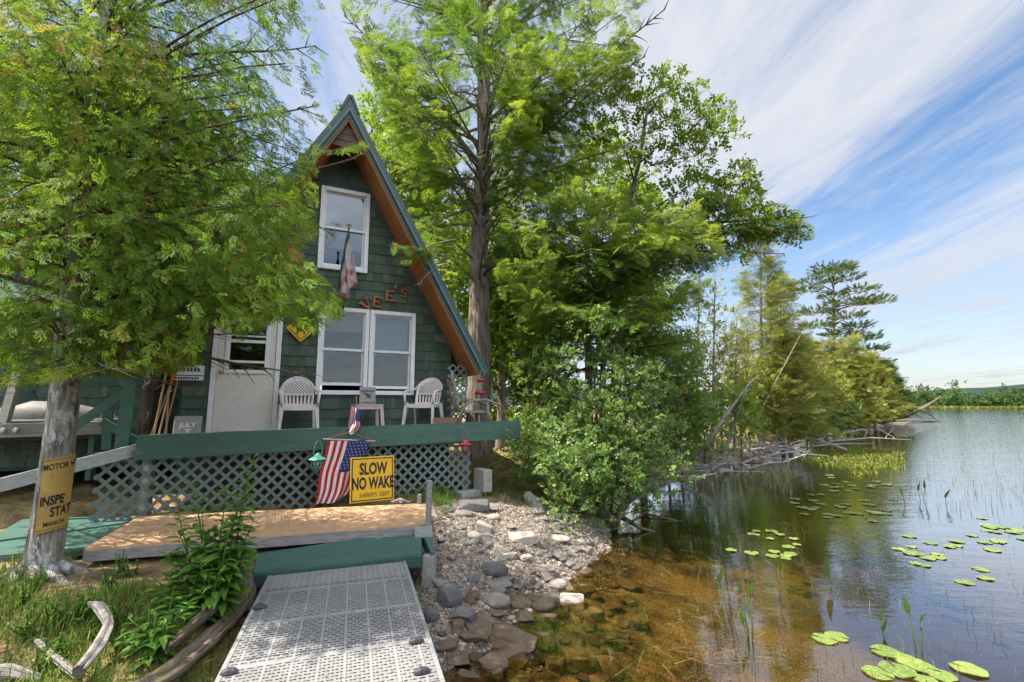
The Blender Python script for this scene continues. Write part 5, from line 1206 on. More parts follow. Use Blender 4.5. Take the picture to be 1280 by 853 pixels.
def ex1(lv, mb, rg):
    Cc = np.array([[np.interp(z, [p[2] for p in pts], [p[i] for p in pts]) for i in range(3)] for z in np.arange(bz+1.2, bz+7, .1)])
    fill(lv, mb, Cc, px_clumps(rg, [(-120, -150), (200, -150), (200, 120), (170, 300), (120, 455), (30, 470), (-120, 470)], 3.3, 6.0, 46, .42), 105, .16, rg, down=-.85, tilt=1.0)
    fill(lv, mb, Cc, px_clumps(rg, [(200, -150), (330, -150), (400, 20), (405, 150), (385, 240), (390, 300), (300, 330), (180, 300), (200, 120)], 3.6, 6.0, 30, .34), 105, .16, rg, down=-.85, tilt=1.0)
    fill(lv, mb, Cc, px_clumps(rg, [(150, 270), (380, 290), (430, 385), (400, 420), (300, 410), (255, 440), (210, 460), (120, 455), (100, 330)], 3.6, 6.0, 34, .40), 105, .16, rg, down=-.85, tilt=1.0)
    fill(lv, mb, Cc, px_clumps(rg, [(0, 300), (380, 300), (425, 385), (300, 405), (215, 455), (120, 455), (30, 465), (-60, 470)], 3.4, 5.6, 30, .34), 125, .155, rg, down=-.75, tilt=1.0, glo=.35, ghi=.85)
    fill(lv, mb, Cc, px_clumps(rg, [(60, -20), (200, -20), (190, 330), (60, 330)], 3.3, 4.2, 24, .34), 110, .16, rg, down=-.8, tilt=1.0, glo=.4, ghi=.9)
    fill(lv, mb, Cc, px_clumps(rg, [(-40, -60), (330, -60), (390, 60), (300, 160), (-40, 250)], 3.6, 5.6, 30, .36), 105, .16, rg, down=-.8, tilt=1.0, glo=.35, ghi=.9)
    fill(lv, mb, Cc, px_clumps(rg, [(270, 230), (330, 180), (395, 190), (400, 300), (330, 350), (270, 330)], 4.4, 6.4, 16, .34), 110, .16, rg, down=-.8, tilt=1.0, glo=.35, ghi=.85)
    for a, b, dep0, dep1 in (((330, 235), (462, 176), 5.4, 6.4), ((340, 215), (440, 170), 5.6, 6.6)):
        p, q = at_y(*a, dep0), at_y(*b, dep1); limb_leaves(lv, mb, p, q-p+np.array([0, 0, .12]), float(np.linalg.norm(q-p))*1.02, dict(spec, tw_gap=.10, tw_len=.18, sp_gap=.09, bare=.62), rg, .012)
keepx = lambda P: keep1(P) | polykeep([(395, 150), (470, 150), (470, 196), (395, 200)])(P)
conifer(T1, cb_, 9, limbs, spec, M['cedar_leaf'], M['limb_bark'], keepx, ex1, dict(flare=.4, seg=84, rough=.035, ridge=.05), 3, trunk_pts=pts, trunk_m=M['cedar_bark'], tpl='cedar', r0=.0298*by, r1=.05)
# old roots of the cedar
m = MB(); rgq = random.Random(5)
for a in (-2.7, -1.9, -1.2, -.5, .3, 1.1, 2.2):
    p = np.array([bx+.12*math.cos(a), by+.12*math.sin(a), bz+.14]); e = np.array([bx+.62*math.cos(a+.2), by+.62*math.sin(a+.2), 0]); e[2] = g1(e[0], e[1])-.03; mm = (p+e)/2+np.array([0, 0, -.03]); m.tube([p+np.array([0, 0, -.06]), (p*.5+mm*.5)+np.array([0, 0, -.08]), mm+np.array([0, 0, -.06]), e], [.06, .05, .032, .012], 10)
m.build('roots', M['cedar_bark'], T1, world=True, smooth=True)
# sign nailed on the cedar: curved plate following the trunk
tl, tr_ = (48.5, 577), (86, 571); bl_, br_ = (49, 664), (88, 655)
sgr = .0315*by+.012; sgc = np.array([bx+.012+sgr*math.sin(R(56)), by-sgr*math.cos(R(56)), at_y(64, 617, by-.1)[2]]); sgt = thing('inspection_sign', 'rusty yellow MOTOR INSPECTION STATION sign wrapped round the cedar trunk', 'sign', sgc, R(56))
Wd, Hd, Rc = .25, .66, .0315*by+.012; V = []; F = []; nu, nv = 12, 8
def bendp(x, z, off=0): a = x/Rc; return ((Rc+off)*math.sin(a), Rc-(Rc+off)*math.cos(a), z)
for sgn, off in ((0, .0), (1, -.004)):
    for i in range(nu+1):
        for j in range(nv+1): V.append(bendp((i/nu-.5)*Wd, (j/nv-.5)*Hd+.04*(i/nu-.5), off))
n0 = (nu+1)*(nv+1)
for i in range(nu):
    for j in range(nv): a = i*(nv+1)+j; F.append((a, a+nv+1, a+nv+2, a+1)); F.append((n0+a, n0+a+1, n0+a+nv+2, n0+a+nv+1))
for i in range(nu):
    for a in (i*(nv+1), i*(nv+1)+nv): F.append((a, a+nv+1, a+nv+1+n0, a+n0))
for j in range(nv):
    for a in (j, nu*(nv+1)+j): F.append((a, a+1, a+1+n0, a+n0))
npmesh('plate', V, F, M['old_yellow'], sgt, world=False)
def bent(vs, off=.004): return [bendp(x, z+.13*x, off) for x, y, z in vs]
for txt, sz, sxx, x, z, bd in (('MOTOR V', .076, .64, -.118, .245, .0010), ('INSPE', .115, .58, -.112, -.06, .0028), ('STAT', .115, .58, -.035, -.165, .0028), ('MANCH', .055, .72, -.07, -.265, .0006)):
    vs, fs = text_mesh(txt, sz, .0008, sxx, bd, 'LEFT'); m = MB(); m.add(bent([(a+x, b, c+z) for a, b, c in vs]), fs); m.build('lettering', M['black'], sgt)
m = MB()
for (xa, za, xb, zb) in ((-.127, -.31, -.127, .31), (.127, -.31, .127, .31)): 
    for k in range(8): m.add(bent([(xa-.002, 0, za+(zb-za)*k/8), (xa+.002, 0, za+(zb-za)*k/8), (xa+.002, 0, za+(zb-za)*(k+1)/8), (xa-.002, 0, za+(zb-za)*(k+1)/8)]), [(0, 1, 2, 3)])
for zz in (-.31, .31):
    for k in range(10): x_ = -.125+.25*k/10; m.add(bent([(x_, 0, zz-.002), (x_+.025, 0, zz-.002), (x_+.025, 0, zz+.002), (x_, 0, zz+.002)]), [(0, 1, 2, 3)])
m.build('border', M['black'], sgt)
m = MB()
for x_, z_ in ((.115, .29), (.10, .262)):
    p = bendp(x_, z_, .004); m.lathe([(0, 0), (.012, 0), (.008, .008), (0, .01)], (0, 0, 0), 8); m.v[-32:] = [(p[0]+a, p[1]-c, p[2]+b) for a, b, c in m.v[-32:]]
m.build('nail', M['rubber'], sgt)
# ------------------------------------------------------------------ second trunk at the left end of the porch
q = at_y(181, 560, 7.9); q2 = at_y(188, 300, 7.9)
T1b = thing('shade_tree', 'dark lichen-spotted tree trunk rising beside the left end of the porch', 'tree', (q[0], q[1], .6))
pts = [(q[0], q[1], .35), (q[0]+.0, q[1], 1.5), (q[0]+.05, q[1], 3), (q[0]-.1, q[1]-.1, 5), (q[0]-.2, q[1], 7.5)]
rg = random.Random(14); limbs = [(4.2+3.3*i/16, i*2.4, rg.uniform(1.4, 2.2), R(rg.uniform(0, 25))) for i in range(16)]
conifer(T1b, q, 7, limbs, dict(spec, sp_size=.3, tw_gap=.2), M['cedar_leaf'], M['limb_bark'], keep1, None, dict(flare=.3, seg=24), 6, trunk_pts=pts, trunk_m=M['dark_bark'], tpl='cedar', r0=.175, r1=.06)
# ------------------------------------------------------------------ tall hemlock behind the right roof corner
hb = at_y(597, 530, 11.6); hb[2] = .75; T2 = thing('hemlock_tree', 'tall hemlock with thick rough trunk behind the right roof corner, limbs high over the roof', 'tree', hb)
pts = [(hb[0], hb[1], .4), (hb[0]+.02, hb[1], 3), (hb[0]+.0, hb[1], 6), (hb[0]+.1, hb[1], 9), (hb[0]+.05, hb[1], 12), (hb[0]+.15, hb[1], 17)]
spec2 = dict(droop=.16, lift=-.02, tw_gap=.19, tw_len=.46, tw_droop=.2, sp_gap=.17, sp_size=.40, bare=.22, sp_up=-.18, thick=1.05)
rg = random.Random(9); limbs = []
for i in range(60):
    hz = 6.3+10*(i/60); azm = i*2.399+rg.uniform(-.4, .4); ln = (4.3-.26*(hz-6))*rg.uniform(.65, 1.1)
    limbs.append((hz, azm, max(1.2, ln), R(rg.uniform(4, 34))))
for px, py, dep, h0 in ((446, 15, 9.5, 8.2), (470, 60, 10, 8.6), (540, 40, 9.2, 8.4), (800, 8, 9.6, 8.0), (790, 75, 10, 7.4), (770, 62, 9.2, 7.8), (700, 30, 8.8, 8.2), (660, 150, 9.0, 6.8), (500, 130, 10.2, 6.9), (520, 255, 10.0, 5.6), (545, 305, 10.0, 5.0), (640, 225, 9.2, 5.7), (690, 190, 9.6, 6.2), (560, 200, 9.6, 6.4), (610, 270, 9.4, 5.0), (725, 110, 9.3, 7.2), (740, 240, 9.8, 5.6), (620, 60, 8.6, 8.4), (520, 190, 11, 6.6)):
    tp = at_y(px, py, dep); v = tp-np.array([hb[0], hb[1], h0]); ln = float(np.linalg.norm(v)); limbs.append((h0, math.atan2(v[0], v[1]), ln*1.05, math.asin(np.clip(v[2]/ln, -.95, .95))+.12))
def ex2(lv, mb, rg):
    Cc = np.array([[np.interp(z, [p[2] for p in pts], [p[i] for p in pts]) for i in range(3)] for z in np.arange(4, 15, .2)])
    fill(lv, mb, Cc, px_clumps(rg, [(430, -120), (800, -120), (790, 20), (795, 110), (770, 180), (700, 250), (640, 330), (600, 300), (540, 300), (510, 255), (500, 200), (470, 120), (440, 60)], 8.6, 13.2, 46, .70), 19, .36, rg, down=-.15, tilt=.4, r_limb=.03, zfac=.32)
    fill(lv, mb, Cc, px_clumps(rg, [(620, 60), (780, 80), (800, 180), (700, 300), (620, 330), (620, 200)], 8.6, 10.5, 22, .6), 22, .34, rg, down=-.2, tilt=.4, r_limb=.03, glo=.6, ghi=.95, zfac=.32)
    for a, b, dep0, dep1 in (((575, 330), (492, 285), 9.2, 7.5), ((570, 300), (496, 305), 9.2, 7.6), ((560, 330), (512, 345), 8.8, 7.6)):
        p, q = at_y(*a, dep0), at_y(*b, dep1); limb_leaves(lv, mb, p, q-p+np.array([0, 0, .15]), float(np.linalg.norm(q-p))*1.02, dict(spec2, tw_gap=.13, tw_len=.24, sp_gap=.12, sp_size=.26, bare=.5), rg, .014)
keep2 = polykeep([(395, -1600), (1000, -1600), (850, -60), (805, 10), (800, 80), (790, 130), (840, 210), (835, 330), (690, 420), (640, 420), (608, 400), (608, 330), (575, 345), (552, 312), (545, 345), (500, 352), (484, 300), (500, 272), (512, 255), (488, 205), (470, 150), (462, 110), (440, 70), (425, 20)])
bare_ = polykeep([(566, 100), (618, 100), (616, 250), (608, 300), (608, 445), (572, 445), (570, 300)], False)
keep2b = lambda P: keep2(P) & (bare_(P) | (RNG.random(len(P)) < .22) | (P[:, 1] > hb[1]+.2))
conifer(T2, hb, 17, limbs, spec2, M['hemlock_leaf'], M['hemlock_bark'], keep2b, ex2, dict(flare=.25, seg=26, rough=.05), 8, trunk_pts=pts, trunk_m=M['hemlock_bark'], tpl='hemlock', r0=.325, r1=.07)
# ------------------------------------------------------------------ young hemlock in front of it, bright layered boughs
yb_ = at_ground(752, 600); yb_ = np.array([*at_y(752, 560, 10.2)[:2], .6]); T3 = thing('young_hemlock', 'young hemlock with bright yellow-green layered boughs above the shoreline shrubs', 'tree', yb_)
rg = random.Random(21); limbs = []
for i in range(46):
    hz = 1.9+3.9*(i/46); limbs.append((hz, i*2.399+rg.uniform(-.3, .3), (2.35-.34*(hz-1.9))*rg.uniform(.75, 1.15), R(rg.uniform(2, 20))))
for px, py, dep, h0 in ((640, 275, 8.8, 4.6), (665, 330, 8.6, 4.0), (700, 360, 8.4, 3.6), (850, 300, 8.8, 4.4), (860, 350, 9.0, 3.6), (790, 300, 8.2, 4.4), (750, 280, 8.3, 4.8), (720, 310, 8.2, 4.2), (840, 400, 8.8, 3.0), (800, 360, 8.2, 3.6), (640, 300, 9.8, 4.4), (690, 270, 9.4, 5), (780, 260, 9.2, 5), (820, 275, 9, 4.8), (1008, 287, 9.8, 5.5), (968, 300, 9.4, 5.3), (935, 280, 9.9, 5.5), (905, 305, 9.2, 5.0), (985, 275, 10.2, 5.6)):
    tp = at_y(px, py, dep); v = tp-np.array([yb_[0], yb_[1], h0]); ln = float(np.linalg.norm(v)); limbs.append((h0, math.atan2(v[0], v[1]), ln*1.05, math.asin(np.clip(v[2]/ln, -.95, .95))+.14))
keep3 = polykeep([(622, 250), (700, 235), (800, 220), (880, 240), (960, 250), (1018, 280), (1016, 300), (960, 318), (900, 332), (885, 360), (872, 450), (800, 470), (700, 440), (640, 420), (618, 330)])
def ex3(lv, mb, rg):
    Cc = np.array([[yb_[0], yb_[1], z] for z in np.arange(1.5, 6.3, .2)])
    fill(lv, mb, Cc, px_clumps(rg, [(625, 265), (700, 245), (800, 235), (865, 280), (870, 400), (800, 430), (690, 420), (630, 380)], 8.3, 10.8, 60, .46), 30, .30, rg, down=-.25, tilt=.4, r_limb=.015, glo=.5, ghi=.95, zfac=.3)
conifer(T3, yb_, 5.6, limbs, dict(spec2, tw_gap=.15, tw_len=.42, sp_gap=.12, sp_size=.33, bare=.12), M['hemlock_leaf'], M['limb_bark'], keep3, ex3, dict(seg=12), 31, tpl='hemlock', trunk_m=M['hemlock_bark'], r0=.09, r1=.02)
# ------------------------------------------------------------------ leaning broadleaf tree reaching over the water
rg = random.Random(33); ob = np.array([*at_y(765, 560, 11.8)[:2], .5]); T4 = thing('leaning_maple', 'broadleaf tree with loose sunlit leaves leaning out over the water beside the hemlock', 'tree', ob)
pts = [(ob[0], ob[1], .3), tuple(at_y(770, 400, 11.6)), tuple(at_y(780, 280, 11.2)), tuple(at_y(800, 200, 10.8)), tuple(at_y(810, 130, 10.6))]
cl_ = px_clumps(rg, [(745, 120), (800, 105), (850, 85), (890, 125), (930, 160), (940, 230), (1000, 255), (990, 280), (930, 320), (870, 330), (820, 300), (740, 260), (720, 190)], 9.6, 11.6, 40, .55)
cl_ += px_clumps(rg, [(880, 240), (1000, 250), (1005, 290), (930, 310), (880, 300)], 9.6, 10.6, 10, .4)
for px, py in ((1000, 285), (975, 262), (955, 290), (985, 300), (850, 98), (893, 128), (920, 165), (935, 205)): cl_.append((*at_y(px, py, 10.2), .28))
keep4 = polykeep([(700, 60), (840, 75), (905, 110), (945, 170), (950, 235), (1022, 280), (1015, 300), (960, 330), (860, 345), (700, 330)])
clumpy(T4, ob, pts, cl_, 40, .26, M['broad_leaf'], M['hemlock_bark'], M['limb_bark'], 'broad', keep4, .13, .03, 44)
# ------------------------------------------------------------------ shoreline shrubs (alder)
def shrub(label, poly, y0, y1, n, r, n_per, size, base_px, m_='shrub_leaf', seed=0, tpl='round', zb=.45, name='alder_shrub', keep=None, group='shrubs along the shore'):
    rg = random.Random(seed); b = at_y(*base_px, (y0+y1)/2); b[2] = g1(b[0], b[1]); root = thing(name, label, 'shrub', b, 0, group)
    cl_ = px_clumps(rg, poly, y0, y1, n, r); top = max(c[2] for c in cl_)
    clumpy(root, b, [(b[0], b[1], b[2]-.15), (b[0]+.05, b[1], b[2]+(top-b[2])*.4), (b[0], b[1], b[2]+(top-b[2])*.85)], cl_, n_per, size, M[m_], M['limb_bark'], M['twig'], tpl, keep, .05, .015, seed+1, 'foliage', .5, .9, dict(seg=8, sub=5), 4, .02)
    return root
shrub('big rounded alder shrub with pale green leaves spilling onto the gravel beach', [(650, 500), (680, 440), (740, 400), (800, 420), (840, 500), (845, 570), (810, 625), (760, 640), (700, 630), (655, 600)], 8.0, 9.6, 60, .38, 135, .155, (745, 610), 'shrub_leaf', 71)
shrub('low alder boughs with pale leaves hanging over the stones at the water edge', [(660, 560), (740, 540), (830, 540), (852, 590), (815, 632), (760, 648), (700, 636), (665, 610)], 7.5, 9.0, 34, .34, 135, .15, (770, 612), 'shrub_leaf', 79)
shrub('bright leafy shrub growing beside the right end of the porch board', [(622, 400), (680, 380), (700, 480), (690, 560), (660, 600), (640, 560), (655, 510), (640, 440)], 9.6, 11.0, 26, .42, 85, .19, (660, 560), 'broad_leaf', 72)
shrub('loose shrub at the water edge right of the big alder', [(820, 430), (870, 440), (890, 500), (885, 560), (850, 580), (825, 540)], 13.2, 15.0, 26, .5, 80, .24, (835, 575), 'shrub_leaf', 73)
# ------------------------------------------------------------------ trees behind the cabin
def back_tree(label, px, ytop, depth, wpx, ybot, m_, seed, n=34, n_per=46, size=.42, tpl='lite', name='background_tree', tm='hemlock_bark', r0=.16, group='trees behind the cabin'):
    rg = random.Random(seed); b = at_y(px, 520, depth); b[2] = g1(b[0], b[1]); root = thing(name, label, 'tree', b, 0, group); top = at_y(px, ytop, depth)[2]
    poly = [(px-wpx*.25, ytop), (px+wpx*.25, ytop), (px+wpx*.5, ytop*.6+ybot*.4), (px+wpx*.42, ybot), (px-wpx*.42, ybot), (px-wpx*.5, ytop*.6+ybot*.4)]
    cl_ = px_clumps(rg, poly, depth-1.6*depth/14, depth+1.6*depth/14, n, .85*depth/16)
    clumpy(root, b, [(b[0], b[1], b[2]-.2), (b[0]+.1, b[1], (b[2]+top)/2), (b[0], b[1], top-.4)], cl_, n_per, size, M[m_], M[tm], M['limb_bark'], tpl, None, r0, .04, seed, 'crown', .4, .85, dict(seg=10, sub=6), 4, .04)
back_tree('pale sunlit broadleaf tree whose leaves fill the gap right of the roof peak', 505, 118, 17, 150, 330, 'pale_leaf', 101, 26, 40, .36)
back_tree('yellow-green broadleaf tree standing behind the trunk of the tall hemlock', 560, 180, 20, 170, 480, 'pale_leaf', 102, 32, 42, .4)
back_tree('slender trunked tree directly right of the tall hemlock trunk', 625, 250, 14.5, 120, 470, 'pale_leaf', 103, 36, 46, .34)
back_tree('thin leafy tree seen between the porch corner and the alder shrub', 655, 330, 17, 110, 520, 'pale_leaf', 104, 30, 46, .38, r0=.1)
back_tree('tall broadleaf tree behind the leaning maple', 735, 170, 16, 160, 430, 'pale_leaf', 105, 34, 42, .38)
back_tree('broadleaf tree rising behind the young hemlock at the water side', 800, 330, 16, 100, 540, 'pale_leaf', 106, 26, 40, .32)
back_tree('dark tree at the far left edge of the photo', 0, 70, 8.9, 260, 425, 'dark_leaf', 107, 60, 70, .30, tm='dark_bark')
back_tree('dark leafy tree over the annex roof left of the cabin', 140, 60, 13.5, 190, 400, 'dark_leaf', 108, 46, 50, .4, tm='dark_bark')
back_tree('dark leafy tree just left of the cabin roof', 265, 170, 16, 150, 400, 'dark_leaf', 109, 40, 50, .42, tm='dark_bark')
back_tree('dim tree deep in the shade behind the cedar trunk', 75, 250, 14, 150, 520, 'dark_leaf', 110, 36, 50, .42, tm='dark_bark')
# ------------------------------------------------------------------ shore trees to the right
def shore_conifer(label, px, ytop, depth, rmax, nl, seed, m_, name='shore_cedar', size=.3, lean=(0, 0), zl=.12, tpl='hemlock_lite', group='cedars along the shore', el=(0, 25), gap=.24, r0=.12):
    rg = random.Random(seed); b = at_y(px, 520, depth); b[2] = max(.05, g1(b[0], b[1])); root = thing(name, label, 'tree', b, 0, group); top = at_y(px+lean[0], ytop, depth+lean[1]); H_ = top[2]-b[2]
    pts = [(b[0], b[1], b[2]-.2), tuple(b*.6+top*.4), tuple(b*.25+top*.75), tuple(top)]; limbs = []
    for i in range(nl):
        f = zl+(1-zl)*(i/nl); limbs.append((b[2]+H_*f, i*2.399+rg.uniform(-.4, .4), max(.35, rmax*(1-f)**.75*rg.uniform(.7, 1.15)), R(rg.uniform(*el))))
    def exs(lv, mb, rg_):
        n = int(nl*21); rn = np.random.default_rng(seed); f = zl*.6+(1-zl*.6)*rn.random(n)**1.15; a = rn.uniform(0, 6.283, n); prof = rmax*np.minimum((1-f)**.72, .25+f*3)*(1+.35*vnoise(a*1.3+seed, f*9.0)); rr = prof*rn.random(n)**.7; ax_ = np.stack([np.interp(f, [0, 1], [b[i], top[i]]) for i in range(3)], 1); P = ax_+np.stack([rr*np.cos(a), rr*np.sin(a), np.zeros(n)], 1); kp = vnoise(P[:, 0]*1.6/rmax*2, P[:, 1]*1.6/rmax*2, P[:, 2]*1.5) > -.22; P, a, f = P[kp], a[kp], f[kp]; n = len(P)
        Fd = np.stack([np.cos(a)*.7, np.sin(a)*.7, np.full(n, .45)], 1)+rn.normal(0, .35, (n, 3)); lv.add(P, Fd, rn.normal(0, 1, (n, 3)), size*rn.uniform(.7, 1.35, n), np.clip(.45+.35*vnoise(P[:, 0]*2, P[:, 1]*2, P[:, 2]*2)+rn.normal(0, .12, n), 0, 1))
    conifer(root, b, H_, limbs, dict(droop=.1, lift=.06, tw_gap=gap, tw_len=.42, tw_droop=.12, sp_gap=gap*.8, sp_size=size*1.35, bare=.15, sp_up=.0, thick=.7), M[m_], M['dead_plain'], None, exs, dict(seg=8, sub=8), seed, trunk_pts=pts, trunk_m=M['dead_plain'], tpl=tpl, r0=r0, r1=.02)
shore_conifer('tall narrow cedar spire on the shore under the leaning maple bough', 950, 286, 21, 2.1, 88, 201, 'shore_leaf', size=.42)
shore_conifer('shorter cedar close beside the tall cedar spire', 975, 345, 23, 2.0, 66, 202, 'shore_leaf', size=.42)
shore_conifer('bushy yellow-green cedar leaning over the debris bank', 985, 420, 21.5, 1.9, 50, 203, 'shore_leaf', size=.42, zl=.1)
shore_conifer('olive cedar directly below the tall pine', 1030, 425, 30, 2.3, 50, 204, 'shore_leaf', size=.5)
shore_conifer('small pointed cedar right of the pine trunk', 1062, 420, 33, 2.1, 50, 205, 'shore_leaf', size=.5)
shore_conifer('low cedar near the end of the wooded point', 1083, 445, 40, 3.2, 56, 206, 'shore_leaf', size=.6)
shore_conifer('dark round cedar at the very tip of the wooded point', 1105, 455, 50, 3.4, 60, 207, 'hemlock_deep', size=.65)
shore_conifer('rusty brown dying cedar near the tip of the point', 1092, 462, 41, 1.8, 34, 208, 'dry_leaf', size=.5)
shore_conifer('pale cedar leaning left in the middle of the shore row', 1008, 425, 25, 2.2, 46, 209, 'shore_leaf', size=.45, lean=(-8, 0))
def sparse_tree(label, px, ytop, depth, seed, m_='shore_leaf', n=26, w=60, size=.22):
    rg = random.Random(seed); b = at_y(px, 530, depth); b[2] = max(.1, g1(b[0], b[1])); root = thing('sparse_tree', label, 'tree', b, 0, 'thin grey trees on the shore'); top = at_y(px+6, ytop, depth)
    cl_ = px_clumps(rg, [(px-w*.15, ytop+6), (px+w*.25, ytop+6), (px+w*.5, (ytop+500)/2), (px+w*.3, 500), (px-w*.4, 500), (px-w*.5, (ytop+500)/2)], depth-1, depth+1, n, .5)
    clumpy(root, b, [(b[0], b[1], b[2]-.2), tuple(b*.5+top*.5), tuple(top)], cl_, 15, size, M[m_], M['dead_plain'], M['dead_plain'], 'lite', None, .07, .015, seed, 'crown', .5, .9, dict(seg=7, sub=6), 4, .022)
sparse_tree('thin grey half-bare tree with sparse leaves against the sky left of the cedar spire', 888, 330, 17, 301, n=34, w=72)
sparse_tree('thin grey bare tree between the leaning maple and the half-bare tree', 868, 345, 18.5, 302, n=26, w=50)
sparse_tree('short grey half-bare tree at the foot of the cedar spire', 915, 400, 18, 303, n=24, w=56)
# tall white pine
pb_ = at_y(1040, 520, 44); pb_[2] = .4; PT = thing('pine_tree', 'tall white pine with flat layered crown rising above the shore cedars', 'tree', pb_); top = at_y(1042, 333, 44); H_ = top[2]-pb_[2]
def pine():
    rg = random.Random(55); _, Cc, s = trunk(PT, [(pb_[0], pb_[1], .1), tuple(pb_*.5+top*.5), tuple(top)], .30, .05, M['hemlock_bark'], seg=10, sub=10); mb = MB(); lv = Leaves()
    for (px, py, w_) in ((1040, 338, 44), (1015, 355, 34), (1060, 350, 30), (1010, 365, 26), (1075, 365, 30), (1062, 380, 48), (1095, 379, 40), (1040, 372, 24), (1022, 392, 40), (1060, 398, 34), (1078, 425, 40), (1086, 438, 36), (1020, 410, 36), (1085, 455, 40), (1050, 420, 40), (1030, 345, 30), (1052, 340, 28), (1070, 410, 30), (1090, 468, 44), (1098, 480, 40)):
        for rep in range(2):
            dep = 44+rg.uniform(-2.6, 2.6); c = at_y(px+rg.uniform(-6, 6)*rep, py, dep); d = np.linalg.norm(Cc[:, :2]-c[:2], axis=1); k = int(np.argmin(abs(Cc[:, 2]-(c[2]-.12*d.min()-.2)))); p0 = Cc[k]; mm = (p0+c)/2+np.array([0, 0, rg.uniform(.05, .25)]); tubes(mb, np.array([p0, mm, c]), .07, .02, 5)
            n = int(w_*1.7); rr = w_/590*44*.5; a = RNG.uniform(0, 6.28, n); ra = rr*RNG.random(n)**.5; P = c+np.stack([ra*np.cos(a), ra*np.sin(a), RNG.normal(.1, .14, n)], 1); Fd = np.stack([np.cos(a), np.sin(a), RNG.uniform(.2, .9, n)], 1); lv.add(P, Fd, np.array([0, 0, 1.0]), RNG.uniform(.42, .7, n), RNG.uniform(.1, .95, n))
    mb.build('limbs', M['limb_bark'], PT, world=True, smooth=True); lv.build('crown', 'pine', M['pine_leaf'], PT)
pine()
# ================================================================== ROCKS
import bmesh
_b = bmesh.new(); bmesh.ops.create_icosphere(_b, subdivisions=4, radius=1); ICO = np.array([v.co[:] for v in _b.verts]); ICOF = np.array([[v.index for v in f.verts] for f in _b.faces]); _b.free()
_b = bmesh.new(); bmesh.ops.create_icosphere(_b, subdivisions=1, radius=1); ICO1 = np.array([v.co[:] for v in _b.verts]); ICO1F = np.array([[v.index for v in f.verts] for f in _b.faces]); _b.free()
def rock_shape(seed, kind):
    r = np.random.default_rng(seed); V = ICO.copy()
    if kind == 'block': V = np.sign(V)*np.abs(V)**.22; V /= 1.0; ncut, lo = 3, .95
    elif kind == 'round': ncut, lo = 5, .72
    else: ncut, lo = 16, .42
    for _ in range(ncut):
        n = unit(r.normal(size=3)); d = r.uniform(lo, lo+.34) if kind != 'block' else r.uniform(.95, 1.3)
        o = V@n-d; V = V-np.where(o > 0, o, 0)[:, None]*n*.96
    V += unit(V)*(.05*fbm(V[:, 0]*1.7+seed, V[:, 1]*1.7, V[:, 2]*1.7, 4)+.014*vnoise(V[:, 0]*9, V[:, 1]*9+seed, V[:, 2]*9))[:, None]*(.6 if kind == 'block' else 1)
    V -= (V.max(0)+V.min(0))/2; V /= np.abs(V).max(0); return V
def rock(label, px, py, w, h, m_, kind='angular', seed=0, group=None, dep_k=.75, zoff=0.0, tilt=0.0, name='rock'):
    """w,h: size in the photo's pixels; set on the ground under (px, py + h/2)"""
    q = at_ground(px, py+h*.28); sc_ = float((q-CAM)@_F)/FPX; sx, sz = w*sc_/2, max(.35*h, .5*h-.12*w)*sc_*.95; sy = sx*dep_k; V = rock_shape(seed, kind)*np.array([sx, sy, sz]); a = R((seed*47) % 50-25)
    if tilt: V = V@np.array(Matrix.Rotation(tilt, 3, 'Y')).T
    V = V@np.array(Matrix.Rotation(a, 3, 'Z')).T; o = npmesh(name, V, ICOF, M[m_], None, smooth=False)
    o.location = (q[0], q[1], q[2]+sz*.45+zoff); return tag(o, label, 'rock', group)
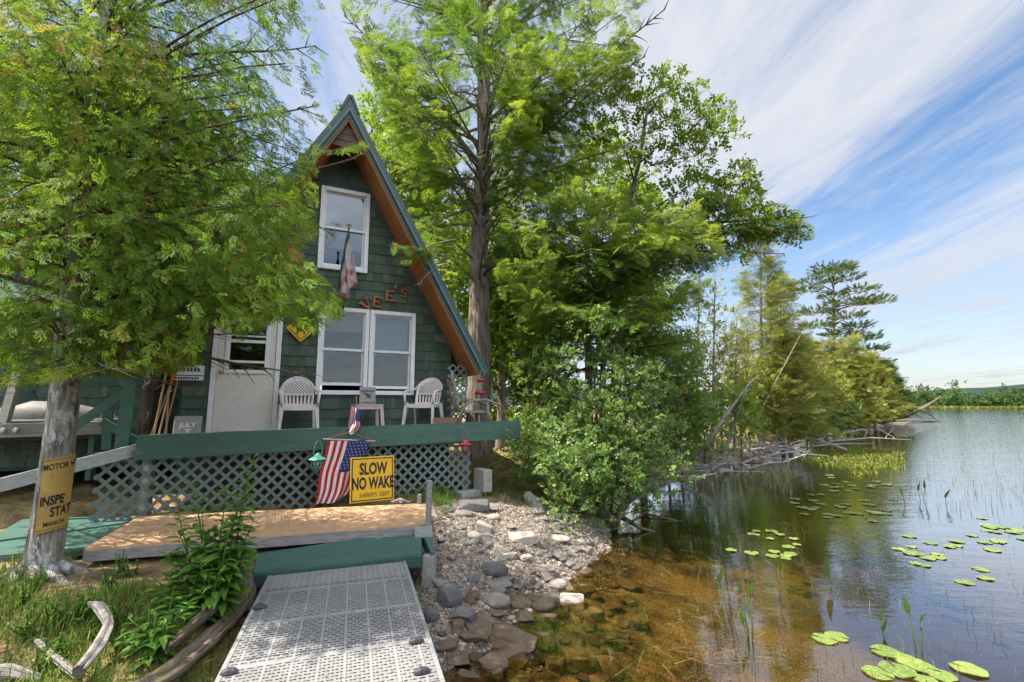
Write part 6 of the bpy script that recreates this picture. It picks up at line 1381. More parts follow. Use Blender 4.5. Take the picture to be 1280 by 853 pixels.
RK = [
 ('dark upright wedge-shaped rock close to the right side of the gangway', 562, 742, 35, 44, 'rock_dark', 'round', .0, .25),
 ('dark grey rounded boulder touching the upright wedge rock on its right', 578, 766, 36, 36, 'rock_dark', 'angular', 0, 0),
 ('dark lump of rock half hidden against the gangway side rail', 538, 767, 23, 26, 'rock_dark', 'round', 0, 0),
 ('flat pale grey stone lying beside the lower black gangway strap', 552, 802, 33, 17, 'rock_grey', 'angular', 0, 0),
 ('smooth grey-tan boulder in the middle of the shore rocks', 620, 748, 38, 26, 'rock_grey', 'round', 0, 0),
 ('brownish flat-topped rock above the smooth grey-tan boulder', 625, 730, 34, 18, 'rock_grey', 'angular', 0, 0),
 ('dark rounded boulder at the top of the shore rock pile', 618, 709, 35, 28, 'rock_dark', 'round', 0, 0),
 ('large flat wet brown slab, biggest of the rocks at the water edge', 641, 797, 70, 46, 'rock_wet', 'angular', 0, 0),
 ('long wet flat rock below the biggest brown slab', 623, 827, 50, 32, 'rock_wet', 'angular', 0, 0),
 ('dark wet rock left of the long wet flat rock', 574, 823, 32, 20, 'rock_wet', 'angular', 0, 0),
 ('low wet rock at the bottom edge beside the gangway', 586, 846, 46, 24, 'rock_wet', 'angular', 0, 0),
 ('pale squared block rising out of the water with a sunlit top', 715, 753, 31, 30, 'rock_pale', 'block', 0, 0),
 ('flat grey stone leaning on the pale squared block from the right', 740, 767, 27, 20, 'rock_grey', 'block', 0, 0),
 ('big brown squared block standing in the shallow water near the bottom edge', 725, 826, 38, 38, 'rock_wet', 'block', 0, 0),
 ('brown wet stone behind the pale squared block', 726, 733, 36, 18, 'rock_wet', 'angular', 0, 0),
 ('sunlit pale cobble at the end of the gravel above the water', 697, 729, 24, 20, 'rock_pale', 'round', 0, 0),
 ('grey cobble left of the pale squared block', 692, 745, 26, 14, 'rock_grey', 'round', 0, 0),
 ('large pale flat-sided rock lying sunlit in the middle of the gravel', 654, 671, 34, 16, 'rock_pale', 'block', 0, 0),
 ('pale squared stone tilted on the gravel below the porch corner', 605, 658, 21, 18, 'rock_pale', 'block', 0, .3),
 ('tan cobble half buried left of the tilted pale stone', 592, 668, 20, 16, 'rock_pale', 'round', 0, 0),
 ('tan rounded stone at the upper edge of the gravel', 617, 645, 18, 12, 'rock_pale', 'round', 0, 0),
 ('grey stone under the bank just above the tan rounded stone', 613, 633, 20, 15, 'rock_grey', 'angular', 0, 0),
 ('flat grey stone by the water at the right side of the gravel', 717, 645, 22, 10, 'rock_grey', 'angular', 0, 0),
 ('grey stone under the alder leaves at the gravel corner', 739, 649, 20, 10, 'rock_grey', 'angular', 0, 0),
 ('pale stone buried in the gravel above the dark rounded boulder', 637, 693, 22, 15, 'rock_pale', 'angular', 0, 0),
 ('pale pointed stone right of the buried pale stone', 659, 697, 18, 13, 'rock_pale', 'angular', 0, 0),
 ('long low grey stone with roots at the lower gravel edge', 680, 708, 30, 13, 'rock_grey', 'angular', 0, 0),
 ('pale cobble near the right edge of the dry gravel', 723, 677, 14, 10, 'rock_pale', 'round', 0, 0),
 ('wide pale stone sunk in the gravel right of centre', 700, 672, 26, 12, 'rock_pale', 'round', 0, 0),
 ('wet brown stone in the water left of the squared blocks', 680, 773, 38, 20, 'rock_wet', 'angular', 0, 0),
 ('wet stone wedged between the biggest slab and the grey boulder', 654, 770, 28, 20, 'rock_wet', 'angular', 0, 0),
 ('drowned flat stone right of the leaning grey stone', 762, 758, 30, 13, 'rock_wet', 'angular', 0, 0),
 ('drowned flat slab farthest out to the right of the blocks', 790, 776, 36, 15, 'rock_wet', 'block', 0, 0),
 ('drowned squarish stone below the farthest drowned slab', 775, 794, 26, 15, 'rock_wet', 'block', 0, 0),
 ('drowned oval stone above the big brown squared block', 709, 797, 32, 15, 'rock_wet', 'round', 0, 0),
 ('drowned stone left of the big brown squared block', 693, 829, 26, 20, 'rock_wet', 'block', 0, 0),
 ('drowned stone at the bottom edge under the big brown block', 745, 848, 34, 16, 'rock_wet', 'angular', 0, 0),
 ('drowned stone directly behind the flat leaning grey stone', 743, 744, 24, 12, 'rock_wet', 'angular', 0, 0),
 ('wet stone at the bottom edge below the long flat rock', 655, 851, 40, 18, 'rock_wet', 'angular', 0, 0),
 ('layered dark slate stone under the upright concrete block', 592, 630, 38, 16, 'rock_dark', 'block', 0, 0),
 ('pale grey stone at the foot of the layered slate', 580, 641, 26, 14, 'rock_grey', 'round', 0, 0),
 ('grey stone left of the lattice end by the dock post', 558, 634, 22, 13, 'rock_grey', 'angular', 0, 0),
 ('brown stone between the dock post foot and the wedge rock', 551, 727, 24, 20, 'rock_grey', 'angular', 0, 0),
 ('dark stone under the corner post of the green step', 590, 722, 20, 16, 'rock_dark', 'angular', 0, 0),
]
for i, (lab, px, py, w_, h_, m_, kind, zo, tl_) in enumerate(RK): rock(lab, px, py, w_, h_, m_, kind, 300+i*7, zoff=zo, tilt=tl_)
protos = []
for i in range(10):
    V = rock_shape(900+i, 'round' if i % 3 == 0 else 'angular')[:]; V = V*np.array([1, .8, .5]); me_o = npmesh('stone', V, ICOF, M['rock_grey'], None); protos.append(me_o)
rg = random.Random(77); ns = 0; used = set()
SMALL = [('small grey or tan stone lying loose on the gravel beach', 'stones on the gravel beach', 'rock_grey', (545, 760), (640, 740), (.035, .115), 105), ('small brown stone in the shallow water among the blocks', 'stones in the shallow water', 'rock_wet', (545, 800), (715, 853), (.06, .15), 95), ('small grey stone on the dark shore under the alder shrub', 'stones under the alder', 'rock_grey', (745, 880), (580, 640), (.06, .17), 60)]
for lab, grp, m_, xr, yr, sr, n in SMALL:
    k = 0
    while k < n:
        px, py = rg.uniform(*xr), rg.uniform(*yr); q = at_ground(px, py); s_ = rg.uniform(*sr)*(.7+.6*rg.random()**2)
        if m_ == 'rock_grey' and q[2] < -.05: continue
        if m_ == 'rock_wet' and (q[2] > .16 or px > 900-.25*(853-py)*2 or px < 530+(853-py)*.1): continue
        pr = rg.choice(protos)
        if pr.name not in used: o = pr; used.add(pr.name)
        else: o = pr.copy(); C.objects.link(o)
        if o.data.materials[0] is not M[m_]:
            me = bpy.data.meshes.get('stone_'+m_+o.data.name)
            if me is None: me = o.data.copy(); me.name = 'stone_'+m_+o.data.name; me.materials[0] = M[m_]
            o.data = me
        o.location = (q[0], q[1], q[2]+s_*.15); o.scale = (s_, s_*rg.uniform(.7, 1.1), s_*rg.uniform(.7, 1.1)); o.rotation_euler = (rg.uniform(-.2, .2), rg.uniform(-.2, .2), rg.uniform(0, 6.28)); o.name = 'stone'; tag(o, lab, 'stone', grp); k += 1
for p in protos:
    if 'label' not in p: bpy.data.objects.remove(p)
# pebbles: uncountable gravel
n = 46000; px = RNG.uniform(-1.6, 2.4, n); py = RNG.uniform(3.6, 9.0, n); z = ground(px, py); d = shore_d(px, py)
nb = fbm(px*3+9, py*3, None, 3); bw = np.clip((px+1.5+.25*nb)/.7, 0, 1)*np.clip((8.5-py)/.9, 0, 1)*np.clip((2.6-d+.5*nb)/.5, 0, 1); kp = (RNG.random(n) < bw) & (z > -.12); px, py, z = px[kp], py[kp], z[kp]; n = len(px)
s_ = RNG.lognormal(-4.62, .45, n); Vr = ICO1[None]*s_[:, None, None]*RNG.uniform(.55, 1.25, (n, 1, 3))*(1+RNG.normal(0, .13, (n, len(ICO1), 1))); a = RNG.uniform(0, 6.28, n); ca, sa = np.cos(a)[:, None], np.sin(a)[:, None]
Vr = np.stack([Vr[..., 0]*ca-Vr[..., 1]*sa, Vr[..., 0]*sa+Vr[..., 1]*ca, Vr[..., 2]*.75], -1)+np.stack([px, py, z+s_*.25], 1)[:, None, :]
t = NT('pebble'); c_ = t.ramp(t.attr('rnd'), [(0, (.08, .072, .065)), (.35, (.175, .15, .128)), (.65, (.285, .23, .185)), (.9, (.37, .305, .25)), (1, (.47, .41, .35))]); M['pebble'] = t.done(t.bsdf(c_, .85, .3))
tag(npmesh('gravel', Vr.reshape(-1, 3), (ICO1F[None]+(np.arange(n)*len(ICO1))[:, None, None]).reshape(-1, 3), M['pebble'], None, {'rnd': np.repeat(RNG.random(n), len(ICO1))}), kind='stuff')
# ================================================================== GRASS AND HERBS
def blades(name, P, ln, w, lean, m, g, kind='stuff', seg=2, azi=None, label=None):
    n = len(P); a = RNG.uniform(0, 6.28, n) if azi is None else azi; d = np.stack([np.cos(a), np.sin(a), np.zeros(n)], 1); sdv = np.stack([-np.sin(a), np.cos(a), np.zeros(n)], 1)
    lean = np.asarray(lean); a1 = np.where(lean > 1.25, np.minimum(lean, 1.57), lean*.5); a2 = np.where(lean > 1.25, np.minimum(lean, 1.6), lean*1.5); up = np.array([0, 0, 1.0]); l1 = ln*.55; p1 = P+up*(l1*np.cos(a1))[:, None]+d*(l1*np.sin(a1))[:, None]; p2 = p1+up*(ln*.45*np.cos(a2))[:, None]+d*(ln*.45*np.sin(a2))[:, None]
    w2 = w[:, None]; V = np.stack([P-sdv*w2, P+sdv*w2, p1+sdv*w2*.8, p1-sdv*w2*.8, p2+sdv*w2*.12, p2-sdv*w2*.12], 1).reshape(-1, 3); b = (np.arange(n)*6)[:, None]; F = np.concatenate([b+np.array([[0, 1, 2, 3]]), b+np.array([[3, 2, 4, 5]])])
    o = npmesh(name, V, F, m, None, {'rnd': np.repeat(np.clip(g, 0, 1), 6)}); return tag(o, kind=kind)
n = 120000; px = RNG.uniform(-8.5, -.9, n); py = RNG.uniform(2.0, 8.8, n); d = shore_d(px, py); q_ = px*AX[0]+py*AX[1]; dd = px*NX[0]+py*NX[1]; cn_ = fbm(px*1.6, py*1.6+4, None, 3)
al = (px-GM[0])*GD[0]+(py-GM[1])*GD[1]; ac = np.abs((px-GM[0])*GS[0]+(py-GM[1])*GS[1])
inpl = (q_ > -1.75) & (q_ < 2.1) & (dd > 5.45) & (dd < 7.5); ing = (al < .5) & (ac < .75); ingp = (px < -4.2) & (px > -7.6) & (py > 4.9) & (py < 6.7) & (dd > 6.4)
kp = (d > .12) & ~inpl & ~ing & ~ingp & (RNG.random(n) < np.clip(.42+.8*cn_, .08, 1)) & (dd < 8.3); px, py, cn_ = px[kp], py[kp], cn_[kp]; P = np.stack([px, py, ground(px, py)-.01], 1); n = len(P)
g = np.clip(RNG.normal(.48, .27, n)-.25*cn_, 0, 1); blades('grass', P, RNG.uniform(.05, .17, n)*(1+.5*np.clip(cn_, 0, 1)), RNG.uniform(.0022, .005, n), RNG.uniform(.1, 1.1, n), M['grass'], g)
# flat straw and needle litter
n = 16000; px = RNG.uniform(-7.5, -.9, n); py = RNG.uniform(2.0, 8.0, n); d = shore_d(px, py); q_ = px*AX[0]+py*AX[1]; dd = px*NX[0]+py*NX[1]; al = (px-GM[0])*GD[0]+(py-GM[1])*GD[1]; ac = np.abs((px-GM[0])*GS[0]+(py-GM[1])*GS[1])
kp = (d > .1) & ~((q_ > -1.75) & (q_ < 2.1) & (dd > 5.45) & (dd < 7.5)) & ~((al < .5) & (ac < .75)); px, py = px[kp], py[kp]; n = len(px); P = np.stack([px, py, ground(px, py)+.004], 1); blades('straw_litter', P, RNG.uniform(.05, .18, n), RNG.uniform(.002, .005, n), RNG.uniform(1.4, 1.75, n)/1.0, M['grass'], np.clip(RNG.normal(.9, .14, n), 0, 1))
# bank right of the cabin: sparse grass and leaf litter
n = 9000; px = RNG.uniform(-.9, 3.6, n); py = RNG.uniform(7.9, 13.5, n); d = shore_d(px, py); kp = (d > .5) & (RNG.random(n) < .6); px, py = px[kp], py[kp]; n = len(px); P = np.stack([px, py, ground(px, py)], 1); blades('bank_grass', P, RNG.uniform(.05, .16, n), RNG.uniform(.004, .009, n), RNG.uniform(.2, 1.5, n), M['grass'], np.clip(RNG.normal(.5, .25, n), 0, 1))
# tall leafy herb beside the gangway
def herb(label, base, stems, leaf_len, seed, m_='herb_leaf', name='tall_herb', group='leafy herbs on the left bank', rosette=False, step=.07):
    rg = random.Random(seed); root = thing(name, label, 'plant', base, 0, group); V = []; F = []; A = []
    for (top, n) in stems:
        p0 = np.array(base)+np.array([rg.uniform(-.08, .08), rg.uniform(-.08, .08), -.02]); tp = np.array(top); ln = np.linalg.norm(tp-p0); cv = np.array([p0, p0*.66+tp*.34+np.array([rg.uniform(-.04, .04), rg.uniform(-.03, .03), 0]), p0*.33+tp*.67, tp]); m = MB(); m.tube([tuple(c) for c in cv], [.009, .008, .006, .003], 6); m.build('stem', M['herb_leaf'] if True else None, root, world=True, smooth=True)
        kk = max(6, int(ln/step)); gs = rg.uniform(.3, .6)
        for i in range(kk):
            f = .12+.88*(i+.5)/kk; c = np.array([np.interp(f, [0, .34, .67, 1], cv[:, j]) for j in range(3)])
            for s2 in (0, 1):
                a = i*1.75+s2*math.pi+rg.uniform(-.5, .5); el = rg.uniform(-.15, .5)+.5*max(0, f-.85)/.15; l2 = leaf_len*rg.uniform(.7, 1.15)*(1-.55*max(0, f-.6)/.4); d = np.array([math.cos(a)*math.cos(el), math.sin(a)*math.cos(el), math.sin(el)]); sdv = np.array([-math.sin(a), math.cos(a), 0])*l2*.17; nn = np.cross(sdv/np.linalg.norm(sdv), d); nn = nn if nn[2] > 0 else -nn
                b = len(V); m0 = c+d*.012; m1 = c+d*l2*.33; m2 = c+d*l2*.68-nn*l2*.08; tip = c+d*l2-nn*l2*.24; k = nn*l2*.05; V += [m0, m1-sdv+k, m1, m1+sdv+k, m2-sdv*.75+k, m2, m2+sdv*.75+k, tip]; F += [(b, b+2, b+1, b+1), (b, b+3, b+2, b+2)]; F[-2:] = [(b, b+2, b+1), (b, b+3, b+2)]
                F += [(b+1, b+2, b+4), (b+2, b+5, b+4), (b+2, b+3, b+5), (b+3, b+6, b+5), (b+4, b+5, b+7), (b+5, b+6, b+7)]; A += [min(1, max(0, gs+rg.gauss(0, .12)+.25*max(0, f-.8)))]*8
    npmesh('leaves', V, F, M[m_], root, {'rnd': A}, smooth=True)
hb_ = at_ground(262, 775); Y0 = hb_[1]
herb('tall leafy herb growing in front of the tan platform left of the gangway', hb_, [(at_y(318, 570, Y0+.1), 9), (at_y(243, 605, Y0), 9), (at_y(290, 650, Y0-.1), 8), (at_y(268, 660, Y0), 8), (at_y(225, 668, Y0), 8), (at_y(305, 640, Y0+.1), 8), (at_y(250, 700, Y0-.15), 8), (at_y(300, 700, Y0-.1), 8), (at_y(283, 610, Y0+.15), 8), (at_y(212, 720, Y0-.1), 8), (at_y(262, 690, Y0+.1), 8), (at_y(318, 650, Y0+.05), 8), (at_y(232, 690, Y0+.1), 8), (at_y(275, 715, Y0-.2), 8), (at_y(310, 690, Y0), 8), (at_y(240, 735, Y0-.2), 8), (at_y(298, 625, Y0), 8), (at_y(252, 640, Y0-.1), 8), (at_y(205, 690, Y0-.1), 8), (at_y(190, 720, Y0-.15), 8), (at_y(222, 640, Y0+.05), 8), (at_y(175, 745, Y0-.2), 8), (at_y(200, 740, Y0-.25), 8), (at_y(312, 590, Y0+.1), 8)], .20, 5, step=.055)
hb2 = at_ground(190, 812); Y0 = hb2[1]
herb('low bushy bright green herb in front of the tall leafy herb', hb2, [(at_y(x, y, Y0+dy), 6) for x, y, dy in ((160, 772, 0), (185, 752, .1), (215, 745, .1), (170, 800, -.15), (205, 780, -.1), (228, 765, .05), (150, 790, .05), (195, 765, 0), (240, 752, .1), (180, 830, -.2))], .17, 6, step=.05)
for i, (px, py, lab) in enumerate(((70, 785, 'small leafy weed growing near the fork of the pale driftwood'), (100, 775, 'small weed sprouting below the cedar roots'), (232, 640, 'little weed growing between lattice and tan platform'), (300, 705, 'small weed under the front edge of the tan platform'), (35, 800, 'weed at the left edge of the photo beside the driftwood'), (255, 632, 'tiny weed against the lattice right of the other lattice weed'), (25, 760, 'weed in the grass below the cedar roots at the left edge'), (140, 740, 'weed in the straw right of the cedar roots'), (135, 790, 'weed between the driftwood and the low bushy herb'), (60, 830, 'weed beside the flat grey driftwood at the bottom left'), (160, 720, 'weed near the front edge of the tan platform behind the herbs'))):
    b = at_ground(px, py); rg = random.Random(i+40); herb(lab, b, [((b[0]+rg.uniform(-.1, .1), b[1]+rg.uniform(-.1, .1), b[2]+rg.uniform(.12, .24)), 4) for _ in range(5)], .075, 60+i, name='small_weed', group='small weeds', step=.04)
# ================================================================== DRIFTWOOD, LOGS, STUMPS
def gnarl(name, label, cat, strands, m_, loc, seg=10, group=None, twist=.15, part='wood', seed=0):
    root = thing(name, label, cat, loc, 0, group); rn = np.random.default_rng(seed)
    for j, (pts, radii) in enumerate(strands):
        pts = np.array(pts, float); n = max(14, int(np.linalg.norm(np.diff(pts, axis=0), axis=1).sum()/.05)); n = min(n, 60); u = np.linspace(0, len(pts)-1, n); Cc = np.stack([np.interp(u, range(len(pts)), pts[:, c]) for c in range(3)], 1); rr = np.interp(u, range(len(pts)), radii)*np.clip(1+.04*rn.normal(size=n).cumsum()*np.sin(np.pi*np.arange(n)/n), .7, 1.35); Cs = Cc.copy(); Cs[1:-1] = (Cc[:-2]+2*Cc[1:-1]+Cc[2:])/4; Tn = unit(np.gradient(Cs, axis=0)); ref = np.array([0, 0, 1.0]) if abs(Tn[0][2]) < .9 else np.array([1.0, 0, 0]); V = []; GX = []; GY = []; GU = []; seg = seg*2 if seg >= 10 else seg; th = np.linspace(0, 2*np.pi, seg, endpoint=False); ph = rn.uniform(0, 6); ul = np.concatenate([[0], np.cumsum(np.linalg.norm(np.diff(Cs, axis=0), axis=1))])+rn.uniform(0, 20)
        for i in range(n):
            a = unit(np.cross(ref, Tn[i])); b = np.cross(Tn[i], a); r = rr[i]*(1+.16*np.cos(3*th+ph+i*twist)+.10*np.cos(5*th-ph+i*twist*1.7)+.12*vnoise(np.cos(th)*2+ph, np.sin(th)*2, np.full(seg, i*.45))+.10*vnoise(np.cos(th)*6+ph, np.sin(th)*6, np.full(seg, i*.25))); GX.append(np.cos(th)); GY.append(np.sin(th)); GU.append(np.full(seg, ul[i])); V.append(Cs[i]+a[None]*(r*np.cos(th))[:, None]+b[None]*(r*np.sin(th))[:, None])
        F = [(i*seg+k, i*seg+(k+1) % seg, (i+1)*seg+(k+1) % seg, (i+1)*seg+k) for i in range(n-1) for k in range(seg)]
        for e, sgn in ((0, -1), (n-1, 1)):            # splintered ends
            c0 = Cs[e]+Tn[e]*sgn*rr[e]*.7; b0 = sum(len(q) for q in V); V.append(c0[None]); GX.append([0]); GY.append([0]); GU.append([ul[e]])
            F += [(e*seg+k, e*seg+(k+1) % seg, b0, b0) for k in range(seg)]
        V = np.concatenate(V); at_ = {'gx': np.concatenate(GX), 'gy': np.concatenate(GY), 'gu': np.concatenate(GU)}
        F4 = [f for f in F if f[2] != f[3]]; F3 = [f[:3] for f in F if f[2] == f[3]]; o = npmesh(part if j == 0 else 'branch', V, [(a, b, c) for a, b, c, d in F4]+[(a, c, d) for a, b, c, d in F4]+F3, M[m_], root, at_, smooth=True)
    return root
G_ = lambda px, py, dz=0.0: at_ground(px, py)+np.array([0, 0, dz])
gnarl('driftwood', 'pale twisted driftwood fork at the lower left corner below the herbs', 'driftwood', [([G_(95, 862, .10), G_(118, 840, .14), G_(133, 818, .20), G_(118, 803, .25), G_(106, 797, .24)], [.035, .036, .026, .03, .010]), ([G_(95, 852, .03), G_(80, 840, .04), G_(60, 826, .05), G_(44, 813, .06)], [.015, .022, .024, .016])], 'dead', G_(100, 850), 14, seed=1, twist=.05)
gnarl('fallen_log', 'long mossy grey log lying along the left side of the gangway', 'log', [([G_(160, 880, .05), G_(212, 856, .07), G_(258, 815, .07), G_(292, 782, .07), G_(316, 745, .07)], [.05, .062, .066, .058, .04]), ([G_(205, 846, .16), G_(240, 812, .17), G_(272, 785, .17), G_(290, 765, .14)], [.02, .035, .03, .012])], 'dead_brown', at_z(265, 812, .2), 16, seed=2, twist=.03)
gnarl('rotten_stump', 'rotten brown stump roots between the tall herb and the gangway', 'stump', [([G_(302, 765, -.02), G_(304, 756, .12), G_(300, 752, .24), G_(304, 750, .31)], [.10, .10, .07, .03]), ([G_(286, 762, -.02), G_(282, 752, .12), G_(286, 750, .22)], [.06, .05, .02]), ([G_(314, 752, 0), G_(316, 748, .13), G_(312, 746, .26)], [.05, .045, .02])], 'dead_brown', at_z(300, 760, .2), 12, seed=3)
gnarl('driftwood', 'flat grey weathered driftwood at the bottom left corner edge', 'driftwood', [([G_(-30, 850, .03), G_(10, 846, .04), G_(50, 852, .02)], [.04, .045, .02])], 'dead', G_(10, 848), 10, seed=4)
gnarl('driftwood', 'small brown root lying on the straw below the cedar trunk', 'driftwood', [([G_(68, 760, .03), G_(85, 757, .05), G_(98, 762, .03)], [.02, .035, .02])], 'dead_brown', G_(85, 758), 8, seed=5)
gnarl('standing_stump', 'slanting grey stub of old wood standing on the bank above the gravel', 'stump', [([G_(675, 645, -.05), at_y(668, 632, 8.3), at_y(658, 618, 8.4)], [.12, .10, .07])], 'dead', G_(672, 642), 10, seed=6)
gnarl('sunken_branch', 'dark dead branch slanting from the alder shrub into the water', 'branch', [([at_z(745, 622, .34), at_z(775, 645, .16), at_z(800, 660, .06), at_z(828, 668, -.06)], [.06, .05, .04, .02]), ([at_z(790, 652, .14), at_z(805, 642, .16), at_z(820, 636, .2)], [.02, .015, .006]), ([at_z(798, 640, .05), at_z(830, 648, .02), at_z(865, 655, -.03)], [.02, .018, .01])], 'dead_brown', at_z(790, 650, .1), 8, seed=7)
# debris bank of bleached branches further along the shore
rg = random.Random(88)
for i in range(36):
    px = rg.uniform(835, 1060); py = 602-(px-835)*.18+rg.uniform(-26, 4); q = at_z(px, py, .12); ln = rg.uniform(.9, 2.6)*q[1]/16; a = rg.uniform(-.7, .7)+(math.pi if rg.random() < .5 else 0); e = q+np.array([math.cos(a)*ln, math.sin(a)*ln*.6, rg.uniform(-.05, .35)]); mm = (q+e)/2+np.array([rg.uniform(-.15, .15), 0, rg.uniform(.02, .2)]); st = [([q, mm, e], [.042*q[1]/16, .03*q[1]/16, .010])]
    for k in range(3): f = rg.uniform(.2, .8); b = q+(e-q)*f+np.array([0, 0, .05]); st.append(([b, b+np.array([rg.uniform(-.3, .3), rg.uniform(-.3, .3), rg.uniform(.05, .35)])*q[1]/16, b+np.array([rg.uniform(-.6, .6), rg.uniform(-.6, .6), rg.uniform(.1, .55)])*q[1]/16], [.018, .012, .004]))
    gnarl('dead_branch', 'bleached dead branch in the tangle along the debris shore', 'branch', st, 'dead' if rg.random() < .8 else 'dead_brown', q, 6, 'bleached branches on the debris shore', seed=100+i)
# leaning dead trunks
for i, (a, b, d0, r_, lab) in enumerate((((872, 575), (938, 478), 16, .10, 'dark leaning dead trunk slanting up to the right behind the debris'), ((905, 560), (940, 470), 17.5, .08, 'steep grey dead snag leaning right in front of the cedar spire'), ((965, 545), (1010, 505), 21, .12, 'thick pale dead trunk leaning low over the debris shore'), ((1000, 545), (1035, 520), 26, .1, 'pale fallen trunk resting low at the foot of the olive cedar'), ((928, 560), (1000, 420), 19, .03, 'long thin bare snag leaning right across the bushy cedar'), ((1040, 530), (1062, 502), 34, .11, 'short pale dead stem leaning out at the base of the shore row'), ((1060, 527), (1082, 508), 38, .11, 'bleached stem leaning right near the tip of the point'))):
    p = at_y(*a, d0); p[2] = max(.0, min(p[2], .3)); q = at_y(*b, d0); st = [([p, (p+q)/2+np.array([0, 0, .1]), q], [r_, r_*.7, r_*.25])]; rg = random.Random(i)
    for k in range(5): f = rg.uniform(.3, .95); c = p+(q-p)*f; e = c+np.array([rg.uniform(-.6, .9), rg.uniform(-.5, .5), rg.uniform(-.1, .8)])*d0/20; st.append(([c, (c+e)/2+np.array([0, 0, .08]), e], [r_*.25, r_*.16, .006]))
    gnarl('leaning_snag', lab, 'dead tree', st, 'dead', p, 8, 'leaning dead trunks', seed=200+i)
p = at_z(1080, 527, .1); q = at_y(1176, 496, 52); mm = at_y(1130, 521, 54)
gnarl('fallen_tree', 'long bare fallen tree lying out over the lake from the tip of the point', 'log', [([p, at_z(1105, 526, .3), mm, at_y(1155, 510, 52), q], [.28, .27, .22, .16, .07]), ([at_z(1100, 527, .15), at_z(1140, 526, .2), at_z(1175, 527, .05)], [.14, .10, .05]), ([at_y(1150, 512, 52), at_y(1162, 518, 52), at_y(1172, 526, 52)], [.08, .06, .03]), ([at_y(1130, 520, 53), at_y(1140, 508, 53), at_y(1150, 503, 53)], [.1, .06, .03])], 'dead_brown', p, 8, seed=300)
# low shrubs and dark understorey along the debris shore
for i, (px, py, w_, h_, dep, m_, lab) in enumerate(((880, 540, 60, 60, 15.5, 'shrub_leaf', 'round grey-green shrub behind the debris near the leaning dead trunk'), (925, 520, 50, 60, 18, 'pale_leaf', 'pale shrub at the foot of the tall cedar spire'), (975, 520, 60, 44, 22, 'shore_leaf', 'low olive shrub behind the bleached debris'), (1030, 512, 50, 36, 29, 'shrub_leaf', 'dark low shrub under the olive cedar'), (1065, 506, 44, 30, 37, 'shore_leaf', 'low shrub on the outer part of the point'), (850, 520, 60, 90, 14, 'broad_leaf', 'leafy shrub left of the debris shore'), (900, 500, 56, 70, 17.5, 'pale_leaf', 'pale leafy bush between the thin grey trees'), (945, 488, 52, 60, 20, 'shore_leaf', 'olive bush in front of the tall cedar spire trunk'), (985, 480, 60, 60, 23, 'shore_leaf', 'bushy olive growth left of the pine foot'), (1020, 488, 56, 50, 27, 'shore_leaf', 'olive bush below the pine'), (1055, 485, 54, 50, 34, 'shore_leaf', 'pale olive bush right below the pine crown'), (1082, 495, 44, 40, 42, 'shore_leaf', 'olive bush near the tip of the point'))):
    shrub(lab, [(px-w_/2, py), (px-w_*.3, py-h_*.45), (px, py-h_/2), (px+w_*.3, py-h_*.4), (px+w_/2, py), (px+w_*.4, py+h_*.4), (px-w_*.4, py+h_*.4)], dep-1, dep+1, 18, .03*dep, 34, .014*dep, (px, py+h_*.4), m_, 400+i, 'lite', name='shore_shrub')
# ================================================================== WATER PLANTS
def pad_mesh(seed):
    r = random.Random(seed); m = MB(); n = 30; V = [(0, 0, .004)]; cut = .16
    for i in range(n+1): a = cut+(2*math.pi-2*cut)*i/n; rr = 1+.04*math.sin(a*3+seed)+.02*math.sin(a*7+seed*2); V.append((rr*math.cos(a), rr*math.sin(a), .003+.005*math.sin(a*4+seed)*(r.random()*.5+.5)))
    F = [(0, i+1, i+2) for i in range(n)]; m.add(V, F); m.add([(x, y, z-.006) for x, y, z in V], [(0, i+2, i+1) for i in range(n)]); return m
pm_ = []
for i in range(4):
    t = NT('lily_pad_%d' % i); v = t.coord('Object'); r_ = t.rnd(); n = t.noise(v, 3.5, 5, .65); c_ = t.mix(r_, (.10, .17, .03), (.20, .26, .05)); c_ = t.mix(t.ramp(n, [(.48, 0), (.66, .7)]), c_, (.33, .31, .10)); c_ = t.mix(t.ramp(t.noise(v, 14, 4, .7), [(.62, 0), (.68, .6)]), c_, (.14, .09, .03)); M['pad%d' % i] = t.done(t.bsdf(c_, .38, .45, 0, t.bump(n, .3, .02))); break
padp = []
for i in range(5):
    m = pad_mesh(i); o = m.build('lily_pad', M['pad0'], None); o['category'] = 'lily pad'; padp.append(o)
pu = set()
def pad(px, py, r, label, group, rz=None, sq=1.0):
    q = at_z(px, py, .006); pr = rg.choice(padp)
    if pr.name in pu: o = pr.copy(); C.objects.link(o)
    else: o = pr; pu.add(pr.name)
    o.location = (q[0], q[1], .005+rg.uniform(0, .006)); o.scale = (r, r*sq, 1); o.rotation_euler = (rg.uniform(-.02, .02), rg.uniform(-.02, .02), rg.uniform(0, 6.28) if rz is None else rz); o.name = 'lily_pad'; tag(o, label, 'lily pad', group)
rg = random.Random(12)
for px, py, r, lab in ((1031, 799, .10, 'bright lily pad on the left of the near pair beside the golden reflection'), (1046, 796, .095, 'bright lily pad on the right of the near pair beside the golden reflection'), (1108, 815, .115, 'bright lily pad at the upper left of the nearest cluster'), (1128, 822, .09, 'bright lily pad second from the top of the nearest cluster'), (1098, 842, .105, 'bright lily pad at the lower left of the nearest cluster'), (1122, 838, .12, 'largest bright lily pad in the middle of the nearest cluster'), (1141, 830, .10, 'bright lily pad right of the largest pad in the nearest cluster'), (1156, 836, .10, 'bright lily pad near the right end of the nearest cluster'), (1176, 844, .10, 'rightmost bright lily pad of the nearest cluster'), (1158, 851, .08, 'bright lily pad cut by the bottom edge below the nearest cluster'), (1211, 837, .115, 'single bright lily pad alone near the lower right corner'), (1141, 692, .12, 'largest lily pad in the middle patch'),): pad(px, py, r, lab, 'bright near lily pads')
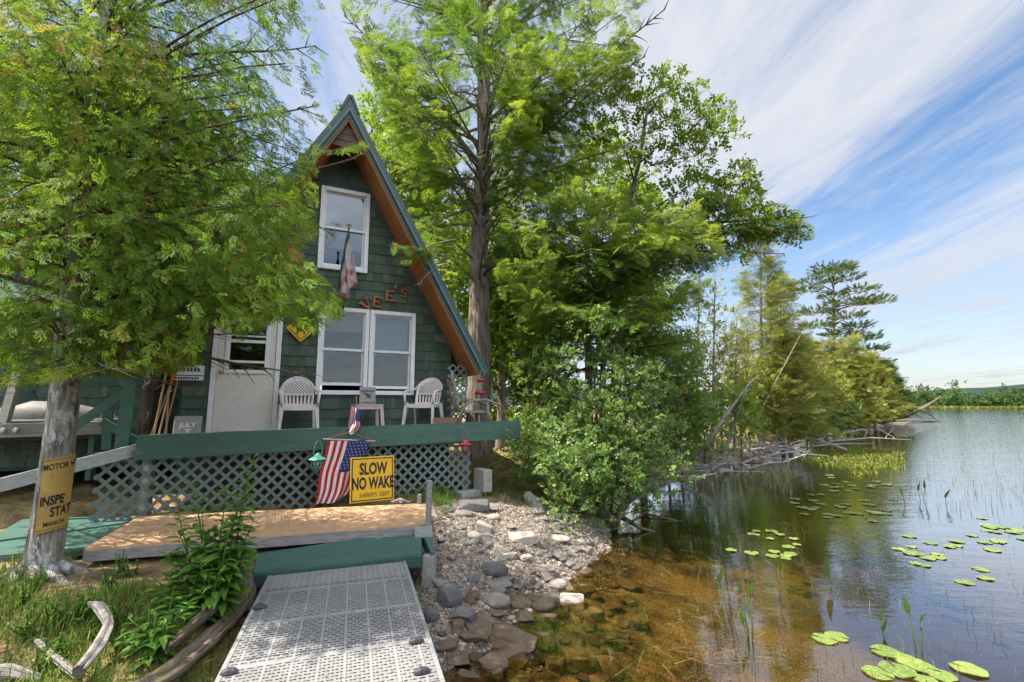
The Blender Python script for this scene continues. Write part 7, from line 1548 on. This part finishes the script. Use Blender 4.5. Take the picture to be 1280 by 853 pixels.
for lab, grp, n, xr, yr, sl in (('yellow-green lily pad in the middle patch off the shore', 'middle patch of lily pads', 20, (1112, 1262), (672, 716), .08), ('dull green lily pad in the small patch within the tree reflection', 'lily pads in the tree reflection', 15, (912, 1000), (664, 696), .05), ('silvery green lily pad in the long patch below the reed bed', 'lily pads below the reed bed', 26, (985, 1110), (624, 646), .05), ('pale far lily pad on the open water to the right', 'far lily pads at the right', 16, (1215, 1290), (640, 675), .1), ('small far lily pad along the reed bed edge', 'far lily pads by the reeds', 24, (1010, 1130), (598, 622), .0)):
    for k in range(n): x = rg.uniform(*xr); c_ = (yr[0]+yr[1])/2+(x-(xr[0]+xr[1])/2)*sl; pad(x, c_+rg.gauss(0, (yr[1]-yr[0])*.33), rg.uniform(.06, .10)*(1 if yr[0] > 640 else 1.25), lab, grp)
for p in padp:
    if p.name not in pu and 'label' not in p: bpy.data.objects.remove(p)
def pickerel(label, px, py, leaves, seed=0):
    q = at_z(px, py, 0); root = thing('pickerelweed', label, 'water plant', (q[0], q[1], 0), 0, 'pickerelweed standing in the water'); Y0 = q[1]
    for (lx, ly, ll, tilt) in leaves:
        e = at_y(lx, ly+ll*.5, Y0); b = np.array([q[0], q[1], -.3]); m = MB(); m.tube([tuple(b), tuple(b*.5+e*.5+np.array([.01, 0, .02])), tuple(e)], [.006, .006, .004], 6); st = m.build('stem', M['pickerel'], root, world=True, smooth=True)
        L2 = ll/FPX*float((e-CAM)@_F)*.82; d = np.array([math.sin(tilt), -.1, math.cos(tilt)]); d /= np.linalg.norm(d); sdv = np.array([math.cos(tilt), .35, -math.sin(tilt)]); sdv /= np.linalg.norm(sdv); nn = np.cross(d, sdv); V = []; F = []; prof = [(-.12, .10), (-.05, .22), (.15, .24), (.4, .19), (.7, .10), (1.0, .0)]
        for f, w_ in prof: c = e+d*L2*f-nn*L2*.08*f*f; V += [c-sdv*w_*L2+nn*.1*w_*L2, c, c+sdv*w_*L2+nn*.1*w_*L2]
        for i in range(len(prof)-1):
            for k in (0, 1): a = i*3+k; F.append((a, a+1, a+4, a+3))
        npmesh('leaf', V, F, M['pickerel'], root, {'rnd': np.full(len(V), random.Random(seed+lx).random())}, smooth=True)
pickerel('pickerelweed with two upright leaves and bent stems left of the golden reflection', 938, 800, [(938, 731, 22, .1), (926, 729, 16, -.1), (929, 767, 20, -.35)], 1)
pickerel('single-leaf pickerelweed near the sunlit silt', 910, 745, [(899, 715, 22, .25)], 2)
pickerel('pickerelweed leaf standing right of the small reflected lily patch', 1040, 735, [(1035, 703, 28, -.2)], 3)
pickerel('tall pickerelweed with a long pointed leaf right of the golden reflection', 1145, 815, [(1136, 748, 30, -.45), (1152, 768, 14, .5)], 4)
pickerel('stubby pickerelweed standing left of the tall pointed one', 1102, 795, [(1102, 764, 18, -.1), (1104, 777, 20, .3)], 5)
pickerel('far pickerelweed with a leaning leaf near the long lily patch', 1132, 630, [(1128, 610, 14, -.6)], 6)
pickerel('far pickerelweed pair of leaves right of the reed bed', 1150, 625, [(1148, 606, 12, .1), (1156, 602, 14, -.1)], 7)
pickerel('far pickerelweed with a drooping leaf on the open water', 1180, 632, [(1182, 614, 14, .5)], 8)
# reeds standing on the open water
def scatter_px(n, f): 
    out = []
    while len(out) < n:
        px, py = f(); q = at_z(px, py, 0)
        if shore_d(np.array([q[0]]), np.array([q[1]]))[0] < -.15: out.append(q)
    return np.array(out)
rr_ = random.Random(6)
P = scatter_px(760, lambda: (lambda x: (x, 545+rr_.random()**1.3*100+max(0, (1130-x))*.0))(1085+rr_.random()*195)); n = len(P); P[:, 2] = -.02
blades('reeds', P, RNG.uniform(.06, .26, n), RNG.uniform(.002, .0045, n)*(P[:, 1]/14)**.6, RNG.uniform(0, .55, n), M['reed'], RNG.random(n))
P = scatter_px(420, lambda: (rr_.uniform(860, 1280), rr_.uniform(640, 850))); n = len(P); P[:, 2] = -.02; blades('sparse_reeds', P, RNG.uniform(.05, .2, n), np.full(n, .0022), RNG.uniform(0, .9, n), M['reed'], RNG.random(n))
# emergent plant bed off the wooded point
def bedpx():
    while True:
        x = rr_.uniform(985, 1132); y = rr_.uniform(533, 602); c = 545+max(0, 1040-x)*.55; lo = 534 if x > 1060 else 545+(1060-x)*.45; hi = 600-abs(x-1050)*.16
        e = ((x-1058-(y-570)*.25)/(80+14*math.sin(y*.7)))**2+((y-569)/(33+6*math.sin(x*.13)))**2
        if lo < y < hi and e < 1-.35*rr_.random(): return x, y
P = scatter_px(7000, bedpx); P[:, 2] = -.03; cn_ = fbm(P[:, 0]*.5, P[:, 1]*.35, None, 3); P = P[cn_ > .08]; n = len(P); blades('marsh_plants', P, RNG.uniform(.03, .17, n), RNG.uniform(.012, .04, n), RNG.uniform(.1, 1.2, n), M['marsh'], np.clip(RNG.normal(.45, .25, n), 0, 1))
P = scatter_px(2600, lambda: (rr_.uniform(850, 990), rr_.uniform(585, 622))); P[:, 2] = -.02; n = len(P); cn_ = fbm(P[:, 0]*1.2, P[:, 1]*1.2, None, 3); P = P[cn_ > .1]; n = len(P); blades('shore_sedge', P, RNG.uniform(.12, .42, n), RNG.uniform(.006, .012, n), RNG.uniform(.1, 1.0, n), M['reed'], np.clip(RNG.normal(.7, .25, n), 0, 1))
# drowned weed on the bed near the beach
P = scatter_px(2600, lambda: (rr_.uniform(690, 1130), rr_.uniform(680, 853))); cn_ = fbm(P[:, 0]*1.4+7, P[:, 1]*1.4, None, 3); P = P[cn_ > -.05]; P[:, 2] = ground(P[:, 0], P[:, 1]); n = len(P); blades('drowned_weed', P, RNG.uniform(.05, .22, n), RNG.uniform(.002, .004, n), RNG.uniform(1.3, 1.6, n), M['weed'], RNG.uniform(0, .6, n), azi=RNG.normal(-.5, .9, n))
# fallen twigs and grass blades floating near the beach
P = scatter_px(70, lambda: (rr_.uniform(730, 960), rr_.uniform(665, 850))); P[:, 2] = .004; n = len(P); blades('floating_straw', P, RNG.uniform(.1, .4, n), np.full(n, .0016), np.full(n, 1.57), M['weed'], RNG.uniform(.5, 1, n), azi=RNG.normal(-.4, .7, n))
# ================================================================== FAR SHORE
Vs = []; n = 0; lvF = Leaves(); rg = random.Random(5)
for a in np.arange(28, 205, .42):
    for row in range(3):
        aa = R(a+rg.uniform(-.2, .2)); r_ = 318+row*14+rg.uniform(-4, 4); k = 30 if a < 62 else 9; hh = (5.0+row*1.9+rg.uniform(-2.6, 3.4)*(1 if rg.random() < .8 else 1.7))*(1+.28*math.sin(a*.35)+.2*math.sin(a*1.3)); c = np.array([r_*math.sin(aa), 20+r_*math.cos(aa), .5]); u = RNG.normal(size=(k, 3)); P = c+np.stack([RNG.normal(0, 1.5, k), RNG.normal(0, 1.2, k), hh*RNG.random(k)**.8], 1); lvF.add(P, u, RNG.normal(size=(k, 3)), RNG.uniform(1.6, 2.8, k)*(1 if k > 20 else 1.7), np.clip(rg.uniform(.1, .8)+RNG.normal(0, .1, k), 0, 1))
tag(lvF.build('far_forest', 'lite', M['far_forest'], None), kind='stuff')
n = 7000; a = np.radians(RNG.uniform(28, 75, n)); r_ = RNG.uniform(300, 314, n); P = np.stack([r_*np.sin(a), 20+r_*np.cos(a), np.zeros(n)], 1); blades('far_marsh', P, RNG.uniform(.7, 1.3, n), RNG.uniform(.3, .6, n), RNG.uniform(0, .5, n), M['marsh'], np.clip(RNG.normal(.55, .2, n), 0, 1))

# small leaves, needles and twigs dropped on the gangway, the platform and the step
n = 420; al = RNG.uniform(-3.6, 1.6, n); ac = RNG.uniform(-.6, .6, n); P = np.stack([GM[0]+GD[0]*al+GS[0]*ac, GM[1]+GD[1]*al+GS[1]*ac, np.full(n, .507)], 1); q_ = P[:, 0]*AX[0]+P[:, 1]*AX[1]; dd = P[:, 0]*NX[0]+P[:, 1]*NX[1]
kp = (al < -.03) & (RNG.random(n) < np.clip(.25-.2*al*.3+.6*fbm(P[:, 0]*2, P[:, 1]*2, None, 2), 0, 1)); P1 = P[kp]
n2 = 420; s_ = RNG.uniform(-1.55, 1.7, n2); D2 = RNG.uniform(5.9, 7.3, n2); k2 = (D2 > 6.18-.155*(s_+1.64)+.05) & (D2 < 7.62-.237*(s_+1.51)-.05) & (fbm(s_*2, D2*2, None, 2) > -.1); P2 = AX[None]*s_[k2][:, None]+NX[None]*D2[k2][:, None]; P2[:, 2] = .703
P = np.concatenate([P1, P2]); n = len(P); blades('leaf_litter', P, RNG.uniform(.015, .06, n), RNG.uniform(.002, .007, n), np.full(n, 1.57), M['dry_leaf'], RNG.random(n))
